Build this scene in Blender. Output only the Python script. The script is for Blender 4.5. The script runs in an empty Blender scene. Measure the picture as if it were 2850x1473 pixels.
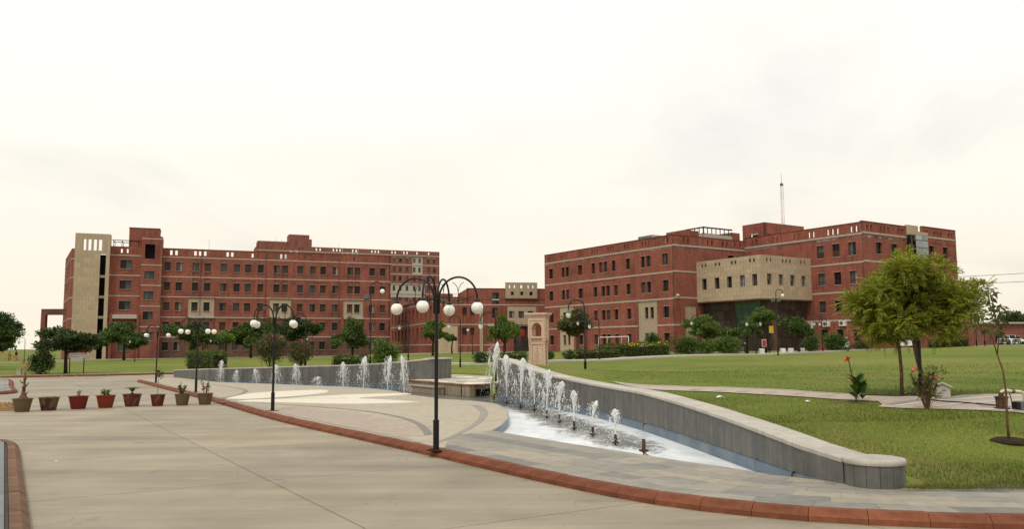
import bpy, bmesh, math, random
import numpy as np
from mathutils import Matrix, Vector
from mathutils.geometry import tessellate_polygon

R = math.radians
random.seed(7)
rng = np.random.default_rng(11)
scene = bpy.context.scene
COL = scene.collection

# ------------------------------------------------------------------ camera
cam_data = bpy.data.cameras.new('camera')
cam_data.sensor_width = 36.0
cam_data.lens = 36.0 * 2300.0 / 2850.0
cam_data.clip_start = 0.1
cam_data.clip_end = 6000.0
cam = bpy.data.objects.new('camera', cam_data)
COL.objects.link(cam)
cam.matrix_world = (Matrix.Translation((0, 0, 2.2)) @ Matrix.Rotation(R(90) + math.atan(228.5 / 2300), 4, 'X')
                    @ Matrix.Rotation(R(-0.3), 4, 'Z'))
scene.camera = cam

# ------------------------------------------------------------------ sky, sun, exposure
SUN_EL, SUN_AZ = 56.0, 205.0          # degrees; azimuth from +Y clockwise: behind the camera, to its left
world = bpy.data.worlds.new('World')
scene.world = world
world.use_nodes = True
wt = world.node_tree
wt.nodes.clear()


def wn(kind, **kw):
    n = wt.nodes.new(kind)
    for k, v in kw.items():
        setattr(n, k, v)
    return n


w_out = wn('ShaderNodeOutputWorld')
w_bg = wn('ShaderNodeBackground')
w_sky = wn('ShaderNodeTexSky', sky_type='NISHITA')
w_sky.sun_disc = False
w_sky.sun_elevation = R(SUN_EL)
w_sky.sun_rotation = R(SUN_AZ)
w_sky.air_density = 1.2
w_sky.dust_density = 3.0
w_scale = wn('ShaderNodeVectorMath', operation='SCALE')
w_scale.inputs['Scale'].default_value = 0.12
wt.links.new(w_sky.outputs['Color'], w_scale.inputs[0])
w_tc = wn('ShaderNodeTexCoord')
w_sep = wn('ShaderNodeSeparateXYZ')
wt.links.new(w_tc.outputs['Generated'], w_sep.inputs[0])
# cloud deck: a plane above, so that clouds flatten towards the horizon
w_zc = wn('ShaderNodeMath', operation='MAXIMUM')
w_zc.inputs[1].default_value = 0.0
wt.links.new(w_sep.outputs['Z'], w_zc.inputs[0])
w_za = wn('ShaderNodeMath', operation='ADD')
w_za.inputs[1].default_value = 0.28
wt.links.new(w_zc.outputs[0], w_za.inputs[0])
w_dx = wn('ShaderNodeMath', operation='DIVIDE')
w_dy = wn('ShaderNodeMath', operation='DIVIDE')
wt.links.new(w_sep.outputs['X'], w_dx.inputs[0])
wt.links.new(w_za.outputs[0], w_dx.inputs[1])
wt.links.new(w_sep.outputs['Y'], w_dy.inputs[0])
wt.links.new(w_za.outputs[0], w_dy.inputs[1])
w_cmb = wn('ShaderNodeCombineXYZ')
wt.links.new(w_dx.outputs[0], w_cmb.inputs[0])
wt.links.new(w_dy.outputs[0], w_cmb.inputs[1])
w_map = wn('ShaderNodeMapping')
w_map.inputs['Location'].default_value = (3.1, 0.4, 0.0)
wt.links.new(w_cmb.outputs[0], w_map.inputs[0])
w_n1 = wn('ShaderNodeTexNoise')
w_n1.inputs['Scale'].default_value = 1.1
w_n1.inputs['Detail'].default_value = 7.0
w_n1.inputs['Roughness'].default_value = 0.52
w_n1.inputs['Distortion'].default_value = 0.35
wt.links.new(w_map.outputs[0], w_n1.inputs['Vector'])
w_r1 = wn('ShaderNodeValToRGB')          # how much cloud covers the blue
w_r1.color_ramp.elements[0].position = 0.30
w_r1.color_ramp.elements[0].color = (0.80, 0.80, 0.80, 1)
w_r1.color_ramp.elements[1].position = 0.46
w_r1.color_ramp.elements[1].color = (1, 1, 1, 1)
wt.links.new(w_n1.outputs['Fac'], w_r1.inputs[0])
w_n2 = wn('ShaderNodeTexNoise')          # thicker, greyer cloud
w_n2.inputs['Scale'].default_value = 0.55
w_n2.inputs['Detail'].default_value = 5.0
w_n2.inputs['Roughness'].default_value = 0.5
w_m2 = wn('ShaderNodeMapping')
w_m2.inputs['Location'].default_value = (7.7, 2.9, 1.0)
wt.links.new(w_cmb.outputs[0], w_m2.inputs[0])
wt.links.new(w_m2.outputs[0], w_n2.inputs['Vector'])
w_r2 = wn('ShaderNodeValToRGB')
w_r2.color_ramp.elements[0].position = 0.33
w_r2.color_ramp.elements[0].color = (1.07, 1.045, 0.97, 1)
w_r2.color_ramp.elements[1].position = 0.47
w_r2.color_ramp.elements[1].color = (1.16, 1.14, 1.08, 1)
wt.links.new(w_n2.outputs['Fac'], w_r2.inputs[0])
w_hr = wn('ShaderNodeValToRGB')          # warm haze low down
w_hr.color_ramp.elements[0].position = 0.0
w_hr.color_ramp.elements[0].color = (0.93, 0.865, 0.75, 1)
w_hr.color_ramp.elements[1].position = 0.34
w_hr.color_ramp.elements[1].color = (1, 1, 1, 1)
e = w_hr.color_ramp.elements.new(0.14)
e.color = (0.965, 0.93, 0.865, 1)
wt.links.new(w_zc.outputs[0], w_hr.inputs[0])
w_mul = wn('ShaderNodeMix', data_type='RGBA', blend_type='MULTIPLY')
w_mul.inputs['Factor'].default_value = 1.0
wt.links.new(w_r2.outputs[0], w_mul.inputs['A'])
wt.links.new(w_hr.outputs[0], w_mul.inputs['B'])
w_mix = wn('ShaderNodeMix', data_type='RGBA')
wt.links.new(w_r1.outputs[0], w_mix.inputs['Factor'])
wt.links.new(w_scale.outputs[0], w_mix.inputs['A'])
wt.links.new(w_mul.outputs['Result'], w_mix.inputs['B'])
w_bg.inputs['Strength'].default_value = 0.92
wt.links.new(w_mix.outputs['Result'], w_bg.inputs['Color'])
wt.links.new(w_bg.outputs[0], w_out.inputs[0])

sun_data = bpy.data.lights.new('sun', 'SUN')
sun_data.energy = 1.5
sun_data.angle = R(12)
sun_data.color = (1.0, 0.95, 0.86)
sun = bpy.data.objects.new('sun', sun_data)
COL.objects.link(sun)
_a, _e = R(SUN_AZ), R(SUN_EL)
sun_dir = Vector((math.sin(_a) * math.cos(_e), math.cos(_a) * math.cos(_e), math.sin(_e)))
sun.rotation_euler = sun_dir.to_track_quat('Z', 'Y').to_euler()
sun.location = sun_dir * 60

vs = scene.view_settings
vs.view_transform = 'Standard'
vs.look = 'None'
vs.exposure = 0.0
vs.gamma = 1.0
vs.use_curve_mapping = False
scene.cycles.use_denoising = True
scene.cycles.max_bounces = 6
scene.cycles.transparent_max_bounces = 8

# ------------------------------------------------------------------ helpers: meshes and objects


class MB:
    """collects faces; build() links them as one mesh object"""

    def __init__(self):
        self.v, self.f, self.m = [], [], []

    def add(self, verts, faces, mi=0):
        n = len(self.v)
        self.v.extend(tuple(p) for p in verts)
        self.f.extend([tuple(i + n for i in q) for q in faces])
        self.m.extend([mi] * len(faces))

    def hexa(self, p, mi=0):
        self.add(p, [(3, 2, 1, 0), (4, 5, 6, 7), (0, 1, 5, 4), (1, 2, 6, 5), (2, 3, 7, 6), (3, 0, 4, 7)], mi)

    def box(self, x0, x1, y0, y1, z0, z1, mi=0):
        self.hexa([(x0, y0, z0), (x1, y0, z0), (x1, y1, z0), (x0, y1, z0),
                   (x0, y0, z1), (x1, y0, z1), (x1, y1, z1), (x0, y1, z1)], mi)

    def cbox(self, x0, x1, y0, y1, z0, z1, c=0.01, mi=0):
        """box with its top edges chamfered"""
        v = [(x0, y0, z0), (x1, y0, z0), (x1, y1, z0), (x0, y1, z0),
             (x0, y0, z1 - c), (x1, y0, z1 - c), (x1, y1, z1 - c), (x0, y1, z1 - c),
             (x0 + c, y0 + c, z1), (x1 - c, y0 + c, z1), (x1 - c, y1 - c, z1), (x0 + c, y1 - c, z1)]
        f = [(3, 2, 1, 0), (0, 1, 5, 4), (1, 2, 6, 5), (2, 3, 7, 6), (3, 0, 4, 7),
             (4, 5, 9, 8), (5, 6, 10, 9), (6, 7, 11, 10), (7, 4, 8, 11), (8, 9, 10, 11)]
        self.add(v, f, mi)

    def prism(self, poly, z0, z1, mi=0, bottom=True):
        """poly: list of (x, y), any winding, may be concave; z0/z1 numbers or lists"""
        a = sum(poly[i][0] * poly[(i + 1) % len(poly)][1] - poly[(i + 1) % len(poly)][0] * poly[i][1] for i in range(len(poly)))
        if a < 0:
            poly = poly[::-1]
        n = len(poly)
        tri = tessellate_polygon([[Vector((p[0], p[1], 0)) for p in poly]])
        v = [(p[0], p[1], z0) for p in poly] + [(p[0], p[1], z1) for p in poly]
        f = []
        for t in tri:
            (ax, ay), (bx, by), (cx, cy) = poly[t[0]], poly[t[1]], poly[t[2]]
            if (bx - ax) * (cy - ay) - (cx - ax) * (by - ay) < 0:
                t = (t[0], t[2], t[1])
            f.append(tuple(i + n for i in t))
            if bottom:
                f.append((t[2], t[1], t[0]))
        for i in range(n):
            j = (i + 1) % n
            f.append((i, j, j + n, i + n))
        self.add(v, f, mi)

    def sheet(self, poly, z, mi=0):
        tri = tessellate_polygon([[Vector((p[0], p[1], 0)) for p in poly]])
        f = []
        for t in tri:
            (ax, ay), (bx, by), (cx, cy) = poly[t[0]], poly[t[1]], poly[t[2]]
            if (bx - ax) * (cy - ay) - (cx - ax) * (by - ay) < 0:
                t = (t[0], t[2], t[1])
            f.append(tuple(t))
        self.add([(p[0], p[1], z(p[0], p[1]) if callable(z) else z) for p in poly], f, mi)

    def tube(self, pts, rad, n=8, mi=0, cap=True):
        pts = [Vector(p) for p in pts]
        if not hasattr(rad, '__len__'):
            rad = [rad] * len(pts)
        rings = []
        t0 = (pts[1] - pts[0]).normalized()
        up = Vector((0, 0, 1)) if abs(t0.z) < 0.9 else Vector((1, 0, 0))
        nrm = t0.cross(up).normalized()
        for i, p in enumerate(pts):
            if i == 0:
                t = pts[1] - pts[0]
            elif i == len(pts) - 1:
                t = pts[-1] - pts[-2]
            else:
                t = pts[i + 1] - pts[i - 1]
            if t.length < 1e-9:
                t = t0
            t.normalize()
            nrm = (nrm - t * nrm.dot(t))
            if nrm.length < 1e-6:
                nrm = t.orthogonal()
            nrm.normalize()
            b = t.cross(nrm)
            rings.append([p + (nrm * math.cos(2 * math.pi * k / n) + b * math.sin(2 * math.pi * k / n)) * rad[i] for k in range(n)])
        v = [q for r in rings for q in r]
        f = []
        for i in range(len(pts) - 1):
            for k in range(n):
                k2 = (k + 1) % n
                f.append((i * n + k, i * n + k2, (i + 1) * n + k2, (i + 1) * n + k))
        if cap:
            f.append(tuple(range(n - 1, -1, -1)))
            f.append(tuple((len(pts) - 1) * n + k for k in range(n)))
        self.add(v, f, mi)

    def lathe(self, prof, n=16, c=(0, 0, 0), mi=0, cap=True):
        """prof: list of (r, z)"""
        v = [(c[0] + r * math.cos(2 * math.pi * k / n), c[1] + r * math.sin(2 * math.pi * k / n), c[2] + z) for r, z in prof for k in range(n)]
        f = []
        for i in range(len(prof) - 1):
            for k in range(n):
                k2 = (k + 1) % n
                f.append((i * n + k, i * n + k2, (i + 1) * n + k2, (i + 1) * n + k))
        if cap:
            f.append(tuple(range(n - 1, -1, -1)))
            f.append(tuple((len(prof) - 1) * n + k for k in range(n)))
        self.add(v, f, mi)

    def ball(self, c, r, n=12, m=8, sz=1.0, mi=0):
        prof = [(max(1e-4, r * math.sin(math.pi * i / m)), -r * sz * math.cos(math.pi * i / m)) for i in range(m + 1)]
        self.lathe(prof, n, c, mi, cap=False)

    def xform(self, M):
        self.v = [tuple(M @ Vector(p)) for p in self.v]
        return self

    def mesh(self, name, mats, smooth=False):
        me = bpy.data.meshes.new(name)
        me.from_pydata(self.v, [], self.f)
        for m in (mats if isinstance(mats, (list, tuple)) else [mats]):
            me.materials.append(m)
        if any(self.m):
            me.polygons.foreach_set('material_index', self.m)
        if smooth:
            me.polygons.foreach_set('use_smooth', [True] * len(me.polygons))
            if smooth != 'all':
                me.set_sharp_from_angle(angle=R(40))
        me.update()
        return me

    def build(self, name, mats, parent=None, loc=(0, 0, 0), rz=0.0, smooth=False):
        return place(name, self.mesh(name, mats, smooth), parent, loc, rz)


def place(name, me, parent=None, loc=(0, 0, 0), rz=0.0):
    o = bpy.data.objects.new(name, me)
    COL.objects.link(o)
    o.location = loc
    o.rotation_euler = (0, 0, rz)
    if parent is not None:
        o.parent = parent
    return o


def np_mesh(name, verts, quads, mat, smooth=False):
    me = bpy.data.meshes.new(name)
    verts = np.asarray(verts, dtype=np.float32)
    quads = np.asarray(quads, dtype=np.int32)
    k = quads.shape[1]
    me.vertices.add(len(verts))
    me.vertices.foreach_set('co', verts.ravel())
    me.loops.add(quads.size)
    me.loops.foreach_set('vertex_index', quads.ravel())
    me.polygons.add(len(quads))
    me.polygons.foreach_set('loop_start', np.arange(0, quads.size, k, dtype=np.int32))
    for m in (mat if isinstance(mat, (list, tuple)) else [mat]):
        me.materials.append(m)
    if smooth:
        me.polygons.foreach_set('use_smooth', np.ones(len(quads), dtype=bool))
    me.update(calc_edges=True)
    return me


def tag(o, label=None, cat=None, group=None, kind=None):
    if label:
        o['label'] = label
    if cat:
        o['category'] = cat
    if group:
        o['group'] = group
    if kind:
        o['kind'] = kind
    return o


def thing(name, loc, label, cat, group=None, rz=0.0):
    o = bpy.data.objects.new(name, None)
    o.empty_display_size = 0.3
    COL.objects.link(o)
    o.location = loc
    o.rotation_euler = (0, 0, rz)
    return tag(o, label, cat, group)


def struct(name, loc=(0, 0, 0)):
    o = bpy.data.objects.new(name, None)
    COL.objects.link(o)
    o.location = loc
    o['kind'] = 'structure'
    return o


def copy_tree(root, loc, rz, label, parent=None):
    c = root.copy()
    COL.objects.link(c)
    if parent is None:
        c.location = loc
        c.rotation_euler = (0, 0, rz)
        c['label'] = label
    else:
        c.parent = parent
    for ch in root.children:
        copy_tree(ch, None, None, None, c)
    return c


# ------------------------------------------------------------------ helpers: materials
MATS = {}


class NT:
    def __init__(self, name):
        self.m = bpy.data.materials.new(name)
        self.m.use_nodes = True
        self.t = self.m.node_tree
        self.b = self.t.nodes['Principled BSDF']
        self.out = self.t.nodes['Material Output']

    def n(self, kind, **kw):
        q = self.t.nodes.new(kind)
        for k, v in kw.items():
            if k.startswith('i_'):
                q.inputs[k[2:].replace('_', ' ')].default_value = v
            else:
                setattr(q, k, v)
        return q

    def l(self, a, b):
        self.t.links.new(a, b)

    def coord(self, kind='Object', scale=None):
        c = self.n('ShaderNodeTexCoord').outputs[kind]
        if scale:
            mp = self.n('ShaderNodeMapping')
            mp.inputs['Scale'].default_value = scale
            self.l(c, mp.inputs[0])
            c = mp.outputs[0]
        return c

    def noise(self, vec, scale, detail=4, rough=0.55, dist=0.0):
        q = self.n('ShaderNodeTexNoise')
        q.inputs['Scale'].default_value = scale
        q.inputs['Detail'].default_value = detail
        q.inputs['Roughness'].default_value = rough
        q.inputs['Distortion'].default_value = dist
        self.l(vec, q.inputs['Vector'])
        return q.outputs['Fac']

    def ramp(self, fac, stops):
        q = self.n('ShaderNodeValToRGB')
        els = q.color_ramp.elements
        while len(els) < len(stops):
            els.new(0.5)
        for el, (p, c) in zip(els, stops):
            el.position = p
            el.color = (*c, 1) if len(c) == 3 else c
        self.l(fac, q.inputs[0])
        return q.outputs[0]

    def mix(self, fac, a, b, blend='MIX'):
        q = self.n('ShaderNodeMix', data_type='RGBA', blend_type=blend)
        for val, sock in ((fac, q.inputs['Factor']), (a, q.inputs['A']), (b, q.inputs['B'])):
            if isinstance(val, (int, float)):
                sock.default_value = val
            elif isinstance(val, tuple):
                sock.default_value = (*val, 1)
            else:
                self.l(val, sock)
        return q.outputs['Result']

    def math(self, op, a, b=None):
        q = self.n('ShaderNodeMath', operation=op)
        for i, val in enumerate((a, b)):
            if val is None:
                continue
            if isinstance(val, (int, float)):
                q.inputs[i].default_value = val
            else:
                self.l(val, q.inputs[i])
        return q.outputs[0]

    def bump(self, h, strength=0.3, dist=0.02):
        q = self.n('ShaderNodeBump')
        q.inputs['Strength'].default_value = strength
        q.inputs['Distance'].default_value = dist
        self.l(h, q.inputs['Height'])
        self.l(q.outputs[0], self.b.inputs['Normal'])

    def col(self, c):
        if isinstance(c, tuple):
            self.b.inputs['Base Color'].default_value = (*c, 1)
        else:
            self.l(c, self.b.inputs['Base Color'])

    def done(self, key, rough=0.8, spec=0.3, metal=0.0):
        self.b.inputs['Roughness'].default_value = rough
        self.b.inputs['Specular IOR Level'].default_value = spec
        self.b.inputs['Metallic'].default_value = metal
        MATS[key] = self.m
        return self.m


def sc(c, k):
    return tuple(x * k for x in c)


def mat_plain(key, c, rough=0.7, spec=0.3, metal=0.0, var=0.12, scale=6.0, detail=4):
    t = NT(key)
    f = t.noise(t.coord(), scale, detail)
    t.col(t.ramp(f, [(0.3, sc(c, 1 - var)), (0.7, sc(c, 1 + var))]))
    return t.done(key, rough, spec, metal)


def mat_brick(key, c, dark=0.75, stain=0.5):
    t = NT(key)
    co = t.coord()
    sp = t.n('ShaderNodeSeparateXYZ')
    t.l(co, sp.inputs[0])
    cb = t.n('ShaderNodeCombineXYZ')
    t.l(sp.outputs[0], cb.inputs[0])
    t.l(sp.outputs[2], cb.inputs[1])
    br = t.n('ShaderNodeTexBrick')
    br.inputs['Scale'].default_value = 1.0
    br.inputs['Brick Width'].default_value = 0.24
    br.inputs['Row Height'].default_value = 0.085
    br.inputs['Mortar Size'].default_value = 0.006
    br.inputs['Color1'].default_value = (*sc(c, 1.12), 1)
    br.inputs['Color2'].default_value = (*sc(c, 0.86), 1)
    br.inputs['Mortar'].default_value = (c[0] * 0.85, c[1] * 1.6, c[2] * 1.7, 1)
    t.l(cb.outputs[0], br.inputs['Vector'])
    # bed-to-bed variation, long streaks and weather stains
    f1 = t.noise(t.coord(scale=(0.35, 0.35, 2.2)), 2.2, 5, 0.65)
    f2 = t.noise(co, 0.22, 6, 0.6, 0.4)
    f3 = t.noise(t.coord(scale=(2.5, 2.5, 0.25)), 0.8, 4, 0.6)
    a = t.mix(0.75, br.outputs['Color'], t.ramp(f1, [(0.3, (0.72, 0.72, 0.74)), (0.7, (1.28, 1.25, 1.2))]), 'MULTIPLY')
    a = t.mix(stain, a, t.ramp(f2, [(0.32, (0.60, 0.63, 0.68)), (0.5, (1, 1, 1)), (0.68, (1.22, 1.22, 1.2))]), 'MULTIPLY')
    a = t.mix(0.65, a, t.ramp(f3, [(0.3, (0.62, 0.64, 0.68)), (0.6, (1.12, 1.12, 1.12))]), 'MULTIPLY')
    t.col(a)
    t.bump(br.outputs['Fac'], 0.4, -0.01)
    return t.done(key, 0.9, 0.15)


def mat_stone(key, c, var=0.18, rough=0.75, spec=0.3, streak=0.25, per_obj=0.15):
    """cut stone: mottled, with vertical weather streaks and a tint that differs from piece to piece"""
    t = NT(key)
    co = t.coord()
    f1 = t.noise(co, 3.5, 6, 0.6)
    f2 = t.noise(co, 34.0, 3, 0.6)
    f3 = t.noise(t.coord(scale=(3.0, 3.0, 0.22)), 1.3, 5, 0.6, 0.2)
    a = t.ramp(f1, [(0.3, sc(c, 1 - var)), (0.7, sc(c, 1 + var))])
    a = t.mix(0.35, a, t.ramp(f2, [(0.3, (0.7, 0.7, 0.7)), (0.7, (1.25, 1.25, 1.25))]), 'MULTIPLY')
    a = t.mix(streak, a, t.ramp(f3, [(0.32, (0.45, 0.46, 0.48)), (0.62, (1.25, 1.24, 1.2))]), 'MULTIPLY')
    oi = t.n('ShaderNodeObjectInfo')
    a = t.mix(1.0, a, t.ramp(oi.outputs['Random'], [(0.0, sc((1, 1, 1), 1 - per_obj)), (1.0, sc((1, 0.985, 0.96), 1 + per_obj))]), 'MULTIPLY')
    t.col(a)
    t.bump(f2, 0.12, 0.004)
    return t.done(key, rough, spec)


def mat_leaf(key, c, c2, trans=0.25, hue=0.0):
    t = NT(key)
    g = t.n('ShaderNodeNewGeometry')
    a = t.ramp(g.outputs['Random Per Island'], [(0.0, sc(c, 0.62)), (0.5, c), (1.0, c2)])
    f = t.noise(t.coord(), 0.9, 3)
    a = t.mix(0.55, a, t.ramp(f, [(0.3, (0.62, 0.66, 0.6)), (0.7, (1.3, 1.28, 1.2))]), 'MULTIPLY')
    t.col(a)
    tr = t.n('ShaderNodeBsdfTranslucent')
    t.l(a, tr.inputs['Color'])
    mx = t.n('ShaderNodeMixShader')
    mx.inputs[0].default_value = trans
    t.l(t.b.outputs[0], mx.inputs[1])
    t.l(tr.outputs[0], mx.inputs[2])
    t.l(mx.outputs[0], t.out.inputs['Surface'])
    return t.done(key, 0.55, 0.25)


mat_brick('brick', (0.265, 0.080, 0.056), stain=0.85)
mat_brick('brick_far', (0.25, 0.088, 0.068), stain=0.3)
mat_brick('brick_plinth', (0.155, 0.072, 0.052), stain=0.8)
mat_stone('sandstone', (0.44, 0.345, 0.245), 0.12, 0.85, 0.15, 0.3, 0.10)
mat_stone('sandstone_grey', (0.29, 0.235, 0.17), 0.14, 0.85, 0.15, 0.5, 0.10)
mat_stone('pink_stone', (0.57, 0.405, 0.315), 0.10, 0.8, 0.2, 0.2, 0.04)
mat_stone('band_stone', (0.42, 0.355, 0.305), 0.15, 0.85, 0.15, 0.45, 0.05)
mat_stone('granite', (0.128, 0.125, 0.117), 0.18, 0.6, 0.3, 0.5, 0.07)
mat_stone('coping', (0.45, 0.415, 0.36), 0.14, 0.55, 0.35, 0.25, 0.10)
mat_stone('stone_dark', (0.185, 0.176, 0.158), 0.2, 0.6, 0.35, 0.0, 0.12)
mat_stone('stone_beige', (0.305, 0.273, 0.215), 0.16, 0.65, 0.3, 0.0, 0.10)
mat_stone('stone_grey', (0.262, 0.243, 0.205), 0.16, 0.65, 0.3, 0.0, 0.10)
mat_stone('stone_cream', (0.66, 0.61, 0.51), 0.08, 0.65, 0.3, 0.0, 0.03)
mat_stone('plaza_buff', (0.40, 0.35, 0.265), 0.12, 0.65, 0.3, 0.0, 0.05)
mat_stone('plaza_pink', (0.37, 0.30, 0.24), 0.12, 0.65, 0.3, 0.0, 0.05)
mat_stone('stone_pinkish', (0.43, 0.35, 0.285), 0.14, 0.65, 0.3, 0.0, 0.10)
mat_stone('stone_blue', (0.155, 0.17, 0.18), 0.14, 0.6, 0.35, 0.0, 0.10)
mat_stone('kerb_red', (0.175, 0.062, 0.033), 0.3, 0.8, 0.15, 0.0, 0.14)
mat_stone('kerb_pale', (0.17, 0.10, 0.066), 0.3, 0.85, 0.1, 0.0, 0.14)
mat_plain('joint', (0.10, 0.085, 0.07), 0.95, 0.1)
mat_plain('concrete_trim', (0.42, 0.38, 0.33), 0.85, 0.2, var=0.2)
mat_plain('metal_black', (0.008, 0.007, 0.007), 0.42, 0.3, var=0.2)
mat_plain('metal_grey', (0.10, 0.10, 0.105), 0.5, 0.5, var=0.2)
mat_plain('window_frame', (0.045, 0.036, 0.032), 0.6, 0.3, var=0.2)
mat_plain('white_paint', (0.72, 0.71, 0.68), 0.5, 0.4, var=0.06)
mat_plain('interior_shade', (0.012, 0.010, 0.010), 0.9, 0.1)  # near-black colour standing in for shade in unlit interiors
mat_plain('bark', (0.13, 0.075, 0.045), 0.9, 0.1, var=0.35, scale=12)
mat_plain('bark_dark', (0.045, 0.033, 0.024), 0.9, 0.1, var=0.35, scale=12)
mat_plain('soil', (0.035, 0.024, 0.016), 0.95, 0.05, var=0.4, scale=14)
mat_plain('dry_straw', (0.34, 0.22, 0.10), 0.9, 0.1, var=0.3, scale=14)
mat_plain('rust', (0.085, 0.045, 0.03), 0.8, 0.2, metal=0.2, var=0.4, scale=18)
mat_plain('red_paint', (0.42, 0.018, 0.022), 0.5, 0.4)
mat_plain('yellow_paint', (0.62, 0.42, 0.03), 0.5, 0.4)
mat_plain('mast_pale', (0.55, 0.50, 0.46), 0.6, 0.3)
mat_plain('mast_red', (0.45, 0.20, 0.17), 0.6, 0.3)
mat_plain('rubber', (0.012, 0.012, 0.012), 0.7, 0.3)
mat_plain('pvc', (0.58, 0.52, 0.36), 0.45, 0.4, var=0.1)
mat_plain('lettering_black', (0.01, 0.01, 0.01), 0.6, 0.2)
mat_plain('petal_red', (0.62, 0.02, 0.015), 0.6, 0.2, var=0.3)
mat_plain('petal_pink', (0.72, 0.13, 0.17), 0.6, 0.2, var=0.4, scale=9)
mat_plain('petal_magenta', (0.62, 0.015, 0.10), 0.6, 0.2, var=0.35, scale=9)
mat_plain('petal_yellow', (0.80, 0.55, 0.03), 0.6, 0.2, var=0.2)
mat_plain('petal_white', (0.75, 0.73, 0.66), 0.6, 0.2, var=0.1)
mat_plain('skin', (0.19, 0.10, 0.065), 0.6, 0.3)
mat_plain('cloth_dark', (0.02, 0.02, 0.024), 0.9, 0.1)
mat_plain('cloth_maroon', (0.06, 0.014, 0.016), 0.9, 0.1)

mat_leaf('leaf_dark', (0.036, 0.066, 0.015), (0.098, 0.145, 0.036), 0.2)
mat_leaf('leaf_mid', (0.068, 0.118, 0.024), (0.150, 0.205, 0.055), 0.25)
mat_leaf('leaf_bright', (0.105, 0.175, 0.028), (0.22, 0.28, 0.06), 0.3)
mat_leaf('leaf_neem', (0.220, 0.270, 0.030), (0.54, 0.50, 0.075), 0.42)
mat_leaf('leaf_olive', (0.095, 0.105, 0.035), (0.19, 0.18, 0.07), 0.2)
mat_leaf('leaf_hedge', (0.060, 0.115, 0.018), (0.14, 0.21, 0.035), 0.2)
mat_leaf('leaf_sapling', (0.09, 0.13, 0.03), (0.20, 0.13, 0.06), 0.25)


def m_globe():
    t = NT('globe_glass')
    gd = t.noise(t.coord(scale=(1, 1, 0.6)), 7.0, 4, 0.6)
    t.col(t.ramp(gd, [(0.3, (0.74, 0.71, 0.62)), (0.6, (0.90, 0.875, 0.79))]))
    t.b.inputs['Subsurface Weight'].default_value = 0.25
    t.b.inputs['Subsurface Radius'].default_value = (0.1, 0.09, 0.07)
    t.b.inputs['Coat Weight'].default_value = 0.25
    w = t.n('ShaderNodeTexWave', wave_type='BANDS', bands_direction='Z')
    w.inputs['Scale'].default_value = 14.0
    w.inputs['Distortion'].default_value = 0.4
    t.l(t.coord(), w.inputs['Vector'])
    t.bump(w.outputs['Fac'], 0.25, 0.004)
    return t.done('globe', 0.25, 0.5)


m_globe()


def m_glass(key, c, rough=0.12, c2=None, spec=0.18):
    t = NT(key)
    f = t.noise(t.coord(), 0.8, 3)
    oi = t.n('ShaderNodeObjectInfo')
    a = t.ramp(f, [(0.3, sc(c, 0.6)), (0.7, sc(c, 1.3))])
    a = t.mix(t.math('MULTIPLY', oi.outputs['Random'], 0.8), a, c2 or sc(c, 2.0))
    t.col(a)
    return t.done(key, rough, spec)


m_glass('pane_dark', (0.012, 0.011, 0.011), 0.2)
m_glass('pane_brown', (0.055, 0.030, 0.018), 0.55)
m_glass('pane_grey', (0.060, 0.062, 0.064), 0.45)
m_glass('curtain_warm', (0.10, 0.062, 0.042), 0.7, spec=0.1)
m_glass('curtain_pale', (0.20, 0.18, 0.16), 0.7, spec=0.1)
m_glass('pane_mauve', (0.045, 0.032, 0.040), 0.4)
m_glass('pane_lobby', (0.045, 0.035, 0.029), 0.06, spec=0.4)
m_glass('pane_green', (0.028, 0.066, 0.044), 0.08, (0.05, 0.095, 0.07), 0.45)
m_glass('pane_sky', (0.20, 0.215, 0.225), 0.10, spec=0.5)


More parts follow.
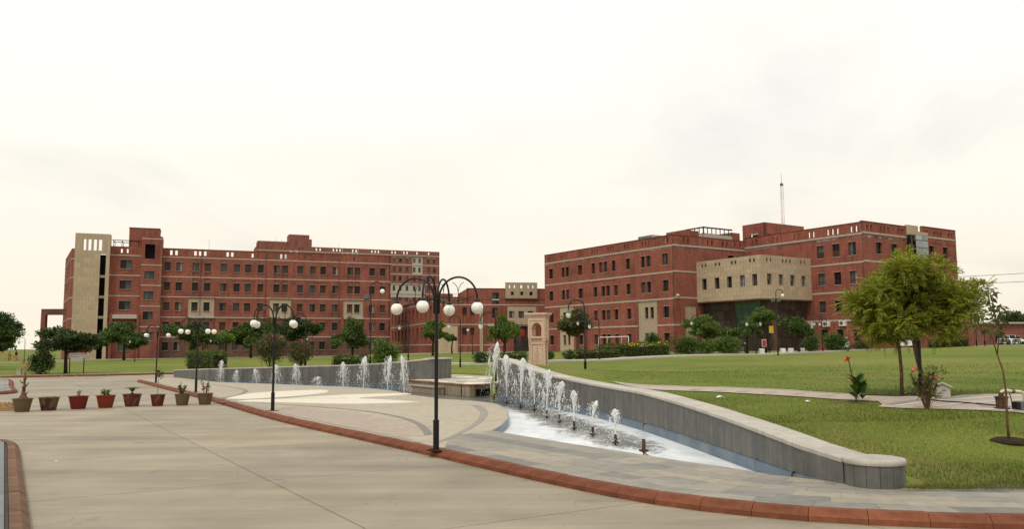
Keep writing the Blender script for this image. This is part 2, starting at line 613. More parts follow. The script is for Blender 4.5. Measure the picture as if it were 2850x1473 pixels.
def m_road():
    t = NT('road_concrete')
    co = t.coord()
    f1 = t.noise(co, 0.35, 6, 0.62, 0.3)
    # broom marks run across the bay
    mp = t.n('ShaderNodeMapping')
    mp.inputs['Rotation'].default_value = (0, 0, R(-33))
    mp.inputs['Scale'].default_value = (0.5, 14.0, 1.0)
    t.l(t.n('ShaderNodeTexCoord').outputs['Object'], mp.inputs[0])
    f2 = t.noise(mp.outputs[0], 2.2, 5, 0.65)
    f3 = t.noise(co, 60.0, 3, 0.6)
    mp2 = t.n('ShaderNodeMapping')
    mp2.inputs['Scale'].default_value = (0.12, 0.9, 1.0)
    t.l(t.n('ShaderNodeTexCoord').outputs['Object'], mp2.inputs[0])
    f4 = t.noise(mp2.outputs[0], 1.1, 6, 0.6, 0.3)
    a = t.ramp(f1, [(0.28, (0.245, 0.208, 0.150)), (0.72, (0.360, 0.311, 0.232))])
    a = t.mix(0.55, a, t.ramp(f2, [(0.3, (0.78, 0.78, 0.78)), (0.7, (1.2, 1.2, 1.2))]), 'MULTIPLY')
    a = t.mix(0.45, a, t.ramp(f4, [(0.35, (0.72, 0.74, 0.76)), (0.65, (1.18, 1.15, 1.1))]), 'MULTIPLY')
    a = t.mix(0.25, a, t.ramp(f3, [(0.3, (0.75, 0.75, 0.75)), (0.7, (1.2, 1.2, 1.2))]), 'MULTIPLY')
    # faint tyre bands along the road and a few oil spots
    mp3 = t.n('ShaderNodeMapping')
    mp3.inputs['Rotation'].default_value = (0, 0, R(58.5))
    mp3.inputs['Scale'].default_value = (0.03, 0.55, 1.0)
    t.l(t.n('ShaderNodeTexCoord').outputs['Object'], mp3.inputs[0])
    f5 = t.noise(mp3.outputs[0], 2.0, 4, 0.55, 0.1)
    a = t.mix(0.55, a, t.ramp(f5, [(0.36, (0.74, 0.74, 0.75)), (0.52, (1.04, 1.04, 1.03)), (0.7, (1.12, 1.1, 1.06))]), 'MULTIPLY')
    f6 = t.noise(co, 0.9, 3, 0.5, 0.2)
    a = t.mix(t.ramp(f6, [(0.66, (0, 0, 0)), (0.74, (0.35, 0.35, 0.35))]), a, (0.10, 0.082, 0.06))
    f7 = t.noise(co, 9.0, 2, 0.5)
    a = t.mix(t.ramp(f7, [(0.74, (0, 0, 0)), (0.78, (0.6, 0.6, 0.6))]), a, (0.11, 0.085, 0.06))
    # hairline cracks
    vo = t.n('ShaderNodeTexVoronoi', feature='DISTANCE_TO_EDGE')
    vo.inputs['Scale'].default_value = 0.28
    wv = t.n('ShaderNodeVectorMath', operation='ADD')
    nz = t.n('ShaderNodeTexNoise')
    nz.inputs['Scale'].default_value = 1.3
    nz.inputs['Detail'].default_value = 5.0
    t.l(co, nz.inputs['Vector'])
    sv = t.n('ShaderNodeVectorMath', operation='SCALE')
    sv.inputs['Scale'].default_value = 1.4
    t.l(nz.outputs['Color'], sv.inputs[0])
    t.l(co, wv.inputs[0])
    t.l(sv.outputs[0], wv.inputs[1])
    t.l(wv.outputs[0], vo.inputs['Vector'])
    ck = t.ramp(vo.outputs['Distance'], [(0.0, (1, 1, 1)), (0.0035, (0, 0, 0))])
    gate = t.ramp(t.noise(co, 0.3, 2), [(0.52, (0, 0, 0)), (0.6, (1, 1, 1))])
    ckf = t.mix(1.0, ck, gate, 'MULTIPLY')
    a = t.mix(t.math('MULTIPLY', ckf, 0.45), a, (0.07, 0.058, 0.045))
    oi = t.n('ShaderNodeObjectInfo')
    a = t.mix(1.0, a, t.ramp(oi.outputs['Random'], [(0, (0.94, 0.94, 0.95)), (1, (1.06, 1.05, 1.02))]), 'MULTIPLY')
    t.col(a)
    t.bump(f2, 0.2, 0.006)
    return t.done('road', 0.7, 0.35)


m_road()


def m_lawn():
    t = NT('lawn')
    co = t.coord()
    f1 = t.noise(co, 0.06, 6, 0.62, 0.5)
    f2 = t.noise(co, 0.7, 6, 0.65)
    f3 = t.noise(t.coord(scale=(1.0, 1.0, 1.0)), 14.0, 4, 0.7)
    f4 = t.noise(co, 0.23, 5, 0.6, 0.6)
    a = t.ramp(f1, [(0.3, (0.096, 0.146, 0.022)), (0.52, (0.146, 0.182, 0.034)), (0.72, (0.205, 0.200, 0.055))])
    a = t.mix(0.6, a, t.ramp(f2, [(0.28, (0.66, 0.72, 0.6)), (0.72, (1.28, 1.22, 1.15))]), 'MULTIPLY')
    a = t.mix(0.6, a, t.ramp(f3, [(0.28, (0.6, 0.63, 0.56)), (0.72, (1.35, 1.3, 1.2))]), 'MULTIPLY')
    dry = t.ramp(f4, [(0.53, (0, 0, 0)), (0.68, (0.7, 0.7, 0.7))])
    a = t.mix(dry, a, (0.21, 0.165, 0.065))
    t.col(a)
    t.bump(f3, 0.5, 0.04)
    return t.done('lawn', 0.9, 0.1)


m_lawn()


def m_grass():
    t = NT('grass_blade')
    g = t.n('ShaderNodeNewGeometry')
    a = t.ramp(g.outputs['Random Per Island'], [(0.0, (0.075, 0.100, 0.014)), (0.55, (0.110, 0.135, 0.021)), (0.9, (0.150, 0.158, 0.032)), (1.0, (0.23, 0.19, 0.075))])
    f = t.noise(t.coord(), 0.5, 4, 0.6)
    a = t.mix(0.7, a, t.ramp(f, [(0.3, (0.6, 0.66, 0.55)), (0.7, (1.3, 1.2, 1.15))]), 'MULTIPLY')
    t.col(a)
    return t.done('grass', 0.7, 0.2)


m_grass()


def m_water():
    t = NT('pool_water')
    co = t.coord()
    sp = t.n('ShaderNodeSeparateXYZ')
    t.l(co, sp.inputs[0])
    # the falling jets keep a strip of water broken and clear; suds drift to the sides and the shallow end
    dist = t.math('ABSOLUTE', t.math('ADD', t.math('MULTIPLY', t.math('ADD', sp.outputs[0], 0.55), 0.982), t.math('MULTIPLY', t.math('ADD', sp.outputs[1], -38.7), 0.187)))
    f = t.noise(t.coord(scale=(0.9, 0.45, 1)), 1.5, 6, 0.66, 0.9)
    f2 = t.noise(t.coord(scale=(1.6, 1.0, 1)), 7.0, 5, 0.72, 1.2)
    f0 = t.noise(co, 16.0, 4, 0.6, 0.8)
    near = t.ramp(t.math('MULTIPLY', sp.outputs[1], 0.02), [(0.60, (1, 1, 1)), (0.72, (0.0, 0.0, 0.0))])
    shallow = t.ramp(t.math('MULTIPLY', sp.outputs[1], 0.02), [(0.35, (0.6, 0.6, 0.6)), (0.42, (0, 0, 0))])
    k = t.math('ADD', t.math('ADD', t.math('MULTIPLY', dist, 0.40), shallow), t.math('ADD', t.math('MULTIPLY', f, 0.75), t.math('MULTIPLY', f2, 0.55)))
    foam = t.ramp(k, [(0.72, (0.0, 0.0, 0.0)), (0.90, (0.35, 0.35, 0.35)), (1.0, (1, 1, 1))])
    foam = t.mix(1.0, foam, near, 'MULTIPLY')
    ripple = t.ramp(f2, [(0.4, (0.10, 0.095, 0.075)), (0.56, (0.22, 0.21, 0.175)), (0.66, (0.55, 0.55, 0.52))])
    clear = t.mix(near, (0.06, 0.06, 0.052), ripple)
    suds = t.ramp(f, [(0.3, (0.50, 0.54, 0.58)), (0.65, (0.76, 0.78, 0.79))])
    t.col(t.mix(foam, clear, suds))
    rr = t.n('ShaderNodeMapRange')
    rr.inputs['To Min'].default_value = 0.08
    rr.inputs['To Max'].default_value = 0.55
    t.l(foam, rr.inputs['Value'])
    t.l(rr.outputs[0], t.b.inputs['Roughness'])
    inv = t.math('SUBTRACT', 1.15, foam)
    t.bump(t.math('MULTIPLY', t.math('ADD', t.math('MULTIPLY', f0, 0.4), f2), inv), 0.6, 0.06)
    t.b.inputs['Specular IOR Level'].default_value = 0.5
    MATS['water'] = t.m
    return t.m


m_water()


def m_jet():
    t = NT('jet_water')
    t.col((0.90, 0.91, 0.90))
    tr = t.n('ShaderNodeBsdfTranslucent')
    tr.inputs['Color'].default_value = (0.92, 0.93, 0.92, 1)
    tp = t.n('ShaderNodeBsdfTransparent')
    m1 = t.n('ShaderNodeMixShader')
    m1.inputs[0].default_value = 0.35
    t.l(t.b.outputs[0], m1.inputs[1])
    t.l(tr.outputs[0], m1.inputs[2])
    f = t.noise(t.coord(scale=(1, 1, 0.35)), 26.0, 4, 0.65)
    m2 = t.n('ShaderNodeMixShader')
    t.l(t.ramp(f, [(0.36, (0.55, 0.55, 0.55)), (0.52, (0.0, 0.0, 0.0))]), m2.inputs[0])
    t.l(m1.outputs[0], m2.inputs[1])
    t.l(tp.outputs[0], m2.inputs[2])
    t.l(m2.outputs[0], t.out.inputs['Surface'])
    t.bump(f, 0.6, 0.02)
    return t.done('jet', 0.2, 0.5)


m_jet()
mat_plain('drop', (0.88, 0.89, 0.89), 0.15, 0.6, var=0.04)


def m_bluetile():
    t = NT('blue_mosaic')
    co = t.coord()
    sp = t.n('ShaderNodeSeparateXYZ')
    t.l(co, sp.inputs[0])
    # mosaic courses, and tiles along the wall
    rows = t.n('ShaderNodeTexWave', wave_type='BANDS', bands_direction='Z')
    rows.inputs['Scale'].default_value = 5.2
    t.l(co, rows.inputs['Vector'])
    cols_ = t.n('ShaderNodeTexWave', wave_type='BANDS', bands_direction='Y')
    cols_.inputs['Scale'].default_value = 5.2
    t.l(co, cols_.inputs['Vector'])
    f = t.noise(co, 1.2, 5, 0.6)
    a = t.ramp(f, [(0.3, (0.060, 0.10, 0.15)), (0.5, (0.095, 0.145, 0.20)), (0.68, (0.17, 0.19, 0.20))])
    a = t.mix(0.5, a, t.ramp(rows.outputs['Fac'], [(0.0, (0.55, 0.55, 0.55)), (0.2, (1, 1, 1))]), 'MULTIPLY')
    a = t.mix(0.3, a, t.ramp(cols_.outputs['Fac'], [(0.0, (0.55, 0.55, 0.55)), (0.2, (1, 1, 1))]), 'MULTIPLY')
    t.col(a)
    return t.done('bluetile', 0.35, 0.5)


m_bluetile()


def pot_mat(key, c, worn):
    """painted pot; `worn` is how much paint has gone, in patches with streaky edges"""
    t = NT(key)
    f = t.noise(t.coord(scale=(3.0, 3.0, 0.9)), 2.0, 5, 0.65, 0.3)
    f2 = t.noise(t.coord(scale=(14, 14, 1.0)), 1.6, 3, 0.6)
    g = t.math('ADD', t.math('MULTIPLY', f, 0.75), t.math('MULTIPLY', f2, 0.25))
    lo = 0.66 - 0.34 * worn
    a = t.mix(t.ramp(g, [(lo, (0, 0, 0)), (lo + 0.06, (1, 1, 1))]), sc(c, 0.6), (0.115, 0.075, 0.038))
    t.col(a)
    return t.done(key, 0.55, 0.35)


POT_MATS = [pot_mat('pot_paint_worn', (0.105, 0.016, 0.013), 0.95), pot_mat('pot_paint_dull', (0.115, 0.014, 0.014), 0.62),
            pot_mat('pot_paint_red', (0.235, 0.018, 0.014), 0.05), pot_mat('pot_paint_orange', (0.30, 0.035, 0.016), 0.12),
            pot_mat('pot_paint_maroon', (0.17, 0.016, 0.014), 0.45), pot_mat('pot_paint_deep', (0.15, 0.015, 0.014), 0.35),
            pot_mat('pot_paint_bare', (0.20, 0.03, 0.02), 1.15), pot_mat('pot_paint_patch', (0.25, 0.02, 0.015), 0.80)]

# ------------------------------------------------------------------ plan of the place (metres; plaza level is z = 0)
def catmull(pts, step):
    """smooth resample of a polyline of any dimension, about every `step` metres"""
    P = [Vector(p) for p in pts]
    P = [P[0] * 2 - P[1]] + P + [P[-1] * 2 - P[-2]]
    out = []
    for i in range(1, len(P) - 2):
        a, b, c_, d = P[i - 1], P[i], P[i + 1], P[i + 2]
        n = max(2, int((c_ - b).length / 0.05))
        for k in range(n):
            t = k / n
            out.append(0.5 * ((2 * b) + (c_ - a) * t + (2 * a - 5 * b + 4 * c_ - d) * t * t + (3 * b - a - 3 * c_ + d) * t ** 3))
    out.append(P[-2])
    dense = out
    L = [0.0]
    for p, q in zip(dense, dense[1:]):
        L.append(L[-1] + (Vector(q[:2]) - Vector(p[:2])).length)
    n = max(1, round(L[-1] / step))
    res, j = [], 0
    for k in range(n + 1):
        s = L[-1] * k / n
        while j < len(L) - 2 and L[j + 1] < s:
            j += 1
        t = (s - L[j]) / max(1e-9, L[j + 1] - L[j])
        res.append(dense[j].lerp(dense[j + 1], min(1, max(0, t))))
    return res


def left_normals(pts):
    out = []
    for i in range(len(pts)):
        a, b = pts[max(0, i - 1)], pts[min(len(pts) - 1, i + 1)]
        d = (Vector(b[:2]) - Vector(a[:2])).normalized()
        out.append(Vector((-d.y, d.x)))
    return out


KERB = catmull([(-26.4, 58.6), (-18.7, 45.8), (-13.5, 37.2), (-7.8, 27.3), (-3.94, 21.4), (-1.75, 18.1), (0.41, 14.75), (1.85, 12.8),
                (2.95, 11.85), (4.35, 11.15), (6.45, 10.72), (9.5, 10.5), (13.5, 10.55)], 0.74)     # edge of the plaza, plaza on its left
KN = left_normals(KERB)
KW = 0.26
ROAD_Z = -0.15
POOL_FRONT = [(-24.9, 62.4), (-19.2, 54.2), (-14.9, 51.1), (-11.1, 48.1), (-9.4, 46.9), (-7.2, 44.3), (-5.7, 41.5), (-4.9, 38.8), (-3.9, 37.2),
              (-3.2, 35.6), (-2.2, 34.7), (-1.35, 33.7), (-0.6, 32.2), (-0.22, 29.4), (-0.14, 25.9), (-0.33, 23.5), (-0.56, 22.08),
              (-0.18, 21.43), (1.42, 18.87), (2.52, 17.26), (3.24, 16.1), (3.8, 15.4), (4.33, 14.5), (5.01, 13.79)]
WALL_R = [(-0.65, 38.13, 1.66), (-0.02, 36.81, 1.52), (0.68, 34.89, 1.28), (1.55, 32.55, 1.07), (2.56, 29.5, 0.93), (3.24, 26.69, 0.885), (3.75, 23.98, 0.87),
          (4.2, 20.69, 0.78), (4.43, 18.6, 0.71), (4.66, 16.5, 0.62), (4.84, 14.7, 0.53), (5.03, 13.85, 0.45), (5.25, 13.42, 0.405)]
WALL_L = [(-25.86, 63.57, 0.56), (-24.3, 61.6, 0.64), (-21.0, 57.5, 0.79), (-17.24, 55.0, 0.91), (-14.32, 52.95, 1.01), (-11.62, 51.0, 1.10),
          (-9.0, 49.1, 1.20), (-6.6, 47.9, 1.36), (-4.7, 48.2, 1.54)]
PLATFORM = [(-6.25, 47.75), (-2.08, 40.95), (-0.68, 42.7), (3.2, 47.0), (3.2, 53.2), (-0.9, 53.0), (-4.1, 56.6), (-5.6, 52.4), (-5.6, 48.6)]
WATER_Z = -0.23
FAR_KERB = [(-70, 50.5), (-41.83, 68.0), (-34.96, 71.95), (-30.9, 75.6), (-24, 80.5)]

plaza_poly = ([tuple((KERB[i].xy + KN[i] * KW)) for i in range(len(KERB))] + [(13.5, 15.0), (8.4, 13.75), (7.0, 13.25), (6.04, 13.15), (5.5, 13.3)]
              + POOL_FRONT[::-1] + [(-25.86, 63.57)])
road_poly = [(40, -12), (40, 9.0), (20, 10.2)] + [tuple(p.xy) for p in KERB[::-1]] + [(-25.9, 63.6), (-25.0, 66.0), (-24, 80.4)] + FAR_KERB[::-1][1:] + [(-70, -12)]
pool_poly = POOL_FRONT + [p[:2] for p in WALL_R[::-1]] + [(-0.7, 42.6), (-2.08, 40.95), (-6.25, 47.75)] + [p[:2] for p in WALL_L[::-1]]


def inside_np(X, Y, poly):
    r = np.zeros(X.shape, bool)
    n = len(poly)
    for i in range(n):
        x0, y0 = poly[i]
        x1, y1 = poly[(i + 1) % n]
        if y0 == y1:
            continue
        c_ = ((y0 > Y) != (y1 > Y)) & (X < (x1 - x0) * (Y - y0) / (y1 - y0) + x0)
        r ^= c_
    return r


def inside(x, y, poly):
    return bool(inside_np(np.array([x]), np.array([y]), poly)[0])


def clip_poly(poly, cell):
    """the part of `poly` inside the convex counter-clockwise `cell`"""
    out = list(poly)
    for i in range(len(cell)):
        a, b = cell[i], cell[(i + 1) % len(cell)]
        nx, ny = -(b[1] - a[1]), b[0] - a[0]
        src, out = out, []
        for j in range(len(src)):
            p, q = src[j], src[(j + 1) % len(src)]
            dp = (p[0] - a[0]) * nx + (p[1] - a[1]) * ny
            dq = (q[0] - a[0]) * nx + (q[1] - a[1]) * ny
            if dp >= 0:
                out.append(p)
            if (dp >= 0) != (dq >= 0):
                t = dp / (dp - dq)
                out.append((p[0] + (q[0] - p[0]) * t, p[1] + (q[1] - p[1]) * t))
        if len(out) < 3:
            return []
    res = []
    for p in out:
        if not res or math.hypot(p[0] - res[-1][0], p[1] - res[-1][1]) > 1e-4:
            res.append(p)
    if len(res) > 1 and math.hypot(res[0][0] - res[-1][0], res[0][1] - res[-1][1]) < 1e-4:
        res.pop()
    return res if len(res) >= 3 else []


def area(poly):
    return 0.5 * sum(poly[i][0] * poly[(i + 1) % len(poly)][1] - poly[(i + 1) % len(poly)][0] * poly[i][1] for i in range(len(poly)))


# ------------------------------------------------------------------ the lie of the land
LAND = [(-0.2, 39.2, 1.45), (0.9, 37.2, 1.40), (1.6, 35.2, 1.15), (2.5, 32.8, 0.96), (3.5, 29.8, 0.80), (4.2, 26.9, 0.75), (4.7, 24.1, 0.74), (5.1, 20.8, 0.64),
        (5.4, 18.6, 0.56), (5.6, 16.6, 0.45), (5.8, 14.8, 0.28), (6.2, 13.4, 0.05), (7.0, 13.0, 0.05), (8.4, 13.5, 0.06), (13.5, 14.6, 0.08), (9.5, 16.0, 0.38),
        (7.5, 17.5, 0.50), (14, 17.2, 0.50), (8.8, 20.3, 0.72), (9.6, 19.0, 0.68), (10.6, 22.0, 0.84), (6.0, 24.5, 0.80), (7.5, 25.4, 0.85), (13.3, 23.5, 0.82), (11, 18.4, 0.70),
        (3.6, 41.2, 0.85), (7.3, 69.8, 0.92), (2, 66, 0.92), (7.1, 78.8, 1.45), (22.7, 77.4, 1.25), (17.7, 80, 1.45), (31.8, 85, 1.42), (42, 96, 1.55), (47.4, 84.8, 2.0),
        (55, 92, 2.05), (75, 110, 2.1), (24, 122, 1.25), (6, 150, 1.2), (48.8, 114, 1.45), (69, 127, 1.9), (37, 130, 1.3), (12, 50, 0.95), (20, 55, 1.05), (20, 30, 0.95), (30, 40, 1.1),
        (40, 60, 1.4), (-0.9, 44.6, 0.40), (-1.5, 54, 0.38), (-4.1, 57, 0.42), (-3.7, 59.2, 0.80), (0, 60, 0.82), (-9.2, 73.4, 0.98), (-14.1, 56.6, 0.85), (-8.5, 51.0, 1.0), (-11, 52.6, 0.95), (-17, 56.5, 0.78),
        (-5, 50.5, 0.9), (-21, 59.5, 0.66), (-25, 63.8, 0.35), (-25.5, 66, 0.05), (-24, 81, 0.02), (-31, 76.5, 0.02), (-42, 69, 0.02), (-70, 52, 0.02), (-50, 85, 0.08), (-30, 95, 0.15), (-70, 160, 0.2),
        (-27, 178, 0.25), (-15, 157, 1.05), (6, 160, 1.15), (-5, 102, 1.2), (-15, 110, 0.8), (-90, 150, 0.1), (-90, 70, 0.0),
        (-300, 100, 0), (-300, 600, 0), (0, 600, 0.6), (300, 600, 1.6), (300, 150, 2.2), (300, -60, 1.0), (0, -60, 0), (-300, -60, 0)]
_lp = np.array([p[:2] for p in LAND])
_lz = np.array([p[2] for p in LAND])
_K = np.linalg.norm(_lp[:, None] - _lp[None], axis=2)
_n = len(LAND)
_A = np.zeros((_n + 1, _n + 1))
_A[:_n, :_n] = -_K - 0.05 * np.eye(_n) * 0
_A[:_n, _n] = 1
_A[_n, :_n] = 1
_w = np.linalg.solve(_A, np.append(_lz, 0.0))


def land_np(X, Y):
    X = np.clip(X, -300, 300)
    Y = np.clip(Y, -60, 600)
    z = np.full(X.shape, _w[_n])
    for i in range(_n):
        z = z - _w[i] * np.hypot(X - _lp[i, 0], Y - _lp[i, 1])
    bump = 0.012 * np.sin(X * 1.9 + 1.3 * np.sin(Y * 0.8)) * np.sin(Y * 1.4 + np.sin(X * 1.1))
    return z + np.where((X > 5.5) & (X < 40) & (Y > 14) & (Y < 60), bump, 0)


def land(x, y):
    return float(land_np(np.array([x], float), np.array([y], float))[0])


wall_strip_r = [p[:2] for p in WALL_R] + [(5.5, 13.2)]
wall_strip_r = wall_strip_r + [(x + 0.42, y + 0.16) for x, y in wall_strip_r[::-1]]
wall_strip_l = [p[:2] for p in WALL_L]
wall_strip_l = wall_strip_l + [(x + 0.25, y + 0.36) for x, y in wall_strip_l[::-1]]
hard_lawn_edge = [(13.5, 14.4), (8.4, 13.35), (7.0, 12.9), (6.04, 12.85), (5.5, 13.3)]
kerb_strip = [tuple(p.xy - n * 0.5) for p, n in zip(KERB, KN)] + [tuple(p.xy + n * 0.6) for p, n in zip(KERB[::-1], KN[::-1])]
hard_polys = [wall_strip_r, road_poly, [tuple(p.xy) for p in KERB] + hard_lawn_edge + [(5.01, 13.79)] + POOL_FRONT[::-1] + [(-25.86, 63.57)], pool_poly, wall_strip_l, PLATFORM, kerb_strip, [(-27.5, 58.0), (-25.6, 56.5), (-23.5, 60.5), (-25.2, 63.6), (-26.5, 65.5)],
              [(13.4, -12), (40, -12), (40, 9), (20, 10.2), (13.5, 10.5)], [(13.3, 10.5), (40, 9), (40, 15.5), (13.3, 14.4)]]


def axis(a, b, fine0, fine1, step, grow):
    out = list(np.arange(fine0, fine1 + 1e-6, step))
    s, x = step, fine1
    while x < b:
        s *= grow
        x += s
        out.append(x)
    s, x = step, fine0
    while x > a:
        s *= grow
        x -= s
        out.insert(0, x)
    return np.array(out)


gx = axis(-3000, 3000, -33, 15, 0.25, 1.16)
gy = axis(-400, 4000, 9, 82, 0.25, 1.16)
GX, GY = np.meshgrid(gx, gy)
GZ = land_np(GX, GY)
hard = np.zeros(GX.shape, bool)
for hp in hard_polys:
    hard |= inside_np(GX, GY, hp)
GZ = np.where(hard, -0.75, GZ)
ny_, nx_ = GX.shape
idx = np.arange(nx_ * ny_).reshape(ny_, nx_)
quads = np.stack([idx[:-1, :-1], idx[:-1, 1:], idx[1:, 1:], idx[1:, :-1]], -1).reshape(-1, 4)
hq = hard.ravel()[quads].all(1)
ground = place('ground', np_mesh('ground', np.stack([GX, GY, GZ], -1).reshape(-1, 3), quads[~hq], MATS['lawn'], True))
tag(ground, kind='structure')

# ------------------------------------------------------------------ road: concrete bays with open joints
road = struct('road')
mb = MB()
mb.sheet(road_poly, ROAD_Z - 0.018)
mb.build('joint_bed', MATS['joint'], road)
ju = Vector((0.522, -0.853)).normalized()      # joints run with the kerb
jv = Vector((-ju.y, ju.x))
j0 = Vector((-8.62, 21.96))
VS = [-34, -26, -18, -12.2, -6.4, -0.0, 5.6, 11, 18, 30, 46]
US = [-75 + 5.2 * i for i in range(22)]
for i in range(len(VS) - 1):
    for k in range(len(US) - 1):
        g = 0.010
        cell = [j0 + ju * (US[k] + g) + jv * (VS[i] + g), j0 + ju * (US[k + 1] - g) + jv * (VS[i] + g),
                j0 + ju * (US[k + 1] - g) + jv * (VS[i + 1] - g), j0 + ju * (US[k] + g) + jv * (VS[i + 1] - g)]
        cell = [tuple(p) for p in cell]
        if area(cell) < 0:
            cell = cell[::-1]
        pc = clip_poly(road_poly, cell)
        if not pc or abs(area(pc)) < 0.05:
            continue
        mb = MB()
        mb.prism(pc, ROAD_Z - 0.05, ROAD_Z, bottom=False)
        mb.build('concrete_bay', MATS['road'], road)

# ------------------------------------------------------------------ kerbs
def kerb_run(name, pts, normals, zroad, ztop, w, mat, gap=0.008, into=None):
    """stones along pts; the run's left side is the raised side"""
    root = struct(name)
    for i in range(len(pts) - 1):
        a, b, na, nb = pts[i].xy, pts[i + 1].xy, normals[i], normals[i + 1]
        d = (b - a).normalized()
        a2, b2 = a + d * gap / 2, b - d * gap / 2
        dz = random.uniform(-0.006, 0.006)
        mid = (a2 + b2) / 2
        prof = [(0.0, zroad - 0.1), (0.0, zroad + 0.075), (0.10, ztop + 0.012 + dz), (w, ztop + 0.012 + dz), (w, zroad - 0.1)]
        v, f = [], []
        for (q, nn) in ((a2, na), (b2, nb)):
            for r_, z in prof:
                p = q + nn * r_ - mid
                v.append((p.x, p.y, z))
        n = len(prof)
        for k in range(n - 1):
            f.append((k, k + n, k + n + 1, k + 1))
        f.append(tuple(range(n)))
        f.append(tuple(range(2 * n - 1, n - 1, -1)))
        mb = MB()
        mb.add(v, f)
        mb.build('kerb_stone', mat, root, (mid.x, mid.y, 0))
    return root


kerb_run('plaza_kerb', KERB, KN, ROAD_Z, 0.0, KW, MATS['kerb_red'])
fk = catmull([(p[0], p[1]) for p in FAR_KERB][::-1], 1.6)
fk = [p for p in fk][::-1]
fkn = left_normals(fk)
kerb_run('lawn_kerb', fk, fkn, ROAD_Z, 0.0, 0.3, MATS['kerb_red'])
# pale footway strip behind it
fs = struct('footway')
for i in range(len(fk) - 1):
    a, b = fk[i].xy + fkn[i] * 0.305, fk[i + 1].xy + fkn[i + 1] * 0.305
    c_, d = fk[i + 1].xy + fkn[i + 1] * 1.55, fk[i].xy + fkn[i] * 1.55
    e1 = (b - a).normalized() * 0.006
    mb = MB()
    mb.prism([tuple(a + e1), tuple(b - e1), tuple(c_ - e1), tuple(d + e1)], -0.2, 0.03, bottom=False)
    mb.build('slab', MATS['stone_beige'], fs)

# left foreground footway, and the traffic island beyond it
lf = [Vector((-13.2, 20.6)), Vector((-12.35, 20.55)), Vector((-11.75, 19.95)), Vector((-9.2, 15.8)), Vector((-5.9, 10.4)), Vector((-2.0, 4.0))]
lf_s = catmull(lf, 0.9)
lfn = left_normals(lf_s)
# raised side lies to the right of travel here, so run it backwards
lf_r = lf_s[::-1]
lf_rn = left_normals(lf_r)
kerb_run('footway_kerb', [p - n * 0.22 if False else p for p, n in zip(lf_r, lf_rn)], [n if n.x < 0 or True else n for n in lf_rn], ROAD_Z, 0.0, 0.24, MATS['kerb_pale'])
fw = struct('left_footway')
base_pts = [tuple(p.xy + n * 0.245) for p, n in zip(lf_r, lf_rn)]
fpoly = base_pts + [(-20, 20.2), (-20, 4)]
mb = MB()
mb.sheet(fpoly, -0.03)
mb.build('joint_bed', MATS['joint'], fw)
for i in range(-3, 14):
    for k in range(0, 8):
        u0, v0 = -12 + i * 1.9, -0.3 - k * 1.3
        o_ = Vector((-9.2, 15.8))
        cell = [o_ + ju * (u0 + 0.006) + jv * (v0 - 1.294), o_ + ju * (u0 + 1.894) + jv * (v0 - 1.294), o_ + ju * (u0 + 1.894) + jv * v0, o_ + ju * (u0 + 0.006) + jv * v0]
        cell = [tuple(p) for p in cell]
        if area(cell) < 0:
            cell = cell[::-1]
        pc = clip_poly(fpoly, cell)
        if pc and abs(area(pc)) > 0.05:
            mb = MB()
            mb.prism(pc, -0.06, 0.0, bottom=False)
            mb.build('slab', MATS['stone_blue'], fw)

isl = [Vector((-52, 60)), Vector((-40, 61.2)), Vector((-37.0, 61.0)), Vector((-35.6, 59.4)), Vector((-30.5, 51.0)), Vector((-26.6, 44.8)), Vector((-26.6, 43.2)), Vector((-28.2, 42.2)), Vector((-38, 36)), Vector((-52, 28))]
isl_s = catmull(isl, 1.2)[::-1]
isl_n = left_normals(isl_s)
kerb_run('island_kerb', isl_s, isl_n, ROAD_Z, 0.0, 0.28, MATS['kerb_red'])
it = struct('traffic_island')
ipoly = [tuple(p.xy + n * 0.285) for p, n in zip(isl_s, isl_n)]
for i in range(-2, 14):
    for k in range(0, 12):
        o_ = Vector((-36.5, 61.5))
        u0, v0 = -2 + i * 1.8, 1 - k * 1.8
        cell = [o_ + ju * (u0 + 0.006) + jv * (v0 - 1.794), o_ + ju * (u0 + 1.794) + jv * (v0 - 1.794), o_ + ju * (u0 + 1.794) + jv * v0, o_ + ju * (u0 + 0.006) + jv * v0]
        cell = [tuple(p) for p in cell]
        if area(cell) < 0:
            cell = cell[::-1]
        pc = clip_poly(ipoly, cell)
        if pc and abs(area(pc)) > 0.1:
            mb = MB()
            mb.prism(pc, -0.1, 0.0, bottom=False)
            mb.build('slab', MATS['stone_blue'] if random.random() < 0.35 else MATS['stone_grey'], it)

# ------------------------------------------------------------------ plaza paving
plaza = struct('plaza')
mb = MB()
mb.sheet(plaza_poly, -0.022)
mb.build('joint_bed', MATS['joint'], plaza)
split = [(-1.95, 17.9), (-1.55, 19.9), (-1.39, 21.0), (-0.56, 22.06)]      # front walk lies right of this line
front_poly = None
_i0 = min(range(len(KERB)), key=lambda i: (KERB[i].xy - Vector((-1.95, 17.9))).length)
_pf0 = POOL_FRONT.index((-0.56, 22.08))
front_poly = ([tuple(KERB[i].xy + KN[i] * KW) for i in range(_i0, len(KERB))] + [(13.5, 15.0), (8.4, 13.75), (7.0, 13.25), (6.04, 13.15), (5.5, 13.3)]
              + POOL_FRONT[:_pf0 - 1:-1] + [(-1.39, 21.0), (-1.55, 19.9)])
inner_poly = ([tuple(KERB[i].xy + KN[i] * KW) for i in range(0, _i0 + 1)] + [(-1.55, 19.9), (-1.39, 21.0)] + POOL_FRONT[_pf0::-1] + [(-25.86, 63.57)])

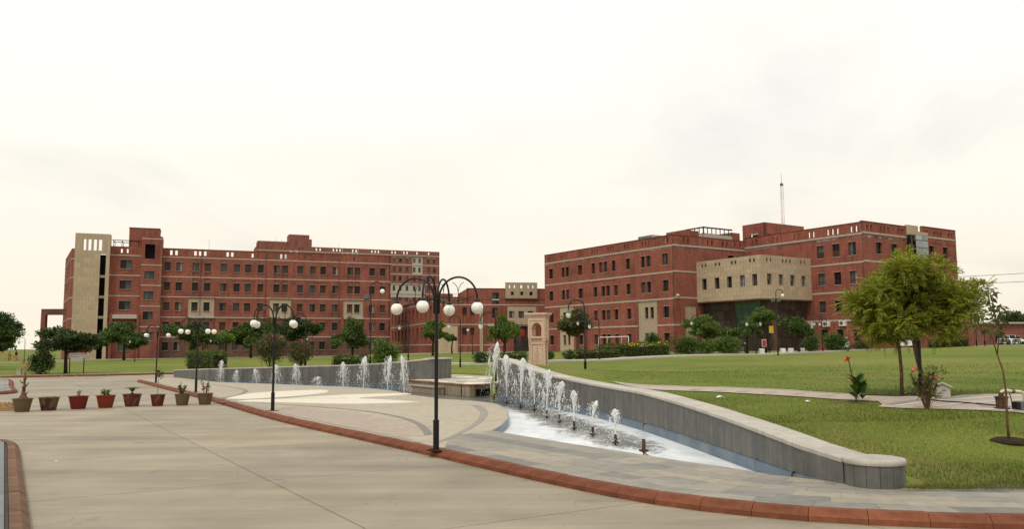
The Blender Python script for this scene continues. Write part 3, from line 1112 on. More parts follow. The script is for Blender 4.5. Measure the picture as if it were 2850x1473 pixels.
kd = catmull([tuple(KERB[i].xy) for i in range(_i0 - 8, len(KERB))], 0.05)
kdn = left_normals(kd)
rows_w = [0.46, 0.40, 0.40, 0.40, 0.46, 0.50, 0.50, 0.50] + [0.55] * 9
slabs = []
t0 = KW + 0.004
for r_, w in enumerate(rows_w):
    i = random.randint(0, 12)
    while i < len(kd) - 2:
        j = min(len(kd) - 1, i + random.choice([16, 18, 20, 22]))
        g = 0.004
        cell = []
        for (q, tt) in ((i, t0 + g), ((i + j) // 2, t0 + g), (j, t0 + g), (j, t0 + w - g), ((i + j) // 2, t0 + w - g), (i, t0 + w - g)):
            p = kd[q].xy + kdn[q] * tt
            cell.append((p.x, p.y))
        dd = Vector(cell[2]) - Vector(cell[0])
        if dd.length > 0.1:
            dd.normalize()
            cell[0] = tuple(Vector(cell[0]) + dd * g)
            cell[5] = tuple(Vector(cell[5]) + dd * g)
            quad = [cell[0], cell[2], cell[3], cell[5]]
            if area(quad) > 0.02:
                pc = clip_poly(front_poly, quad)
                if pc and abs(area(pc)) > 0.01:
                    if r_ == 0 or r_ == 4:
                        mt = 'stone_dark' if random.random() < 0.55 else 'stone_grey'
                    elif r_ in (1, 2, 3):
                        mt = random.choice(['stone_beige', 'stone_beige', 'stone_grey', 'stone_grey', 'stone_dark'] if random.random() < 0.4 else ['stone_beige', 'stone_grey'])
                    else:
                        mt = random.choice(['stone_grey', 'stone_grey', 'stone_beige'])
                    slabs.append((pc, mt))
        i = j
    t0 += w
# inner plaza: broken-bond slabs
for k in range(0, 110):
    y0 = 17.5 + k * 0.45
    x0 = -28.0 + random.uniform(0, 0.6)
    while x0 < 1.0:
        w = random.choice([0.75, 0.9, 0.9, 1.05])
        cx, cy = x0 + w / 2, y0 + 0.22
        if -28 < cx < 1:
            g = 0.003
            quad = [(x0 + g, y0 + g), (x0 + w - g, y0 + g), (x0 + w - g, y0 + 0.45 - g), (x0 + g, y0 + 0.45 - g)]
            pc = clip_poly(inner_poly, quad)
            if pc and abs(area(pc)) > 0.01:
                # below the dark inlaid band the slabs are pinkish
                pink = cy < 33.8 - (cx + 11.2) * 1.02 - 0.10 * max(0, cx + 5.4) ** 2 and cx < -2.2
                slabs.append((pc, 'plaza_pink' if pink else 'plaza_buff'))
        x0 += w


def reach(pc):
    return math.hypot(sum(p[0] for p in pc) / len(pc), sum(p[1] for p in pc) / len(pc))


slabs.sort(key=lambda s_: reach(s_[0]) if sum(p[0] for p in s_[0]) / len(s_[0]) < 8.3 else 999)
rest = MB()
rest_keys = ['stone_dark', 'stone_grey', 'stone_beige', 'stone_pinkish', 'plaza_buff', 'plaza_pink']
for i, (pc, mt) in enumerate(slabs):
    dz = random.uniform(-0.002, 0.0)
    if i < 290:
        mb = MB()
        mb.prism(pc, -0.03, dz, bottom=False)
        mb.build('paving_slab', MATS[mt], plaza)
    else:
        if area(pc) < 0:
            pc = pc[::-1]
        rest.sheet(pc, dz, rest_keys.index(mt))
o = rest.build('paving_slabs_beyond', [MATS[k] for k in rest_keys], plaza)
o['kind'] = 'stuff'


# inlaid shapes, 4 mm proud
def inlay(name, poly, mat, z=0.004):
    mb = MB()
    mb.prism([(p[0], p[1]) for p in poly], -0.02, z, bottom=False)
    return mb.build(name, MATS[mat], plaza)


def ribbon(pts, w0, w1, step=0.6):
    c_ = catmull(pts, step)
    n = left_normals(c_)
    m = len(c_) - 1
    L = [c_[i].xy + n[i] * (w0 + (w1 - w0) * i / m) / 2 for i in range(m + 1)]
    Rr = [c_[i].xy - n[i] * (w0 + (w1 - w0) * i / m) / 2 for i in range(m + 1)]
    return [tuple(p) for p in L + Rr[::-1]]


inlay('white_petal', [tuple(p.xy) for p in catmull([(-12.55, 36.3), (-12.75, 40.0), (-11.98, 42.0), (-10.3, 43.5), (-9.59, 43.0), (-9.25, 41.9), (-9.2, 40.4), (-9.9, 38.0), (-10.7, 36.8), (-11.41, 35.95)], 0.5)], 'stone_cream', 0.005)
inlay('white_petal', [(-11.41, 34.4), (-11.2, 35.5), (-10.2, 36.0), (-9.0, 37.5), (-7.8, 39.0), (-6.4, 39.6), (-5.1, 40.0), (-4.75, 39.3), (-5.2, 38.2), (-6.0, 37.4), (-6.7, 36.6),
                      (-6.55, 35.9), (-5.7, 35.4), (-4.7, 34.6), (-3.7, 33.4), (-4.5, 33.0), (-6.1, 32.6), (-7.4, 32.9), (-9.4, 33.8)], 'stone_cream', 0.005)
inlay('dark_band', ribbon([(-12.2, 34.6), (-9.67, 33.0), (-7.6, 31.4), (-5.7, 29.6), (-4.6, 28.2), (-3.4, 26.0), (-2.7, 24.0), (-2.3, 22.2), (-2.12, 21.1)], 0.10, 0.22), 'stone_dark', 0.006)
inlay('dark_line', ribbon([(-10.33, 36.3), (-8.7, 36.25), (-7.13, 36.15)], 0.16, 0.10), 'stone_dark', 0.008)
inlay('dark_line', ribbon([(-20.0, 53.0), (-17.3, 49.2), (-15.2, 46.0), (-13.9, 43.4), (-13.4, 41.9), (-12.9, 39.4), (-12.75, 37.5), (-12.7, 36.2)], 0.08, 0.22), 'stone_dark', 0.006)
inlay('dark_line', ribbon([(-12.62, 36.2), (-11.4, 35.7), (-10.4, 36.4), (-9.6, 37.6)], 0.14, 0.10), 'stone_dark', 0.007)
inlay('grey_band', ribbon([(-1.72, 19.4), (-1.38, 21.3), (-1.08, 23.6), (-0.95, 26.0), (-1.0, 28.6), (-1.4, 31.6)], 0.10, 0.32), 'stone_grey', 0.006)
inlay('dark_line', ribbon([(-24.9, 57.0), (-18.2, 45.9), (-13.05, 37.3), (-7.35, 27.5), (-3.5, 21.6), (-2.1, 19.3)], 0.07, 0.07), 'stone_grey', 0.006)

# ------------------------------------------------------------------ fountain basin: floor, rim faces, water
basin = tag(struct('basin'), kind='structure')
mb = MB()
mb.sheet([(p[0], p[1]) for p in pool_poly], -0.55)
mb.build('basin_floor', MATS['stone_grey'], basin)
rim = catmull(POOL_FRONT, 0.5)
rn = left_normals(rim)
mb = MB()
for i in range(len(rim) - 1):
    a, b = rim[i].xy, rim[i + 1].xy
    na, nb = rn[i] * -0.12, rn[i + 1] * -0.12
    mb.add([(a.x, a.y, -0.6), (b.x, b.y, -0.6), (b.x, b.y, -0.004), (a.x, a.y, -0.004), (a.x + na.x, a.y + na.y, -0.004), (b.x + nb.x, b.y + nb.y, -0.004)],
           [(0, 1, 2, 3), (3, 2, 5, 4)])
mb.build('rim', MATS['bluetile'], basin)
mb = MB()
mb.sheet([(p[0], p[1]) for p in pool_poly], WATER_Z)
wo = mb.build('water', MATS['water'])
tag(wo, kind='structure')


# ------------------------------------------------------------------ fountain walls
def fountain_wall(name, label, line, thick, panel, cop, lean=1):
    """line: (x, y, top); face on the line, body behind it (left of travel when lean = 1)"""
    root = thing(name, (line[len(line) // 2][0], line[len(line) // 2][1], 0), label, 'wall')
    ox, oy, _ = root.location
    c_ = catmull(line, panel)
    n = [v * lean for v in left_normals(c_)]
    for i in range(len(c_) - 1):
        a, b = c_[i], c_[i + 1]
        d = (b.xy - a.xy).normalized() * 0.002
        ins = n[i] * random.uniform(0.0, 0.003)
        for part, off0, off1, zb, zt in (('panel', 0.0, 0.045, -0.12, -0.075),):
            p = []
            for z_ in (0, 1):
                for (q, dd, nn, o_) in ((a, d, n[i], off0), (b, -d, n[i + 1], off0), (b, -d, n[i + 1], off1), (a, d, n[i], off1)):
                    w = q.xy + dd + nn * o_ + ins
                    p.append((w.x - ox, w.y - oy, zb if z_ == 0 else q.z + zt))
            if lean < 0:
                p = p[3::-1] + p[7:3:-1]
            mb = MB()
            mb.hexa(p)
            mb.build('granite_panel', MATS['granite'], root)
    # core and plaster back
    mb = MB()
    for i in range(len(c_) - 1):
        a, b = c_[i], c_[i + 1]
        p = []
        for z_ in (0, 1):
            for (q, nn, o_) in ((a, n[i], 0.05), (b, n[i + 1], 0.05), (b, n[i + 1], thick - 0.03), (a, n[i], thick - 0.03)):
                w = q.xy + nn * o_
                p.append((w.x - ox, w.y - oy, -0.6 if z_ == 0 else q.z - 0.07))
        if lean < 0:
            p = p[3::-1] + p[7:3:-1]
        mb.hexa(p)
    mb.build('core', MATS['concrete_trim'], root)
    # mosaic skirting below plaza level
    mb = MB()
    for i in range(len(c_) - 1):
        a, b = c_[i].xy - n[i] * 0.03, c_[i + 1].xy - n[i + 1] * 0.03
        a2, b2 = c_[i].xy + n[i] * 0.02, c_[i + 1].xy + n[i + 1] * 0.02
        v = [(a.x - ox, a.y - oy, -0.5), (b.x - ox, b.y - oy, -0.5), (b.x - ox, b.y - oy, -0.01), (a.x - ox, a.y - oy, -0.01), (a2.x - ox, a2.y - oy, 0.0), (b2.x - ox, b2.y - oy, 0.0)]
        f = [(0, 1, 2, 3), (3, 2, 5, 4)] if lean > 0 else [(3, 2, 1, 0), (4, 5, 2, 3)]
        mb.add(v, f)
    mb.build('mosaic_skirting', MATS['bluetile'], root)
    c2 = catmull(line, cop)
    n2 = [v * lean for v in left_normals(c2)]
    for i in range(len(c2) - 1):
        a, b = c2[i], c2[i + 1]
        d = (b.xy - a.xy).normalized() * 0.004
        p = []
        for z_ in (-0.072, -0.012):
            for (q, dd, nn, o_) in ((a, d, n2[i], -0.022), (b, -d, n2[i + 1], -0.022), (b, -d, n2[i + 1], thick), (a, d, n2[i], thick)):
                w = q.xy + dd + nn * o_
                p.append((w.x - ox, w.y - oy, q.z + z_))
        v = p[:8]
        for (q, dd, nn, o_) in ((a, d, n2[i], -0.012), (b, -d, n2[i + 1], -0.012), (b, -d, n2[i + 1], thick - 0.015), (a, d, n2[i], thick - 0.015)):
            w = q.xy + dd + nn * o_
            v.append((w.x - ox, w.y - oy, q.z))
        f = [(3, 2, 1, 0), (0, 1, 5, 4), (1, 2, 6, 5), (2, 3, 7, 6), (3, 0, 4, 7), (4, 5, 9, 8), (5, 6, 10, 9), (6, 7, 11, 10), (7, 4, 8, 11), (8, 9, 10, 11)]
        if lean < 0:
            f = [q[::-1] for q in f]
        mb = MB()
        mb.add(v, f)
        mb.build('coping_slab', MATS['coping'], root)
    return root


wr = fountain_wall('fountain_wall', 'long curved grey granite wall sloping down to a round end beside the lawn', WALL_R, 0.62, 0.46, 1.0)
wl = fountain_wall('fountain_wall', 'curved grey granite wall rising from left to right behind the far jets', WALL_L, 0.62, 0.6, 1.3)
# the round drum that ends the near wall
dx_, dy_ = 5.70 - wr.location.x, 13.30 - wr.location.y
mb = MB()
mb.lathe([(0.40, -0.3), (0.40, 0.33)], 40, (dx_, dy_, 0))
mb.build('drum_core', MATS['stone_dark'], wr, smooth=True)
for k in range(14):
    a0, a1 = 2 * math.pi * k / 14 + 0.008, 2 * math.pi * (k + 1) / 14 - 0.008
    mb = MB()
    ring = [a0 + (a1 - a0) * j / 3 for j in range(4)]
    pl = [(dx_ + 0.445 * math.cos(t), dy_ + 0.445 * math.sin(t)) for t in ring] + [(dx_ + 0.40 * math.cos(t), dy_ + 0.40 * math.sin(t)) for t in ring[::-1]]
    mb.prism(pl, -0.1, 0.335)
    mb.build('granite_panel', MATS['granite'], wr)
mb = MB()
mb.lathe([(0.40, 0.34), (0.462, 0.34), (0.47, 0.355), (0.47, 0.40), (0.455, 0.418), (0.001, 0.42)], 48, (dx_, dy_, 0))
mb.build('drum_coping', MATS['coping'], wr, smooth=True)
# end faces of the tall ends
for root, line, lean in ((wl, WALL_L, 1), (wr, WALL_R, 1)):
    i = -1 if root is wl else 0
    q = Vector(line[i])
    nn = left_normals([Vector(p) for p in line])[i]
    tdir = Vector((nn.y, -nn.x)) * (1 if i == -1 else -1)
    mb = MB()
    a, b = q.xy, q.xy + nn * 0.60
    a2, b2 = a + tdir * 0.05, b + tdir * 0.05
    ox, oy = root.location.x, root.location.y
    pl = [(p.x - ox, p.y - oy) for p in (a, b, b2, a2)]
    mb.prism(pl, -0.3, q.z - 0.075)
    mb.build('end_panel', MATS['granite'], root)

# broad cheek at the tall end of the far wall
ox, oy = wl.location.x, wl.location.y
mb = MB()
mb.prism([(p[0] - ox, p[1] - oy) for p in [(-4.66, 48.22), (-4.3, 48.5), (-3.75, 49.7), (-3.7, 50.4), (-4.3, 50.7), (-5.2, 49.2)]], 0.0, 1.47)
mb.build('end_cheek', MATS['granite'], wl)
mb = MB()
mb.prism([(p[0] - ox, p[1] - oy) for p in [(-4.70, 48.15), (-4.25, 48.45), (-3.68, 49.7), (-3.62, 50.45), (-4.3, 50.8), (-5.3, 49.2)]], 1.475, 1.54)
mb.build('coping_slab', MATS['coping'], wl)

# ------------------------------------------------------------------ stage between the walls
stage = thing('fountain_stage', (-2.5, 46, 0), 'low stone stage with pale top between the two fountain walls', 'platform')
ox, oy = -2.5, 46
PT = 0.33
P2 = [(p[0] - ox, p[1] - oy) for p in PLATFORM]
mb = MB()
mb.prism([(p[0] * 0.985, p[1] * 0.985) for p in P2], PT - 0.07, PT - 0.02)
mb.build('slab_bed', MATS['joint'], stage)
mb = MB()
for i in range(len(P2)):
    a, b = Vector(P2[i]), Vector(P2[(i + 1) % len(P2)])
    if i == 1:
        continue
    nn = Vector((-(b - a).y, (b - a).x)).normalized()
    if area(P2) < 0:
        nn = -nn
    mb.hexa([(a.x, a.y, -0.6), (b.x, b.y, -0.6), (b.x + nn.x * 0.2, b.y + nn.y * 0.2, -0.6), (a.x + nn.x * 0.2, a.y + nn.y * 0.2, -0.6),
             (a.x, a.y, PT - 0.07), (b.x, b.y, PT - 0.07), (b.x + nn.x * 0.2, b.y + nn.y * 0.2, PT - 0.07), (a.x + nn.x * 0.2, a.y + nn.y * 0.2, PT - 0.07)])
mb.build('side_wall', MATS['sandstone_grey'], stage)
# the side with the spillway: a beam over a dark opening
a, b = Vector(P2[1]), Vector(P2[2])
d = (b - a).normalized()
nn = Vector((-d.y, d.x)) * (1 if area(P2) > 0 else -1)


def wallbit(s0, s1, z0, z1, y0, y1, name, mat):
    p = []
    for z_ in (z0, z1):
        for s_, y_ in ((s0, y0), (s1, y0), (s1, y1), (s0, y1)):
            w = a + d * s_ + nn * y_
            p.append((w.x, w.y, z_))
    mb = MB()
    mb.hexa(p)
    return mb.build(name, mat, stage)


wallbit(0.004, 0.42, -0.6, PT - 0.075, 0.004, 0.3, 'pier', MATS['sandstone_grey'])
wallbit(0.42, 2.6, 0.10, PT - 0.075, 0.0, 0.3, 'beam', MATS['sandstone_grey'])
wallbit(0.42, 5.5, -0.6, 0.25, 0.9, 1.0, 'spillway_back', MATS['interior_shade'])  # black panel: the shade under the stage is put into its colour
wallbit(0.30, 0.415, -0.6, 0.25, 0.31, 0.9, 'spillway_side', MATS['interior_shade'])
# edging and top slabs
edge = [Vector(p) for p in P2]
cen = Vector((sum(p[0] for p in P2) / len(P2), sum(p[1] for p in P2) / len(P2)))
for i in range(len(P2)):
    p, q = edge[i], edge[(i + 1) % len(P2)]
    nn2 = Vector((-(q - p).y, (q - p).x)).normalized() * (1 if area(P2) > 0 else -1)
    dd = (q - p).normalized()
    L = (q - p).length
    m = max(1, round(L / 1.2))
    for k in range(m):
        s0, s1 = L * k / m + 0.004, L * (k + 1) / m - 0.004
        pl = [p + dd * s0 - nn2 * 0.04, p + dd * s1 - nn2 * 0.04, p + dd * s1 + nn2 * 0.26, p + dd * s0 + nn2 * 0.26]
        mb = MB()
        mb.prism([tuple(v) for v in pl], PT - 0.066, PT + 0.0005 * i)
        mb.build('edging', MATS['kerb_pale'] if k % 3 else MATS['kerb_red'], stage)
inner = [tuple(edge[i] + (cen - edge[i]).normalized() * 0.33) for i in range(len(P2))]
if area(inner) < 0:
    inner = inner[::-1]
for i in range(-9, 10):
    for k in range(-14, 15):
        x0, y0 = i * 1.0 + (0.5 if k % 2 else 0), k * 0.7
        pc = clip_poly(inner, [(x0 + 0.004, y0 + 0.004), (x0 + 0.996, y0 + 0.004), (x0 + 0.996, y0 + 0.696), (x0 + 0.004, y0 + 0.696)])
        if pc and abs(area(pc)) > 0.02:
            mb = MB()
            mb.prism(pc, PT - 0.03, PT + 0.006 + random.uniform(0, 0.003), bottom=False)
            mb.build('paving_slab', MATS[random.choice(['stone_beige', 'coping', 'stone_cream'])], stage)
# step block in the channel
a_, b_ = Vector((-5.35, 46.1)), Vector((-3.45, 43.05))
d_ = (b_ - a_).normalized()
n_ = Vector((d_.y, -d_.x))
if n_.x > 0 and n_.y > 0:
    n_ = -n_
st = []
mb = MB()
for z_ in (-0.5, 0.09):
    for s_, y_ in ((0.2, 0.0), ((b_ - a_).length - 0.2, 0.0), ((b_ - a_).length - 0.2, 0.55), (0.2, 0.55)):
        w = a_ + d_ * s_ + n_ * y_ - Vector((ox, oy))
        st.append((w.x, w.y, z_))
mb.hexa(st)
mb.build('step', MATS['sandstone_grey'], stage)
mb = MB()
st = []
for z_ in (0.092, 0.14):
    for s_, y_ in ((0.16, -0.02), ((b_ - a_).length - 0.16, -0.02), ((b_ - a_).length - 0.16, 0.6), (0.16, 0.6)):
        w = a_ + d_ * s_ + n_ * y_ - Vector((ox, oy))
        st.append((w.x, w.y, z_))
mb.hexa(st)
mb.build('step_tread', MATS['stone_beige'], stage)

# ------------------------------------------------------------------ buildings
WIN_CACHE = {}


def win_meshes(w, h, kind):
    key = (round(w, 2), round(h, 2), kind)
    if key in WIN_CACHE:
        return WIN_CACHE[key]
    f = MB()
    t = 0.06
    for (x0, x1, z0, z1) in ((0, w, 0, t), (0, w, h - t, h), (0, t, t, h - t), (w - t, w, t, h - t), (w / 2 - t / 2, w / 2 + t / 2, t, h - t)):
        f.box(x0, x1, -0.05, 0.02, z0, z1)
    if kind == 'tall':
        f.box(t, w - t, -0.05, 0.02, h * 0.3 - t / 2, h * 0.3 + t / 2)
    p = MB()
    p.add([(t, 0, t), (w - t, 0, t), (w - t, 0, h - t), (t, 0, h - t)], [(0, 1, 2, 3)])
    s = MB()
    s.box(-0.06, w + 0.06, -0.36, 0.0, -0.07, -0.002)
    l_ = MB()
    l_.box(-0.04, w + 0.04, -0.33, -0.02, h + 0.002, h + 0.05)
    WIN_CACHE[key] = (f, p.mesh('pane', MATS['pane_dark']), s.mesh('sill', MATS['band_stone']), l_.mesh('lintel', MATS['band_stone']), {}, {})
    return WIN_CACHE[key]


class Face:
    """a vertical wall plane from p0 to p1 (left to right as seen from outside); s along it, y inwards"""

    def __init__(self, root, p0, p1):
        self.root = root
        self.p0, self.p1 = Vector(p0), Vector(p1)
        d = self.p1 - self.p0
        self.L = d.length
        self.d = d.normalized()
        self.rz = math.atan2(d.y, d.x)
        self.inw = Vector((-self.d.y, self.d.x))

    def at(self, s, z=0.0, y=0.0):
        q = self.p0 + self.d * s + self.inw * y
        return (q.x - self.root.location.x, q.y - self.root.location.y, z - self.root.location.z)

    def wall(self, s0, s1, z0, z1, holes, mat, y=0.0, t=0.35, name='wall', back=True):
        holes = [(max(h[0], s0), min(h[1], s1), max(h[2], z0), min(h[3], z1)) for h in holes]
        holes = [h for h in holes if h[0] < h[1] - 1e-3 and h[2] < h[3] - 1e-3]
        S = sorted(set([s0, s1] + [round(v, 3) for h in holes for v in h[:2]]))
        Z = sorted(set([z0, z1] + [round(v, 3) for h in holes for v in h[2:]]))
        mb = MB()
        solid = {}
        for i in range(len(S) - 1):
            for k in range(len(Z) - 1):
                cs, cz = (S[i] + S[i + 1]) / 2, (Z[k] + Z[k + 1]) / 2
                solid[i, k] = not any(h[0] < cs < h[1] and h[2] < cz < h[3] for h in holes)
        for (i, k), ok in solid.items():
            if not ok:
                continue
            a, b, c_, d = S[i] - s0, S[i + 1] - s0, Z[k] - z0, Z[k + 1] - z0
            mb.add([(a, 0, c_), (b, 0, c_), (b, 0, d), (a, 0, d)], [(0, 1, 2, 3)])
            if back:
                mb.add([(a, t, c_), (b, t, c_), (b, t, d), (a, t, d)], [(3, 2, 1, 0)])
            for (di, dk, q) in ((-1, 0, [(a, 0, c_), (a, 0, d), (a, t, d), (a, t, c_)]), (1, 0, [(b, 0, c_), (b, t, c_), (b, t, d), (b, 0, d)]),
                                (0, -1, [(a, 0, c_), (a, t, c_), (b, t, c_), (b, 0, c_)]), (0, 1, [(a, 0, d), (b, 0, d), (b, t, d), (a, t, d)])):
                if not solid.get((i + di, k + dk), False):
                    mb.add(q, [(0, 1, 2, 3)])
        return mb.build(name, mat, self.root, self.at(s0, z0, y), self.rz)

    def box(self, s0, s1, z0, z1, y0, y1, name, mat, parent=None):
        mb = MB()
        mb.box(0, s1 - s0, 0, y1 - y0, 0, z1 - z0)
        return mb.build(name, mat, self.root, self.at(s0, z0, y0), self.rz)

    def band(self, z, s0=None, s1=None, h=0.26, out=0.05, mat='band_stone', y=0.0):
        return self.box(0 if s0 is None else s0, self.L if s1 is None else s1, z - h / 2, z + h / 2, y - out, y + 0.1, 'string_course', MATS[mat])

    def window(self, s, z, w, h, pane='pane_dark', y=0.24, kind='plain', sill=True, frame='window_frame'):
        f, p, si, li, fc, pc = win_meshes(w, h, kind)
        if frame not in fc:
            fc[frame] = f.mesh('window', MATS[frame])
        if pane not in pc:
            m = p.copy()
            m.materials.clear()
            m.materials.append(MATS[pane])
            pc[pane] = m
        o = place('window', fc[frame], self.root, self.at(s, z, y), self.rz)
        place('pane', pc[pane], o)
        if sill:
            place('sill', si, o)
            place('lintel', li, o)
        # a drawn curtain or closed sash on some of them
        q = random.random()
        wide = w > 1.6
        if wide or q < 0.4:
            key = ('curtain', round(w, 2), round(h, 2), int(q * 10) % 4)
            if key not in pc:
                c_ = MB()
                k = int(q * 10) % 4
                x0, x1 = ((0.06, w / 2 - 0.03), (w / 2 + 0.03, w - 0.06), (0.06, w - 0.06), (w * 0.62, w - 0.06))[1 if wide else k]
                zt = h - 0.06 if (wide or k != 2) else h * 0.5
                zb = 0.06 if (wide or k != 2) else 0.06
                c_.box(x0, x1, -0.012, -0.004, zb, zt)
                pc[key] = c_.mesh('curtain', MATS[['pane_grey', 'curtain_warm', 'pane_brown', 'curtain_pale'][k] if not wide else 'pane_grey'])
            place('curtain', pc[key], o)
        return o


PANES = ['pane_dark', 'pane_dark', 'pane_brown', 'pane_mauve', 'pane_grey']

# ---- left block: five storeys, brick, with sandstone tower
LB = thing('brick_building', (-70.2, 163.0, 0.2), 'long five-storey red brick block with sandstone tower and rows of small windows', 'building')
M0, M1 = (-70.19, 163.0), (-26.6, 180.0)
fm = Face(LB, M0, M1)
ML = fm.L
cols = [1.2, 3.38, 6.42, 8.7, 11.8, 14.35, 16.5, 19.0, 22.2, 23.9, 27.0, 29.58, 31.72, 34.3, 37.45, 39.0, 42.18, 44.5]
rows = [17.6, 13.6, 9.62, 5.72, 1.74]
WW, WH = 1.15, 1.76
panels = [(5.76, 10.73, 8.62, 12.2), (21.44, 25.79, 8.62, 12.2), (36.64, 40.89, 8.62, 12.2)]
strips = [6.42, 8.7, 22.2, 23.9, 37.45, 39.0]
boxes = [(13.3, 18.7, 12.6, 16.0), (28.9, 33.6, 12.6, 16.0), (28.9, 33.6, 4.6, 8.1), (13.3, 18.7, 4.6, 8.1)]     # shallow recessed fields
holes = []
for zi, z in enumerate(rows):
    for c_ in cols:
        if any(p[0] < c_ < p[1] and p[2] < z < p[3] for p in panels):
            continue
        holes.append((c_, c_ + WW, z, z + WH))
slots = []
for s, z0_, z1_ in [(2.15, 20.75, 21.7), (3.1, 20.75, 21.7), (6.65, 20.8, 21.7), (7.55, 20.8, 21.7), (8.5, 20.8, 21.7), (12.8, 20.8, 21.7), (13.7, 20.8, 21.7), (17.7, 20.75, 21.6),
                    (18.6, 20.75, 21.6), (22.5, 20.7, 21.65), (23.4, 20.7, 21.65), (24.3, 20.7, 21.65), (28.2, 20.7, 21.5), (29.05, 20.7, 21.5), (33.0, 20.7, 21.55), (33.9, 20.7, 21.55),
                    (37.8, 20.8, 21.6), (38.65, 20.8, 21.6), (39.5, 20.8, 21.6), (43.4, 20.7, 21.5), (44.3, 20.7, 21.5)]:
    slots.append((s, s + 0.45, z0_, z1_))
sh = [(s, s + WW, rows[1] + WH + 0.05, rows[0] - 0.02) for s in strips]
fm.wall(0, ML, 4.4, 20.35, [h for h in holes if h[2] > 5] + panels + sh, MATS['brick'])
fm.wall(0, ML, 20.352, 22.0, slots, MATS['brick'], t=0.3, name='parapet')
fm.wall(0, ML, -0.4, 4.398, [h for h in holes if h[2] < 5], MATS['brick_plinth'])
for (a, b, c_, d) in sh:
    fm.box(a, b, c_, d, 0.14, 0.3, 'recess', MATS['brick'])
for pi, (a, b, c_, d) in enumerate(panels):
    ph = [(s, s + WW, rows[2], rows[2] + WH) for s in cols if a < s < b]
    fm.wall(a, b, c_, d, ph, MATS['sandstone'], y=0.10, t=0.3, name='stone_panel')
    fm.box(a - 0.1, b + 0.1, c_ - 0.42, c_ - 0.004, -0.35, 0.2, 'ledge', MATS['concrete_trim'])
    fm.box(a - 0.02, b + 0.3, d + 0.004, d + 0.12, -0.08, 0.1, 'panel_head', MATS['brick_plinth'])
for zi, z in enumerate(rows):
    for ci, s in enumerate(cols):
        pane = random.choice(PANES) if zi != 2 else random.choice(['pane_brown', 'pane_brown', 'pane_dark'])
        if zi == 0:
            pane = random.choice(['pane_mauve', 'pane_grey', 'pane_mauve', 'pane_dark'])
        fm.window(s, z, WW, WH, pane, y=0.30 if any(p[0] < s < p[1] and p[2] < z < p[3] for p in panels) else 0.22)
for z in (20.33, 16.4, 12.38, 8.33, 4.4):
    fm.band(z, h=0.22, out=0.045)
fm.box(-0.05, ML + 0.05, 22.002, 22.1, -0.06, 0.36, 'coping', MATS['kerb_red'])
for (a, b, c_, d) in boxes:
    fm.box(a, a + 0.12, c_, d, -0.055, 0.0, 'brick_fin', MATS['brick'])
    fm.box(a + 0.122, b, d - 0.12, d, -0.06, 0.0, 'brick_fin', MATS['brick'])
for s in (5.4, 21.0, 36.2):
    fm.box(s, s + 0.5, 4.5, 8.6, -0.5, 0.0, 'buttress', MATS['brick'])
for s in (8.0, 20.6, 35.7):
    mb = MB()
    mb.tube([(0, 0, 0), (0, 0, 17.5)], 0.05, 6)
    mb.build('downpipe', MATS['brick_plinth'], LB, fm.at(s, 4.5, -0.09))

# the part left of the main front: stair shaft, block with wide windows, tower, wing
fb = Face(LB, Vector(M0) + Vector((-0.93, -0.36)) * 9.3 - fm.inw * 0.6, Vector(M0) - fm.inw * 0.6)      # s = 0 at -9.3
Z0 = 9.3
bw = [(-6.72, -4.68, z, z + 1.76) for z in (17.7, 13.68, 9.66)] + [(-6.6, -4.6, 5.4, 7.2), (-6.6, -4.6, 1.7, 3.4)]
fb.wall(0.3, Z0 - 2.85, -0.4, 20.35, [(a + Z0, b + Z0, c_, d) for a, b, c_, d in bw], MATS['brick'])
fb.wall(0.3, Z0 - 2.85, 20.352, 22.05, [(s + Z0, s + 0.35 + Z0, 20.8, 21.6) for s in (-6.75, -5.7, -4.7)], MATS['brick'], t=0.3, name='parapet')
for a, b, c_, d in bw:
    fb.window(a + Z0, c_, b - a, d - c_, random.choice(['pane_grey', 'pane_grey', 'pane_dark']), y=0.22)
for z in (20.33, 16.4, 12.38, 8.33):
    fb.band(z, 0.3, Z0 - 2.85, h=0.22)
fb.box(1.6, 5.9, 7.95, 8.75, -0.9, 0.0, 'porch_lintel', MATS['concrete_trim'])
fb.box(1.1, 1.58, -0.4, 9.0, -0.9, -0.005, 'buttress', MATS['brick'])
fb.box(5.92, 6.3, -0.4, 9.0, -0.9, -0.005, 'buttress', MATS['brick'])
fs_ = Face(LB, Vector(M0) + Vector((-0.93, -0.36)) * 3.0 - fm.inw * 1.2, Vector(M0) + Vector((0.93, 0.36)) * 0.75 - fm.inw * 1.2)
sw = [(0.62, 2.4, 19.75, 22.65), (0.68, 2.4, 15.66, 17.35), (0.66, 2.4, 11.68, 13.4), (0.66, 2.4, 7.7, 9.4), (0.66, 2.4, 3.7, 5.4)]
fs_.wall(0, fs_.L, -0.4, 24.2, sw, MATS['brick'])
for i, (a, b, c_, d) in enumerate(sw):
    if i == 0:
        fs_.box(a, b, c_, d, 0.9, 1.0, 'shaft_opening_shade', MATS['interior_shade'])  # black backing, painted as the shade inside the shaft
    else:
        fs_.window(a, c_, b - a, d - c_, 'pane_dark' if i == 3 else 'pane_grey', y=0.25)
for z in (23.7, 18.5, 14.5, 10.4, 6.4):
    fs_.band(z, h=0.2)
fside = Face(LB, fs_.p0 + fm.inw * 6.0, fs_.p0)
fside.wall(0, 6, -0.4, 24.2, [], MATS['brick'])
fside2 = Face(LB, fs_.p1, fs_.p1 + fm.inw * 6.0)
fside2.wall(0, 6, -0.4, 24.2, [], MATS['brick'])
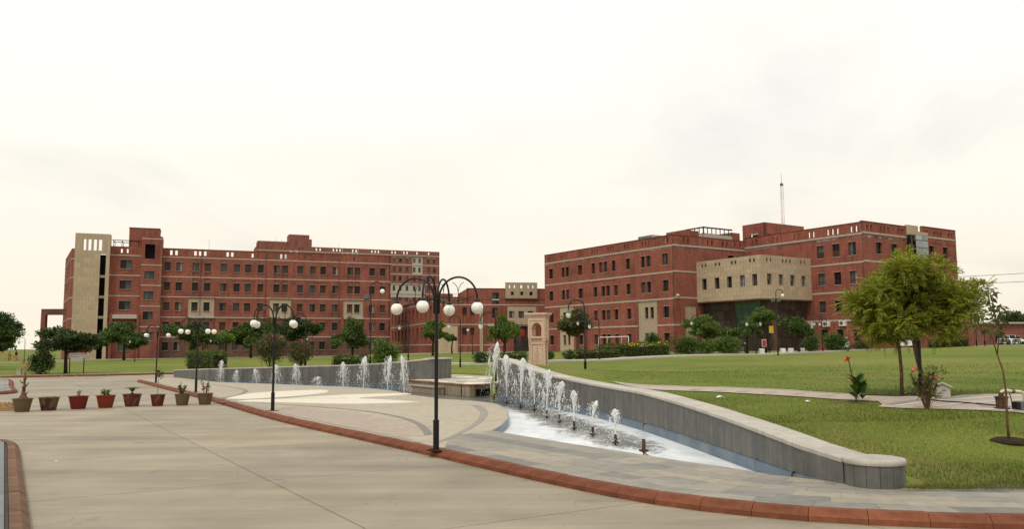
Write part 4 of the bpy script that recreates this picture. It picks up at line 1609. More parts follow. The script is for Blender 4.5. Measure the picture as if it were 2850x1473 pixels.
# stair head behind
fh = Face(LB, Vector(M0) + Vector((-0.93, -0.36)) * 5.5 + fm.inw * 1.4, Vector(M0) + Vector((0.93, 0.36)) * 0.1 + fm.inw * 1.4)
fh.wall(0, fh.L, 20.0, 26.05, [], MATS['brick'])
fh.box(-0.06, fh.L + 0.06, 26.052, 26.16, -0.08, 5.2, 'coping', MATS['kerb_red'])
for a, b in ((fh.p0 + fm.inw * 5, fh.p0), (fh.p1, fh.p1 + fm.inw * 5)):
    Face(LB, a, b).wall(0, 5, 20.0, 26.048, [], MATS['brick'])
# roof pergola
pg = MB()
for x in (0, 1.5, 3.0, 4.5):
    pg.box(x, x + 0.1, 0, 0.1, 0, 1.3)
    pg.box(x, x + 0.1, 3.4, 3.5, 0, 1.3)
    pg.box(x, x + 0.1, 0, 3.5, 1.3, 1.42)
pg.box(-0.2, 4.9, -0.1, 0.05, 1.422, 1.55)
pg.box(-0.2, 4.9, 3.45, 3.6, 1.422, 1.55)
pg.build('roof_pergola', MATS['metal_black'], LB, fb.at(1.0, 22.0, 2.0), fb.rz)
# sandstone tower
ft = Face(LB, Vector(M0) + Vector((-0.93, -0.36)) * 14.6 - fm.inw * 1.9, Vector(M0) + Vector((-0.93, -0.36)) * 8.55 - fm.inw * 1.9)
TS = 14.6
tslots = [(-13.25 + TS, -12.7 + TS, 20.95, 23.1), (-12.35 + TS, -11.82 + TS, 20.95, 23.1), (-11.42 + TS, -10.88 + TS, 20.95, 23.1), (-10.55 + TS, -10.0 + TS, 20.95, 23.1)]
cut = (-10.2 + TS, -9.2 + TS, -0.4, 20.3)
ft.wall(0, ft.L, 20.3, 24.2, tslots, MATS['sandstone'], t=0.35, name='tower_head')
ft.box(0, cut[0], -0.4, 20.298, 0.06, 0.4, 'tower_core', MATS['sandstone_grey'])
ft.box(cut[1], ft.L, -0.4, 20.298, 0.0, 0.5, 'tower_edge', MATS['sandstone'])
ft.box(cut[0] - 2.5, cut[1] + 0.4, -0.4, 20.298, 1.6, 1.7, 'tower_opening_shade', MATS['interior_shade'])  # dark sheet whose colour gives the shade inside the slot
for z in (15.75, 11.8, 7.9, 4.0):
    ft.box(cut[0] + 0.003, cut[1] - 0.003, z, z + 0.5, 0.1, 0.4, 'tower_beam', MATS['sandstone_grey'])
me_cache = {}


def clad(face, s0, s1, z0, z1, pw, ph, mat, holes=(), y=0.0, name='stone_slab'):
    """individual cladding slabs in stack bond with random widths per course"""
    z, r_ = z0, 0
    while z < z1 - 0.1:
        h = min(ph, z1 - z)
        s = s0
        first = True
        while s < s1 - 0.05:
            w = pw * (0.5 if first and r_ % 2 else 1.0)
            first = False
            w = min(w, s1 - s)
            if s1 - (s + w) < 0.2:
                w = s1 - s
            bits = [(s, s + w, z, z + h)]
            for hh in holes:
                nb = []
                for (a, b, c_, d) in bits:
                    if hh[1] <= a or hh[0] >= b or hh[3] <= c_ or hh[2] >= d:
                        nb.append((a, b, c_, d))
                        continue
                    if hh[0] > a:
                        nb.append((a, hh[0], c_, d))
                    if hh[1] < b:
                        nb.append((hh[1], b, c_, d))
                    a2, b2 = max(a, hh[0]), min(b, hh[1])
                    if hh[2] > c_:
                        nb.append((a2, b2, c_, hh[2]))
                    if hh[3] < d:
                        nb.append((a2, b2, hh[3], d))
                bits = nb
            for (a, b, c_, d) in bits:
                if b - a < 0.03 or d - c_ < 0.03:
                    continue
                key = (round(b - a, 2), round(d - c_, 2), mat)
                if key not in me_cache:
                    mb = MB()
                    mb.box(0.006, key[0] - 0.006, 0, 0.055, 0.006, key[1] - 0.006)
                    me_cache[key] = mb.mesh(name, MATS[mat])
                place(name, me_cache[key], face.root, face.at(a, c_, y - random.uniform(0, 0.008)), face.rz)
            s += w
        z += h
        r_ += 1


clad(ft, 0, cut[0], -0.4, 20.3, 1.1, 0.9, 'sandstone', y=0.0)
ftl = Face(LB, ft.p0 + fm.inw * 4.0, ft.p0)
ftl.wall(0, 4.0, -0.4, 24.2, [], MATS['sandstone'], name='tower_side')
Face(LB, ft.p1, ft.p1 + fm.inw * 2.5).wall(0, 2.5, 20.3, 24.2, [], MATS['sandstone'], name='tower_side')
ftb = Face(LB, ft.p0 + fm.inw * 4.0, ft.p1 + fm.inw * 4.0)
ftb.wall(0, 1.0, 20.3, 24.0, [], MATS['sandstone'], name='tower_back')
# wing beyond the tower
W0, Wf = Vector((-84.5, 157.6)), Vector((-96.1, 176.9))
fw1 = Face(LB, Wf, W0)
fw2 = Face(LB, W0, ft.p0 + fm.inw * 1.5)
wh = []
for z in (17.4, 13.5, 9.5):
    for s in (4.5, 8.5, 13.5, 17.0):
        wh.append((s, s + 1.2, z, z + 2.2))
fw1.wall(0, fw1.L, -0.4, 21.4, wh, MATS['brick'])
for a, b, c_, d in wh:
    fw1.window(a, c_, b - a, d - c_, 'pane_dark', y=0.2)
fw2.wall(0, fw2.L, -0.4, 21.4, [], MATS['brick'])
for f_ in (fw1, fw2):
    for z in (19.4, 15.8, 11.9, 7.9):
        f_.band(z, h=0.2, out=0.04)
# porch frame on the far left
fp = Face(LB, Vector((-94.6, 166.0)), Vector((-88.0, 166.5)))
fp.box(0, 0.9, -0.3, 9.0, 0, 0.9, 'porch_pillar', MATS['brick'])
fp.box(0.0, 5.2, 9.003, 10.2, 0.05, 0.9, 'porch_beam', MATS['brick_plinth'])
# back and roof
mb = MB()
mb.prism([(p[0] - LB.location.x, p[1] - LB.location.y) for p in [(-84.5, 158.5), (-70.3, 163.6), (-26.8, 180.5), (-31.5, 192.5), (-90, 170)]], 20.0 - 0.2, 20.3 - 0.2)
mb.build('roof', MATS['concrete_trim'], LB)
Face(LB, M1, Vector(M1) + fm.inw * 12.5).wall(0, 12.5, -0.4, 22.0, [], MATS['brick'])
Face(LB, Vector(M1) + fm.inw * 12.5, Vector(M0) + fm.inw * 12.5).wall(0, ML, -0.4, 20.3, [], MATS['brick'])
# water tanks and aerials on the roof
tk = MB()
tk.lathe([(0.8, 0), (0.85, 0.1), (0.85, 1.3), (0.6, 1.6), (0.25, 1.7), (0.25, 1.8)], 16, (0, 0, 0))
tk.build('water_tank', MATS['white_paint'], LB, fm.at(24.5, 20.9, 6.0), 0, True)
tp = MB()
for q in ((0, 0), (1.2, 0), (1.2, 1.2), (0, 1.2)):
    tp.tube([(q[0], q[1], 0), (q[0], q[1], 2.6)], 0.04, 6)
for z in (1.0, 2.0):
    tp.tube([(0, 0, z), (1.2, 0, z), (1.2, 1.2, z), (0, 1.2, z), (0, 0, z)], 0.03, 6)
tp.build('tank_frame', MATS['white_paint'], LB, fm.at(26.0, 20.6, 5.0))
for s, h in ((9.5, 4.5), (23, 5.5), (24.2, 5.0), (36.5, 4.2)):
    mb = MB()
    mb.tube([(0, 0, 0), (0, 0, h)], 0.025, 5)
    mb.build('aerial', MATS['metal_grey'], LB, fm.at(s, 20.5, 6))
mb = MB()
mb.box(0, 3.4, 0, 0.06, 0.9, 0.96)
mb.box(0, 3.4, 0, 0.06, 0.5, 0.55)
for x in (0, 1.1, 2.2, 3.34):
    mb.box(x, x + 0.06, 0, 0.06, 0, 1.8 if x in (0, 3.34) else 1.1)
mb.build('roof_rail', MATS['white_paint'], LB, fm.at(36.8, 21.9, 3.0), fm.rz)

# ---- far block behind it
DB = thing('brick_building', (-58, 297, 0.3), 'distant tall red brick block with pale bands rising behind the long block', 'building')
D0, D1 = (-88.42, 285.0), (-27.37, 310.0)
fd = Face(DB, D0, D1)
dh = []
dcols = [2.0, 5.5, 9.0, 12.5, 16, 19.5, 23, 26.5, 30, 33.5, 37, 40.5, 44.5, 48.1, 50.4, 53.0, 55.8, 57.8, 61.2, 63.5]
drows = [33.45, 29.9, 26.5, 22.9, 19.2]
for z in drows:
    for s in dcols:
        dh.append((s, s + 1.0, z, z + 1.85))
dpan = [(55.5, 59.4, 29.2, 35.3), (47.3, 60.3, 20.5, 25.0)]
keep = [h for h in dh if not any(p[0] < h[0] < p[1] and p[2] < h[2] < p[3] for p in dpan)]
fd.wall(0, fd.L, 0, 36.1, keep + dpan, MATS['brick_far'])
for (a, b, c_, d) in dpan:
    fd.wall(a, b, c_, d, [h for h in dh if a < h[0] < b and c_ < h[2] < d], MATS['concrete_trim'], y=0.06, t=0.3, name='stone_panel')
fd.wall(0, fd.L, 36.102, 37.9, [(s, s + 0.5, 36.6, 37.5) for s in (3, 4.2, 8, 9.2, 14, 15.2, 20, 21.3, 26, 27.2, 28.4, 33, 34.2, 40, 41.2, 42.4, 47.5, 48.7, 52, 53.2, 57, 61.5)], MATS['brick_far'], t=0.3, name='parapet')
for (s, b, z, d) in dh:
    fd.window(s, z, 1.0, 1.85, random.choice(['pane_grey', 'pane_dark', 'pane_mauve']), y=0.2, sill=False)
for z in (36.1, 32.55, 29.0, 25.4, 21.8):
    fd.band(z, h=0.35, out=0.06)
Face(DB, D1, Vector(D1) + fd.inw * 14).wall(0, 14, 0, 37.9, [], MATS['brick_far'])
Face(DB, Vector(D0) + fd.inw * 14, D0).wall(0, 14, 0, 37.9, [], MATS['brick_far'])
mb = MB()
mb.prism([(p[0] - DB.location.x, p[1] - DB.location.y) for p in (D0, D1, Vector(D1) + fd.inw * 14, Vector(D0) + fd.inw * 14)], 34.8, 35.2)
mb.build('roof', MATS['concrete_trim'], DB)
fd.box(0.3, 13.5, 36.0, 39.6, 2.0, 8.0, 'roof_block', MATS['brick_far'])
fd.box(10.8, 17.8, 36.0, 42.2, 1.0, 7.0, 'stair_head', MATS['brick_far'])
fd.box(13.5, 18.6, 36.0, 40.6, 0.2, 6.0, 'stair_head', MATS['brick_far'])

# ---- low block between
CB = thing('brick_building', (-4, 160, 1.1), 'low two-storey red brick block with sandstone parapet box between the taller blocks', 'building')
P0, P1 = (-14.87, 158.0), (6.9, 161.9)
fc = Face(CB, P0, P1)
ch = [(5.39, 6.22, 8.45, 9.72), (6.89, 7.69, 8.45, 9.72), (5.39, 6.22, 4.62, 5.82), (6.89, 7.69, 4.62, 5.82), (11.17, 12.52, 10.42, 12.6), (11.17, 12.3, 7.73, 9.67), (10.73, 11.46, 5.0, 6.03)]
cpan = [(14.13, 19.88, 6.44, 10.02), (0.62, 4.46, 1.0, 6.2)]
centr = (15.0, 18.4, 1.0, 6.2)
cst = [(5.39, 6.22, 6.6, 8.43), (6.89, 7.69, 6.6, 8.43), (5.39, 6.22, 2.6, 4.6), (6.89, 7.69, 2.6, 4.6)]
fc.wall(0, 6.25, 0.5, 11.6, [h for h in ch + cst + cpan if h[0] < 6.25], MATS['brick'])
fc.wall(6.25, fc.L, 0.5, 13.35, [h for h in ch + cst + [cpan[0], centr] if h[1] > 6.25], MATS['brick'])
for (a, b, c_, d) in cst:
    fc.box(max(a, 0), b, c_, d, 0.15, 0.3, 'recess', MATS['brick'])
for (a, b, c_, d) in ch:
    fc.window(a, c_, b - a, d - c_, 'pane_dark', y=0.22, sill=False)
pwn = [(14.5, 15.56, 7.72, 9.05), (16.33, 17.43, 7.72, 9.05), (18.2, 19.3, 7.72, 9.05)]
fc.wall(*cpan[0], pwn, MATS['sandstone'], y=0.06, t=0.3, name='stone_panel')
for (a, b, c_, d) in pwn:
    fc.window(a, c_, b - a, d - c_, 'pane_grey', y=0.28, sill=False)
fc.wall(*cpan[1], [], MATS['sandstone'], y=0.05, t=0.3, name='stone_panel')
fc.box(8.7, 9.35, 0.5, 10.25, -0.25, -0.003, 'stone_pilaster', MATS['sandstone'])
bx = [(14.43, 14.72, 13.5, 14.1), (15.37, 15.66, 13.5, 14.1), (16.68, 17.08, 13.5, 14.1), (18.11, 18.37, 13.5, 14.1), (19.06, 19.32, 13.5, 14.1), (14.79, 15.36, 12.12, 12.82), (16.65, 17.24, 12.12, 12.82), (18.47, 19.07, 12.1, 12.82)]
fc.wall(13.73, 20.03, 11.6, 14.62, bx, MATS['sandstone'], y=-0.4, t=0.35, name='parapet_box')
for (a, b, c_, d) in bx[5:]:
    fc.box(a, b, c_, d, -0.1, 0.0, 'window', MATS['pane_dark'])
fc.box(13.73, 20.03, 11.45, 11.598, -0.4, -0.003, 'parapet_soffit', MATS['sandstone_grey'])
for z, a, b in ((10.24, 0, 13.9), (10.24, 13.9, 21.9), (6.44, 0, 14.0), (2.5, 4.6, 14.0)):
    fc.band(z, a, b, h=0.22)
fc.box(10.2, 14.75, 6.1, 6.6, -1.0, -0.06, 'porch_lintel', MATS['concrete_trim'])
fc.box(14.8, 15.2, 0.5, 6.9, -1.0, -0.06, 'porch_pillar', MATS['brick'])
fc.box(centr[0] + 0.003, centr[1] - 0.003, 1.0, 6.19, 0.5, 0.6, 'entrance_glass', MATS['pane_lobby'])
fc.box(16.6, 17.6, 4.2, 5.6, 0.42, 0.46, 'notice', MATS['red_paint'])
fc.box(-0.05, 6.2, 11.602, 11.72, -0.06, 0.36, 'coping', MATS['kerb_red'])
fc.box(6.2, fc.L, 13.352, 13.47, -0.06, 0.36, 'coping', MATS['kerb_red'])
# receding left side with tall slots
SP = Vector((-30.5, 208.0))
fcs = Face(CB, SP, P0)
sl = []
for zr in ((7.6, 10.2), (3.6, 6.1)):
    k = 2.0
    while k < fcs.L - 2:
        sl.append((k, k + 1.8, zr[0], zr[1] if zr[0] > 5 else zr[1]))
        k += 4.6
fcs.wall(0, fcs.L, 0.4, 11.6, sl, MATS['brick'], t=0.5)
fcs.box(0, fcs.L, 0.4, 11.2, 0.9, 1.0, 'inner_dark', MATS['interior_shade'])
for z in (10.9, 6.9, 2.6):
    fcs.band(z, h=0.22)
fcs.box(0, fcs.L, 11.602, 11.72, -0.06, 0.5, 'coping', MATS['kerb_red'])
mb = MB()
mb.prism([(p[0] - CB.location.x, p[1] - CB.location.y) for p in (P0, P1, (2, 195), SP)], 10.0, 10.3)
mb.build('roof', MATS['concrete_trim'], CB)
Face(CB, Vector(P0) + fc.d * 6.25 + fc.inw * 16, Vector(P0) + fc.d * 6.25).wall(0, 16, 10.3, 13.35, [], MATS['brick'])
fc.box(0.5, 4.4, 11.6, 12.9, 8, 12, 'roof_tank_room', MATS['brick'])
rl = MB()
for i in range(9):
    rl.box(i * 0.5, i * 0.5 + 0.04, 0, 0.04, 0, 1.0)
rl.box(0, 4.04, 0, 0.04, 1.0, 1.05)
rl.box(0, 4.04, 0, 0.04, 0.5, 0.54)
rl.build('roof_rail', MATS['metal_black'], CB, fc.at(1.6, 11.3, 1.0), fc.rz)

# ---- right block
RB = thing('brick_building', (24.07, 123.0, 1.3), 'large four-storey red brick block with projecting sandstone box over a glass lobby', 'building')
A0, C1, C2, C3, C4 = (5.95, 150.59), (24.07, 123.0), (37.36, 131.73), (48.84, 114.25), (69.01, 127.5)
S1, K, E2 = (28.15, 125.68), (34.91, 115.39), (44.24, 121.52)
AV = Vector((-0.549, 0.836))
BV = Vector((0.836, 0.549))
fa1 = Face(RB, A0, C1)
rh = []
c1 = [(1.33, 1.2), (5.1, .95), (6.33, .95), (9.88, 1.2), (13.6, .92), (15.62, .92), (16.83, .92), (18.88, .92), (22.38, .97), (25.94, .93), (27.18, .93), (30.68, 1.25)]
c2 = [(1.38, 1.2), (5.16, .93), (6.4, .93), (9.92, 1.2), (14.12, .95), (16.16, .92), (17.38, .92), (19.4, .92), (22.42, .97), (25.97, .92), (27.2, .92), (30.72, 1.25)]
c3 = [(1.45, 1.2), (5.3, .8), (6.6, .8), (9.95, 1.2), (14.15, .92), (16.18, .92), (17.42, .92), (19.43, .92), (22.45, .97), (26.48, .8), (27.7, .8), (30.75, 1.22)]
rdef = [(14.36, 1.8, c1), (10.36, 1.76, c2), (6.4, 1.74, c3), (2.46, 1.68, c3)]
rp = [(4.38, 8.52, 0.9, 9.12), (25.04, 29.36, 0.9, 9.12)]
rh = [(s, s + w, z, z + h) for z, h, cc in rdef for s, w in cc]
inp = lambda h, pl: any(p[0] < h[0] < p[1] and p[2] < h[2] < p[3] for p in pl)
fa1.wall(0, fa1.L, 0.3, 17.2, [h for h in rh if not inp(h, rp)] + rp, MATS['brick'])
aslots = [0.98, 1.5, 5.25, 5.95, 6.6, 10.2, 10.9, 13.72, 14.4, 15.1, 17.9, 18.55, 19.2, 22.05, 22.7, 26.2, 26.95, 27.65, 31.15, 31.85]
fa1.wall(0, fa1.L, 17.202, 18.78, [(s, s + 0.32, 17.66, 18.46) for s in aslots], MATS['brick'], t=0.28, name='parapet')
for p in rp:
    fa1.wall(*p, [h for h in rh if inp(h, [p])], MATS['sandstone'], y=0.12, t=0.3, name='stone_panel')
for z, h, cc in rdef:
    for s, w in cc:
        fa1.window(s, z, w, h, random.choice(['pane_dark', 'pane_dark', 'pane_dark', 'pane_mauve']), y=0.42 if inp((s, s, z, z), rp) else 0.32, kind='tall')
for z in (17.22, 13.25, 9.22):
    fa1.band(z, h=0.26)
for a, b in ((0, 4.36), (8.54, 25.02), (29.38, 33.0)):
    fa1.band(5.27, a, b, h=0.24)
fa1.box(11.2, 11.32, 9.4, 13.1, -0.06, 0, 'brick_fin', MATS['brick'])
fa1.box(11.322, 19.8, 12.95, 13.1, -0.065, 0, 'brick_fin', MATS['brick'])
fa1.box(0.0, fa1.L, 18.782, 18.88, -0.06, 0.34, 'coping', MATS['kerb_red'])

fb1 = Face(RB, C1, C2)
bp1 = (2.3, 4.6, 0.9, 8.2)
b1h = [(12.0, 13.3, 14.7, 16.4), (13.9, 15.2, 14.7, 16.4)]
fb1.wall(0, fb1.L, 0.3, 17.2, [bp1] + b1h, MATS['brick'])
fb1.wall(0, fb1.L, 17.202, 18.78, [(s, s + 0.4, 17.66, 18.46) for s in (2.1, 3.1, 6.2, 7.3, 8.3, 10.7, 11.6, 13.4, 14.6)], MATS['brick'], t=0.28, name='parapet')
fb1.wall(*bp1, [], MATS['sandstone'], y=0.1, t=0.3, name='stone_panel')
for (a, b, c_, d) in b1h:
    fb1.window(a, c_, b - a, d - c_, 'pane_dark', y=0.25)
for z in (17.28, 13.34, 9.37):
    fb1.band(z, h=0.26)
for a, b in ((0, 2.28), (4.62, 8)):
    fb1.band(5.27, a, b, h=0.24)
fb1.box(0, fb1.L, 18.782, 18.88, -0.06, 0.34, 'coping', MATS['kerb_red'])
fb1.box(0.55, 0.85, 9.6, 9.9, -0.3, 0.0, 'wall_lamp', MATS['white_paint'])

fa2 = Face(RB, C2, C3)
a2h = [(13.42, 14.63, 14.74, 16.64), (16.02, 17.23, 14.74, 16.64), (18.62, 19.84, 14.74, 16.64), (13.46, 14.63, 10.74, 12.56), (16.1, 17.27, 10.74, 12.56), (18.67, 19.82, 10.74, 12.56),
       (13.47, 14.58, 6.8, 8.54), (16.1, 17.22, 6.8, 8.54), (18.7, 19.8, 6.8, 8.54), (13.6, 14.7, 2.6, 4.4), (16.2, 17.25, 2.6, 4.4), (18.84, 19.91, 2.6, 4.4)]
fa2.wall(0, fa2.L, 0.3, 17.5, a2h, MATS['brick'])
fa2.wall(0, fa2.L, 17.502, 19.25, [(s, s + 0.36, 18.0, 18.85) for s in (1.4, 2.2, 5.5, 6.3, 7.1, 9.5, 10.3, 12.0, 12.75, 15.2, 16.0, 16.8, 19.0, 19.8)], MATS['brick'], t=0.28, name='parapet')
for (a, b, c_, d) in a2h:
    fa2.window(a, c_, b - a, d - c_, random.choice(['pane_dark', 'pane_dark', 'pane_grey']), y=0.3, kind='tall')
for z in (17.7, 13.7, 9.62, 5.62):
    fa2.band(z, h=0.26)
fa2.box(0, fa2.L, 19.252, 19.35, -0.06, 0.34, 'coping', MATS['kerb_red'])

fb2 = Face(RB, C3, C4)
b2h = []
for s in (3.12, 6.88):
    b2h += [(s, s + 1.4, z, z + 1.7) for z in (14.98, 10.98, 7.0, 3.0)]
for s in (16.55, 20.3):
    b2h += [(s, s + 1.35, z, z + 1.7) for z in (15.3, 11.3, 7.3, 3.2)]
fb2.wall(0, 10.8, 0.6, 19.4, [h for h in b2h if h[1] < 10] + [(s, s + 0.55, 18.1, 19.0) for s in (0.9, 1.9, 4.2, 5.1, 6.0, 8.6, 9.5)], MATS['brick'])
fb2.wall(14.9, fb2.L, 0.6, 19.75, [h for h in b2h if h[0] > 14] + [(s, s + 0.5, 18.5, 19.2) for s in (15.4, 16.1, 18.0, 18.9, 19.7, 22.0, 22.8)], MATS['brick'])
for (a, b, c_, d) in b2h:
    fb2.window(a, c_, b - a, d - c_, 'pane_dark', y=0.3, kind='tall')
for z in (17.85, 13.85, 9.9, 5.9):
    fb2.band(z, 0, 10.8, h=0.26)
    fb2.band(z + 0.4, 14.9, fb2.L, h=0.26)
fb2.box(0, 10.8, 19.402, 19.5, -0.06, 0.34, 'coping', MATS['kerb_red'])
fb2.box(14.9, fb2.L, 19.752, 19.85, -0.06, 0.34, 'coping', MATS['kerb_red'])
for s in (16.5, 20.25):
    fb2.box(s, s + 0.1, 0.6, 15.2, -0.1, 0.0, 'brick_fin', MATS['brick'])
# glazed stair between
fb2.box(10.82, 11.7, 0.6, 18.2, -0.6, 1.0, 'stair_side', MATS['pane_dark'])
fb2.box(11.7, 14.88, 18.2, 18.7, -0.9, 1.0, 'stair_head', MATS['sandstone'])
fb2.box(12.0, 14.88, 18.702, 19.9, 0.6, 1.0, 'stair_parapet', MATS['sandstone'])
z = 1.0
while z < 18:
    for s in (11.72, 13.3):
        mb = MB()
        mb.box(0, 1.54, 0, 0.05, 0, 1.0)
        mb.build('glass_pane', MATS['pane_sky'], RB, fb2.at(s, z, -0.86), fb2.rz)
    z += 1.1
fb2.box(11.7, 14.88, 0.6, 18.198, -0.80, -0.7, 'stair_frame', MATS['metal_black'])

# sandstone box
fk1 = Face(RB, S1, K)
kl = [(1.08, 2.02, 10.58, 12.22), (3.62, 4.54, 10.58, 12.22), (6.02, 6.93, 10.58, 12.22), (8.45, 9.36, 10.58, 12.22), (10.7, 11.57, 10.58, 12.22)]
ks = [(s, s + 0.33, 13.95, 14.58) for s in (1.03, 1.75, 3.75, 4.45, 6.85, 7.55, 10.2, 10.95)]
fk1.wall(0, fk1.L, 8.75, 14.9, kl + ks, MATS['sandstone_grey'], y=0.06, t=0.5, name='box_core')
clad(fk1, 0, fk1.L, 8.75, 14.9, 1.2, 0.62, 'sandstone', kl + ks)
fk2 = Face(RB, K, E2)
kr = [(1.22, 2.2, 10.72, 12.25), (3.72, 4.68, 10.72, 12.25), (6.25, 7.22, 10.72, 12.25), (8.74, 9.7, 10.72, 12.25)]
ks2 = [(s, s + 0.33, 14.0, 14.62) for s in (1.14, 1.95, 4.52, 5.3, 6.15, 8.6, 9.4)]
fk2.wall(0.06, fk2.L, 8.75, 14.9, kr + ks2, MATS['sandstone_grey'], y=0.06, t=0.5, name='box_core')
clad(fk2, 0, fk2.L, 8.75, 14.9, 1.2, 0.62, 'sandstone', kr + ks2)
for f_, hh in ((fk1, kl), (fk2, kr)):
    for (a, b, c_, d) in hh:
        f_.window(a + 0.02, c_ + 0.02, b - a - 0.04, d - c_ - 0.04, 'pane_sky' if f_ is fk2 else random.choice(['pane_dark', 'pane_sky']), y=0.42, kind='tall', sill=False)
mb = MB()
bp = [S1, K, E2, C2]
mb.prism([(p[0] - 24.07, p[1] - 123.0) for p in bp], 8.55 - 1.3, 8.75 - 1.3)
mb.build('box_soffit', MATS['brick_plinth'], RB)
mb = MB()
mb.prism([(p[0] - 24.07, p[1] - 123.0) for p in bp], 14.4 - 1.3, 14.6 - 1.3)
mb.build('box_roof', MATS['sandstone_grey'], RB)
# lobby glass: two tilted curtain walls, pane by pane
Sg = Vector(S1) + BV * 0.5 - AV * 0.0
lob0 = Vector(S1) + BV * 1.2
lobK = Vector(K) + AV * 0.8 + BV * 0.8
lobE = Vector(E2) + AV * 0.8 - BV * 0.2
for (a, b, side) in ((lob0, lobK, 0), (lobK, lobE, 1)):
    f_ = Face(RB, a, b)
    n = max(3, round(f_.L / 1.25))
    zz = [1.3, 3.3, 4.6, 6.0, 7.3, 8.54]
    for i in range(n):
        for k in range(len(zz) - 1):
            w = f_.L / n
            lean0, lean1 = (8.54 - zz[k]) * 0.16, (8.54 - zz[k + 1]) * 0.16
            green = side == 0 and i >= n * 0.45 and k >= 2
            s0_, s1_ = i * w + 0.03, (i + 1) * w - 0.03
            mb = MB()
            h0, h1 = zz[k] + 0.03 - 1.3, zz[k + 1] - 0.03 - 1.3
            mb.hexa([(s0_, lean0, h0), (s1_, lean0, h0), (s1_, lean0 + 0.03, h0), (s0_, lean0 + 0.03, h0),
                     (s0_, lean1, h1), (s1_, lean1, h1), (s1_, lean1 + 0.03, h1), (s0_, lean1 + 0.03, h1)])
            mb.build('glass_pane', MATS['pane_green' if green else 'pane_lobby'], RB, f_.at(0, 1.3), f_.rz)
    mb = MB()
    for i in range(n + 1):
        w = f_.L / n
        mb.hexa([(i * w - 0.03, 1.18, 0), (i * w + 0.03, 1.18, 0), (i * w + 0.03, 1.26, 0), (i * w - 0.03, 1.26, 0),
                 (i * w - 0.03, 0.02, 7.24), (i * w + 0.03, 0.02, 7.24), (i * w + 0.03, 0.1, 7.24), (i * w - 0.03, 0.1, 7.24)])
    for k in zz[1:-1]:
        ln = (8.54 - k) * 0.16
        mb.box(0, f_.L, ln - 0.02, ln + 0.06, k - 1.3 - 0.028, k - 1.3 + 0.028)
    mb.build('mullions', MATS['metal_black'], RB, f_.at(0, 1.3), f_.rz)
# canopy frame, pillar and notices under it
fk2.box(3.4, 4.3, 1.2, 8.54, 1.2, 1.9, 'lobby_pillar', MATS['brick_plinth'])
fk2.box(2.0, 2.9, 3.9, 4.9, 0.6, 0.66, 'yellow_notice', MATS['yellow_paint'])
# roof blocks
RA = Vector(C1)
fr1 = Face(RB, Vector(C1) + AV * 4.6 + BV * 3.2, Vector(C1) + AV * 0.6 + BV * 3.2)
fr1.box(0, 4, 17.3, 19.85, 0, 3.0, 'roof_block', MATS['brick'])
fr2 = Face(RB, Vector(C1) + AV * 8.9 + BV * 1.2, Vector(C1) + AV * 5.7 + BV * 1.2)
fr2.box(0, 3.2, 17.3, 19.55, 0, 2.2, 'plant_box', MATS['concrete_trim'])
for i in range(5):
    fr2.box(0.1 + i * 0.61, 0.6 + i * 0.61, 18.8, 19.45, -0.03, -0.002, 'louvre', MATS['metal_grey'])
fr3 = Face(RB, Vector(C1) + BV * 7.7 + AV * 4.9, Vector(C1) + BV * 7.7 + AV * 1.0)
fr4 = Face(RB, Vector(C1) + BV * 7.7 + AV * 1.0, Vector(C1) + BV * 14.2 + AV * 1.0)
for f_, L in ((fr3, 3.9), (fr4, 6.5)):
    f_.box(0, L, 19.0, 19.65, 0, 0.3, 'pergola_beam', MATS['concrete_trim'])
    mb = MB()
    mb.box(-0.1, L + 0.1, -0.1, 0.1, 0.9, 1.1)
    mb.box(-0.1, L + 0.1, -0.05, 0.05, 0.0, 0.08)
    x = 0
    while x < L:
        mb.box(x, x + 0.1, -0.05, 0.05, 0.08, 0.9)
        x += 0.95
    mb.build('pergola_rail', MATS['metal_black'], RB, f_.at(0, 19.65, 0.1), f_.rz)
    x = 0.3
    while x < L:
        f_.box(x, x + 0.4, 17.3, 18.998, 0, 0.3, 'pergola_post', MATS['concrete_trim'])
        x += 2.8
fr4.box(0.4, 6.2, 17.3, 19.4, 1.6, 1.8, 'roof_room', MATS['interior_shade'])
fr4.box(6.6, 8.6, 17.3, 20.3, 0.3, 3, 'roof_block', MATS['brick'])
T0 = Vector(C2) + BV * 3.2
frt = Face(RB, Vector(C2) + BV * 1.5 + AV * 1.64, Vector(C2) + BV * 1.5 - AV * 2.9)
frt.wall(0, frt.L, 17.3, 21.6, [(1.5, 3.1, 18.9, 20.0)], MATS['brick'], name='stair_head')
frt.box(1.5, 3.1, 18.9, 20.0, 0.6, 0.7, 'roof_opening_shade', MATS['interior_shade'])  # black sheet coloured as the shade behind the hole
frt.box(1.4, 3.2, 20.002, 20.1, -0.1, 0.1, 'lintel', MATS['band_stone'])
frt2 = Face(RB, frt.p1, frt.p1 + BV * 9.7)
frt2.wall(0, 9.7, 17.3, 21.6, [(0.5, 1.8, 18.7, 19.9)], MATS['brick'], name='stair_head')
frt2.box(0.5, 1.8, 18.7, 19.9, 0.25, 0.3, 'roof_window', MATS['pane_grey'])
mb = MB()
mb.prism([(p[0] - 24.07, p[1] - 123.0) for p in (frt.p0, frt.p1, frt2.p1, frt2.p1 + AV * 4.5)], 21.602 - 1.3, 21.7 - 1.3)
mb.build('roof', MATS['kerb_red'], RB)
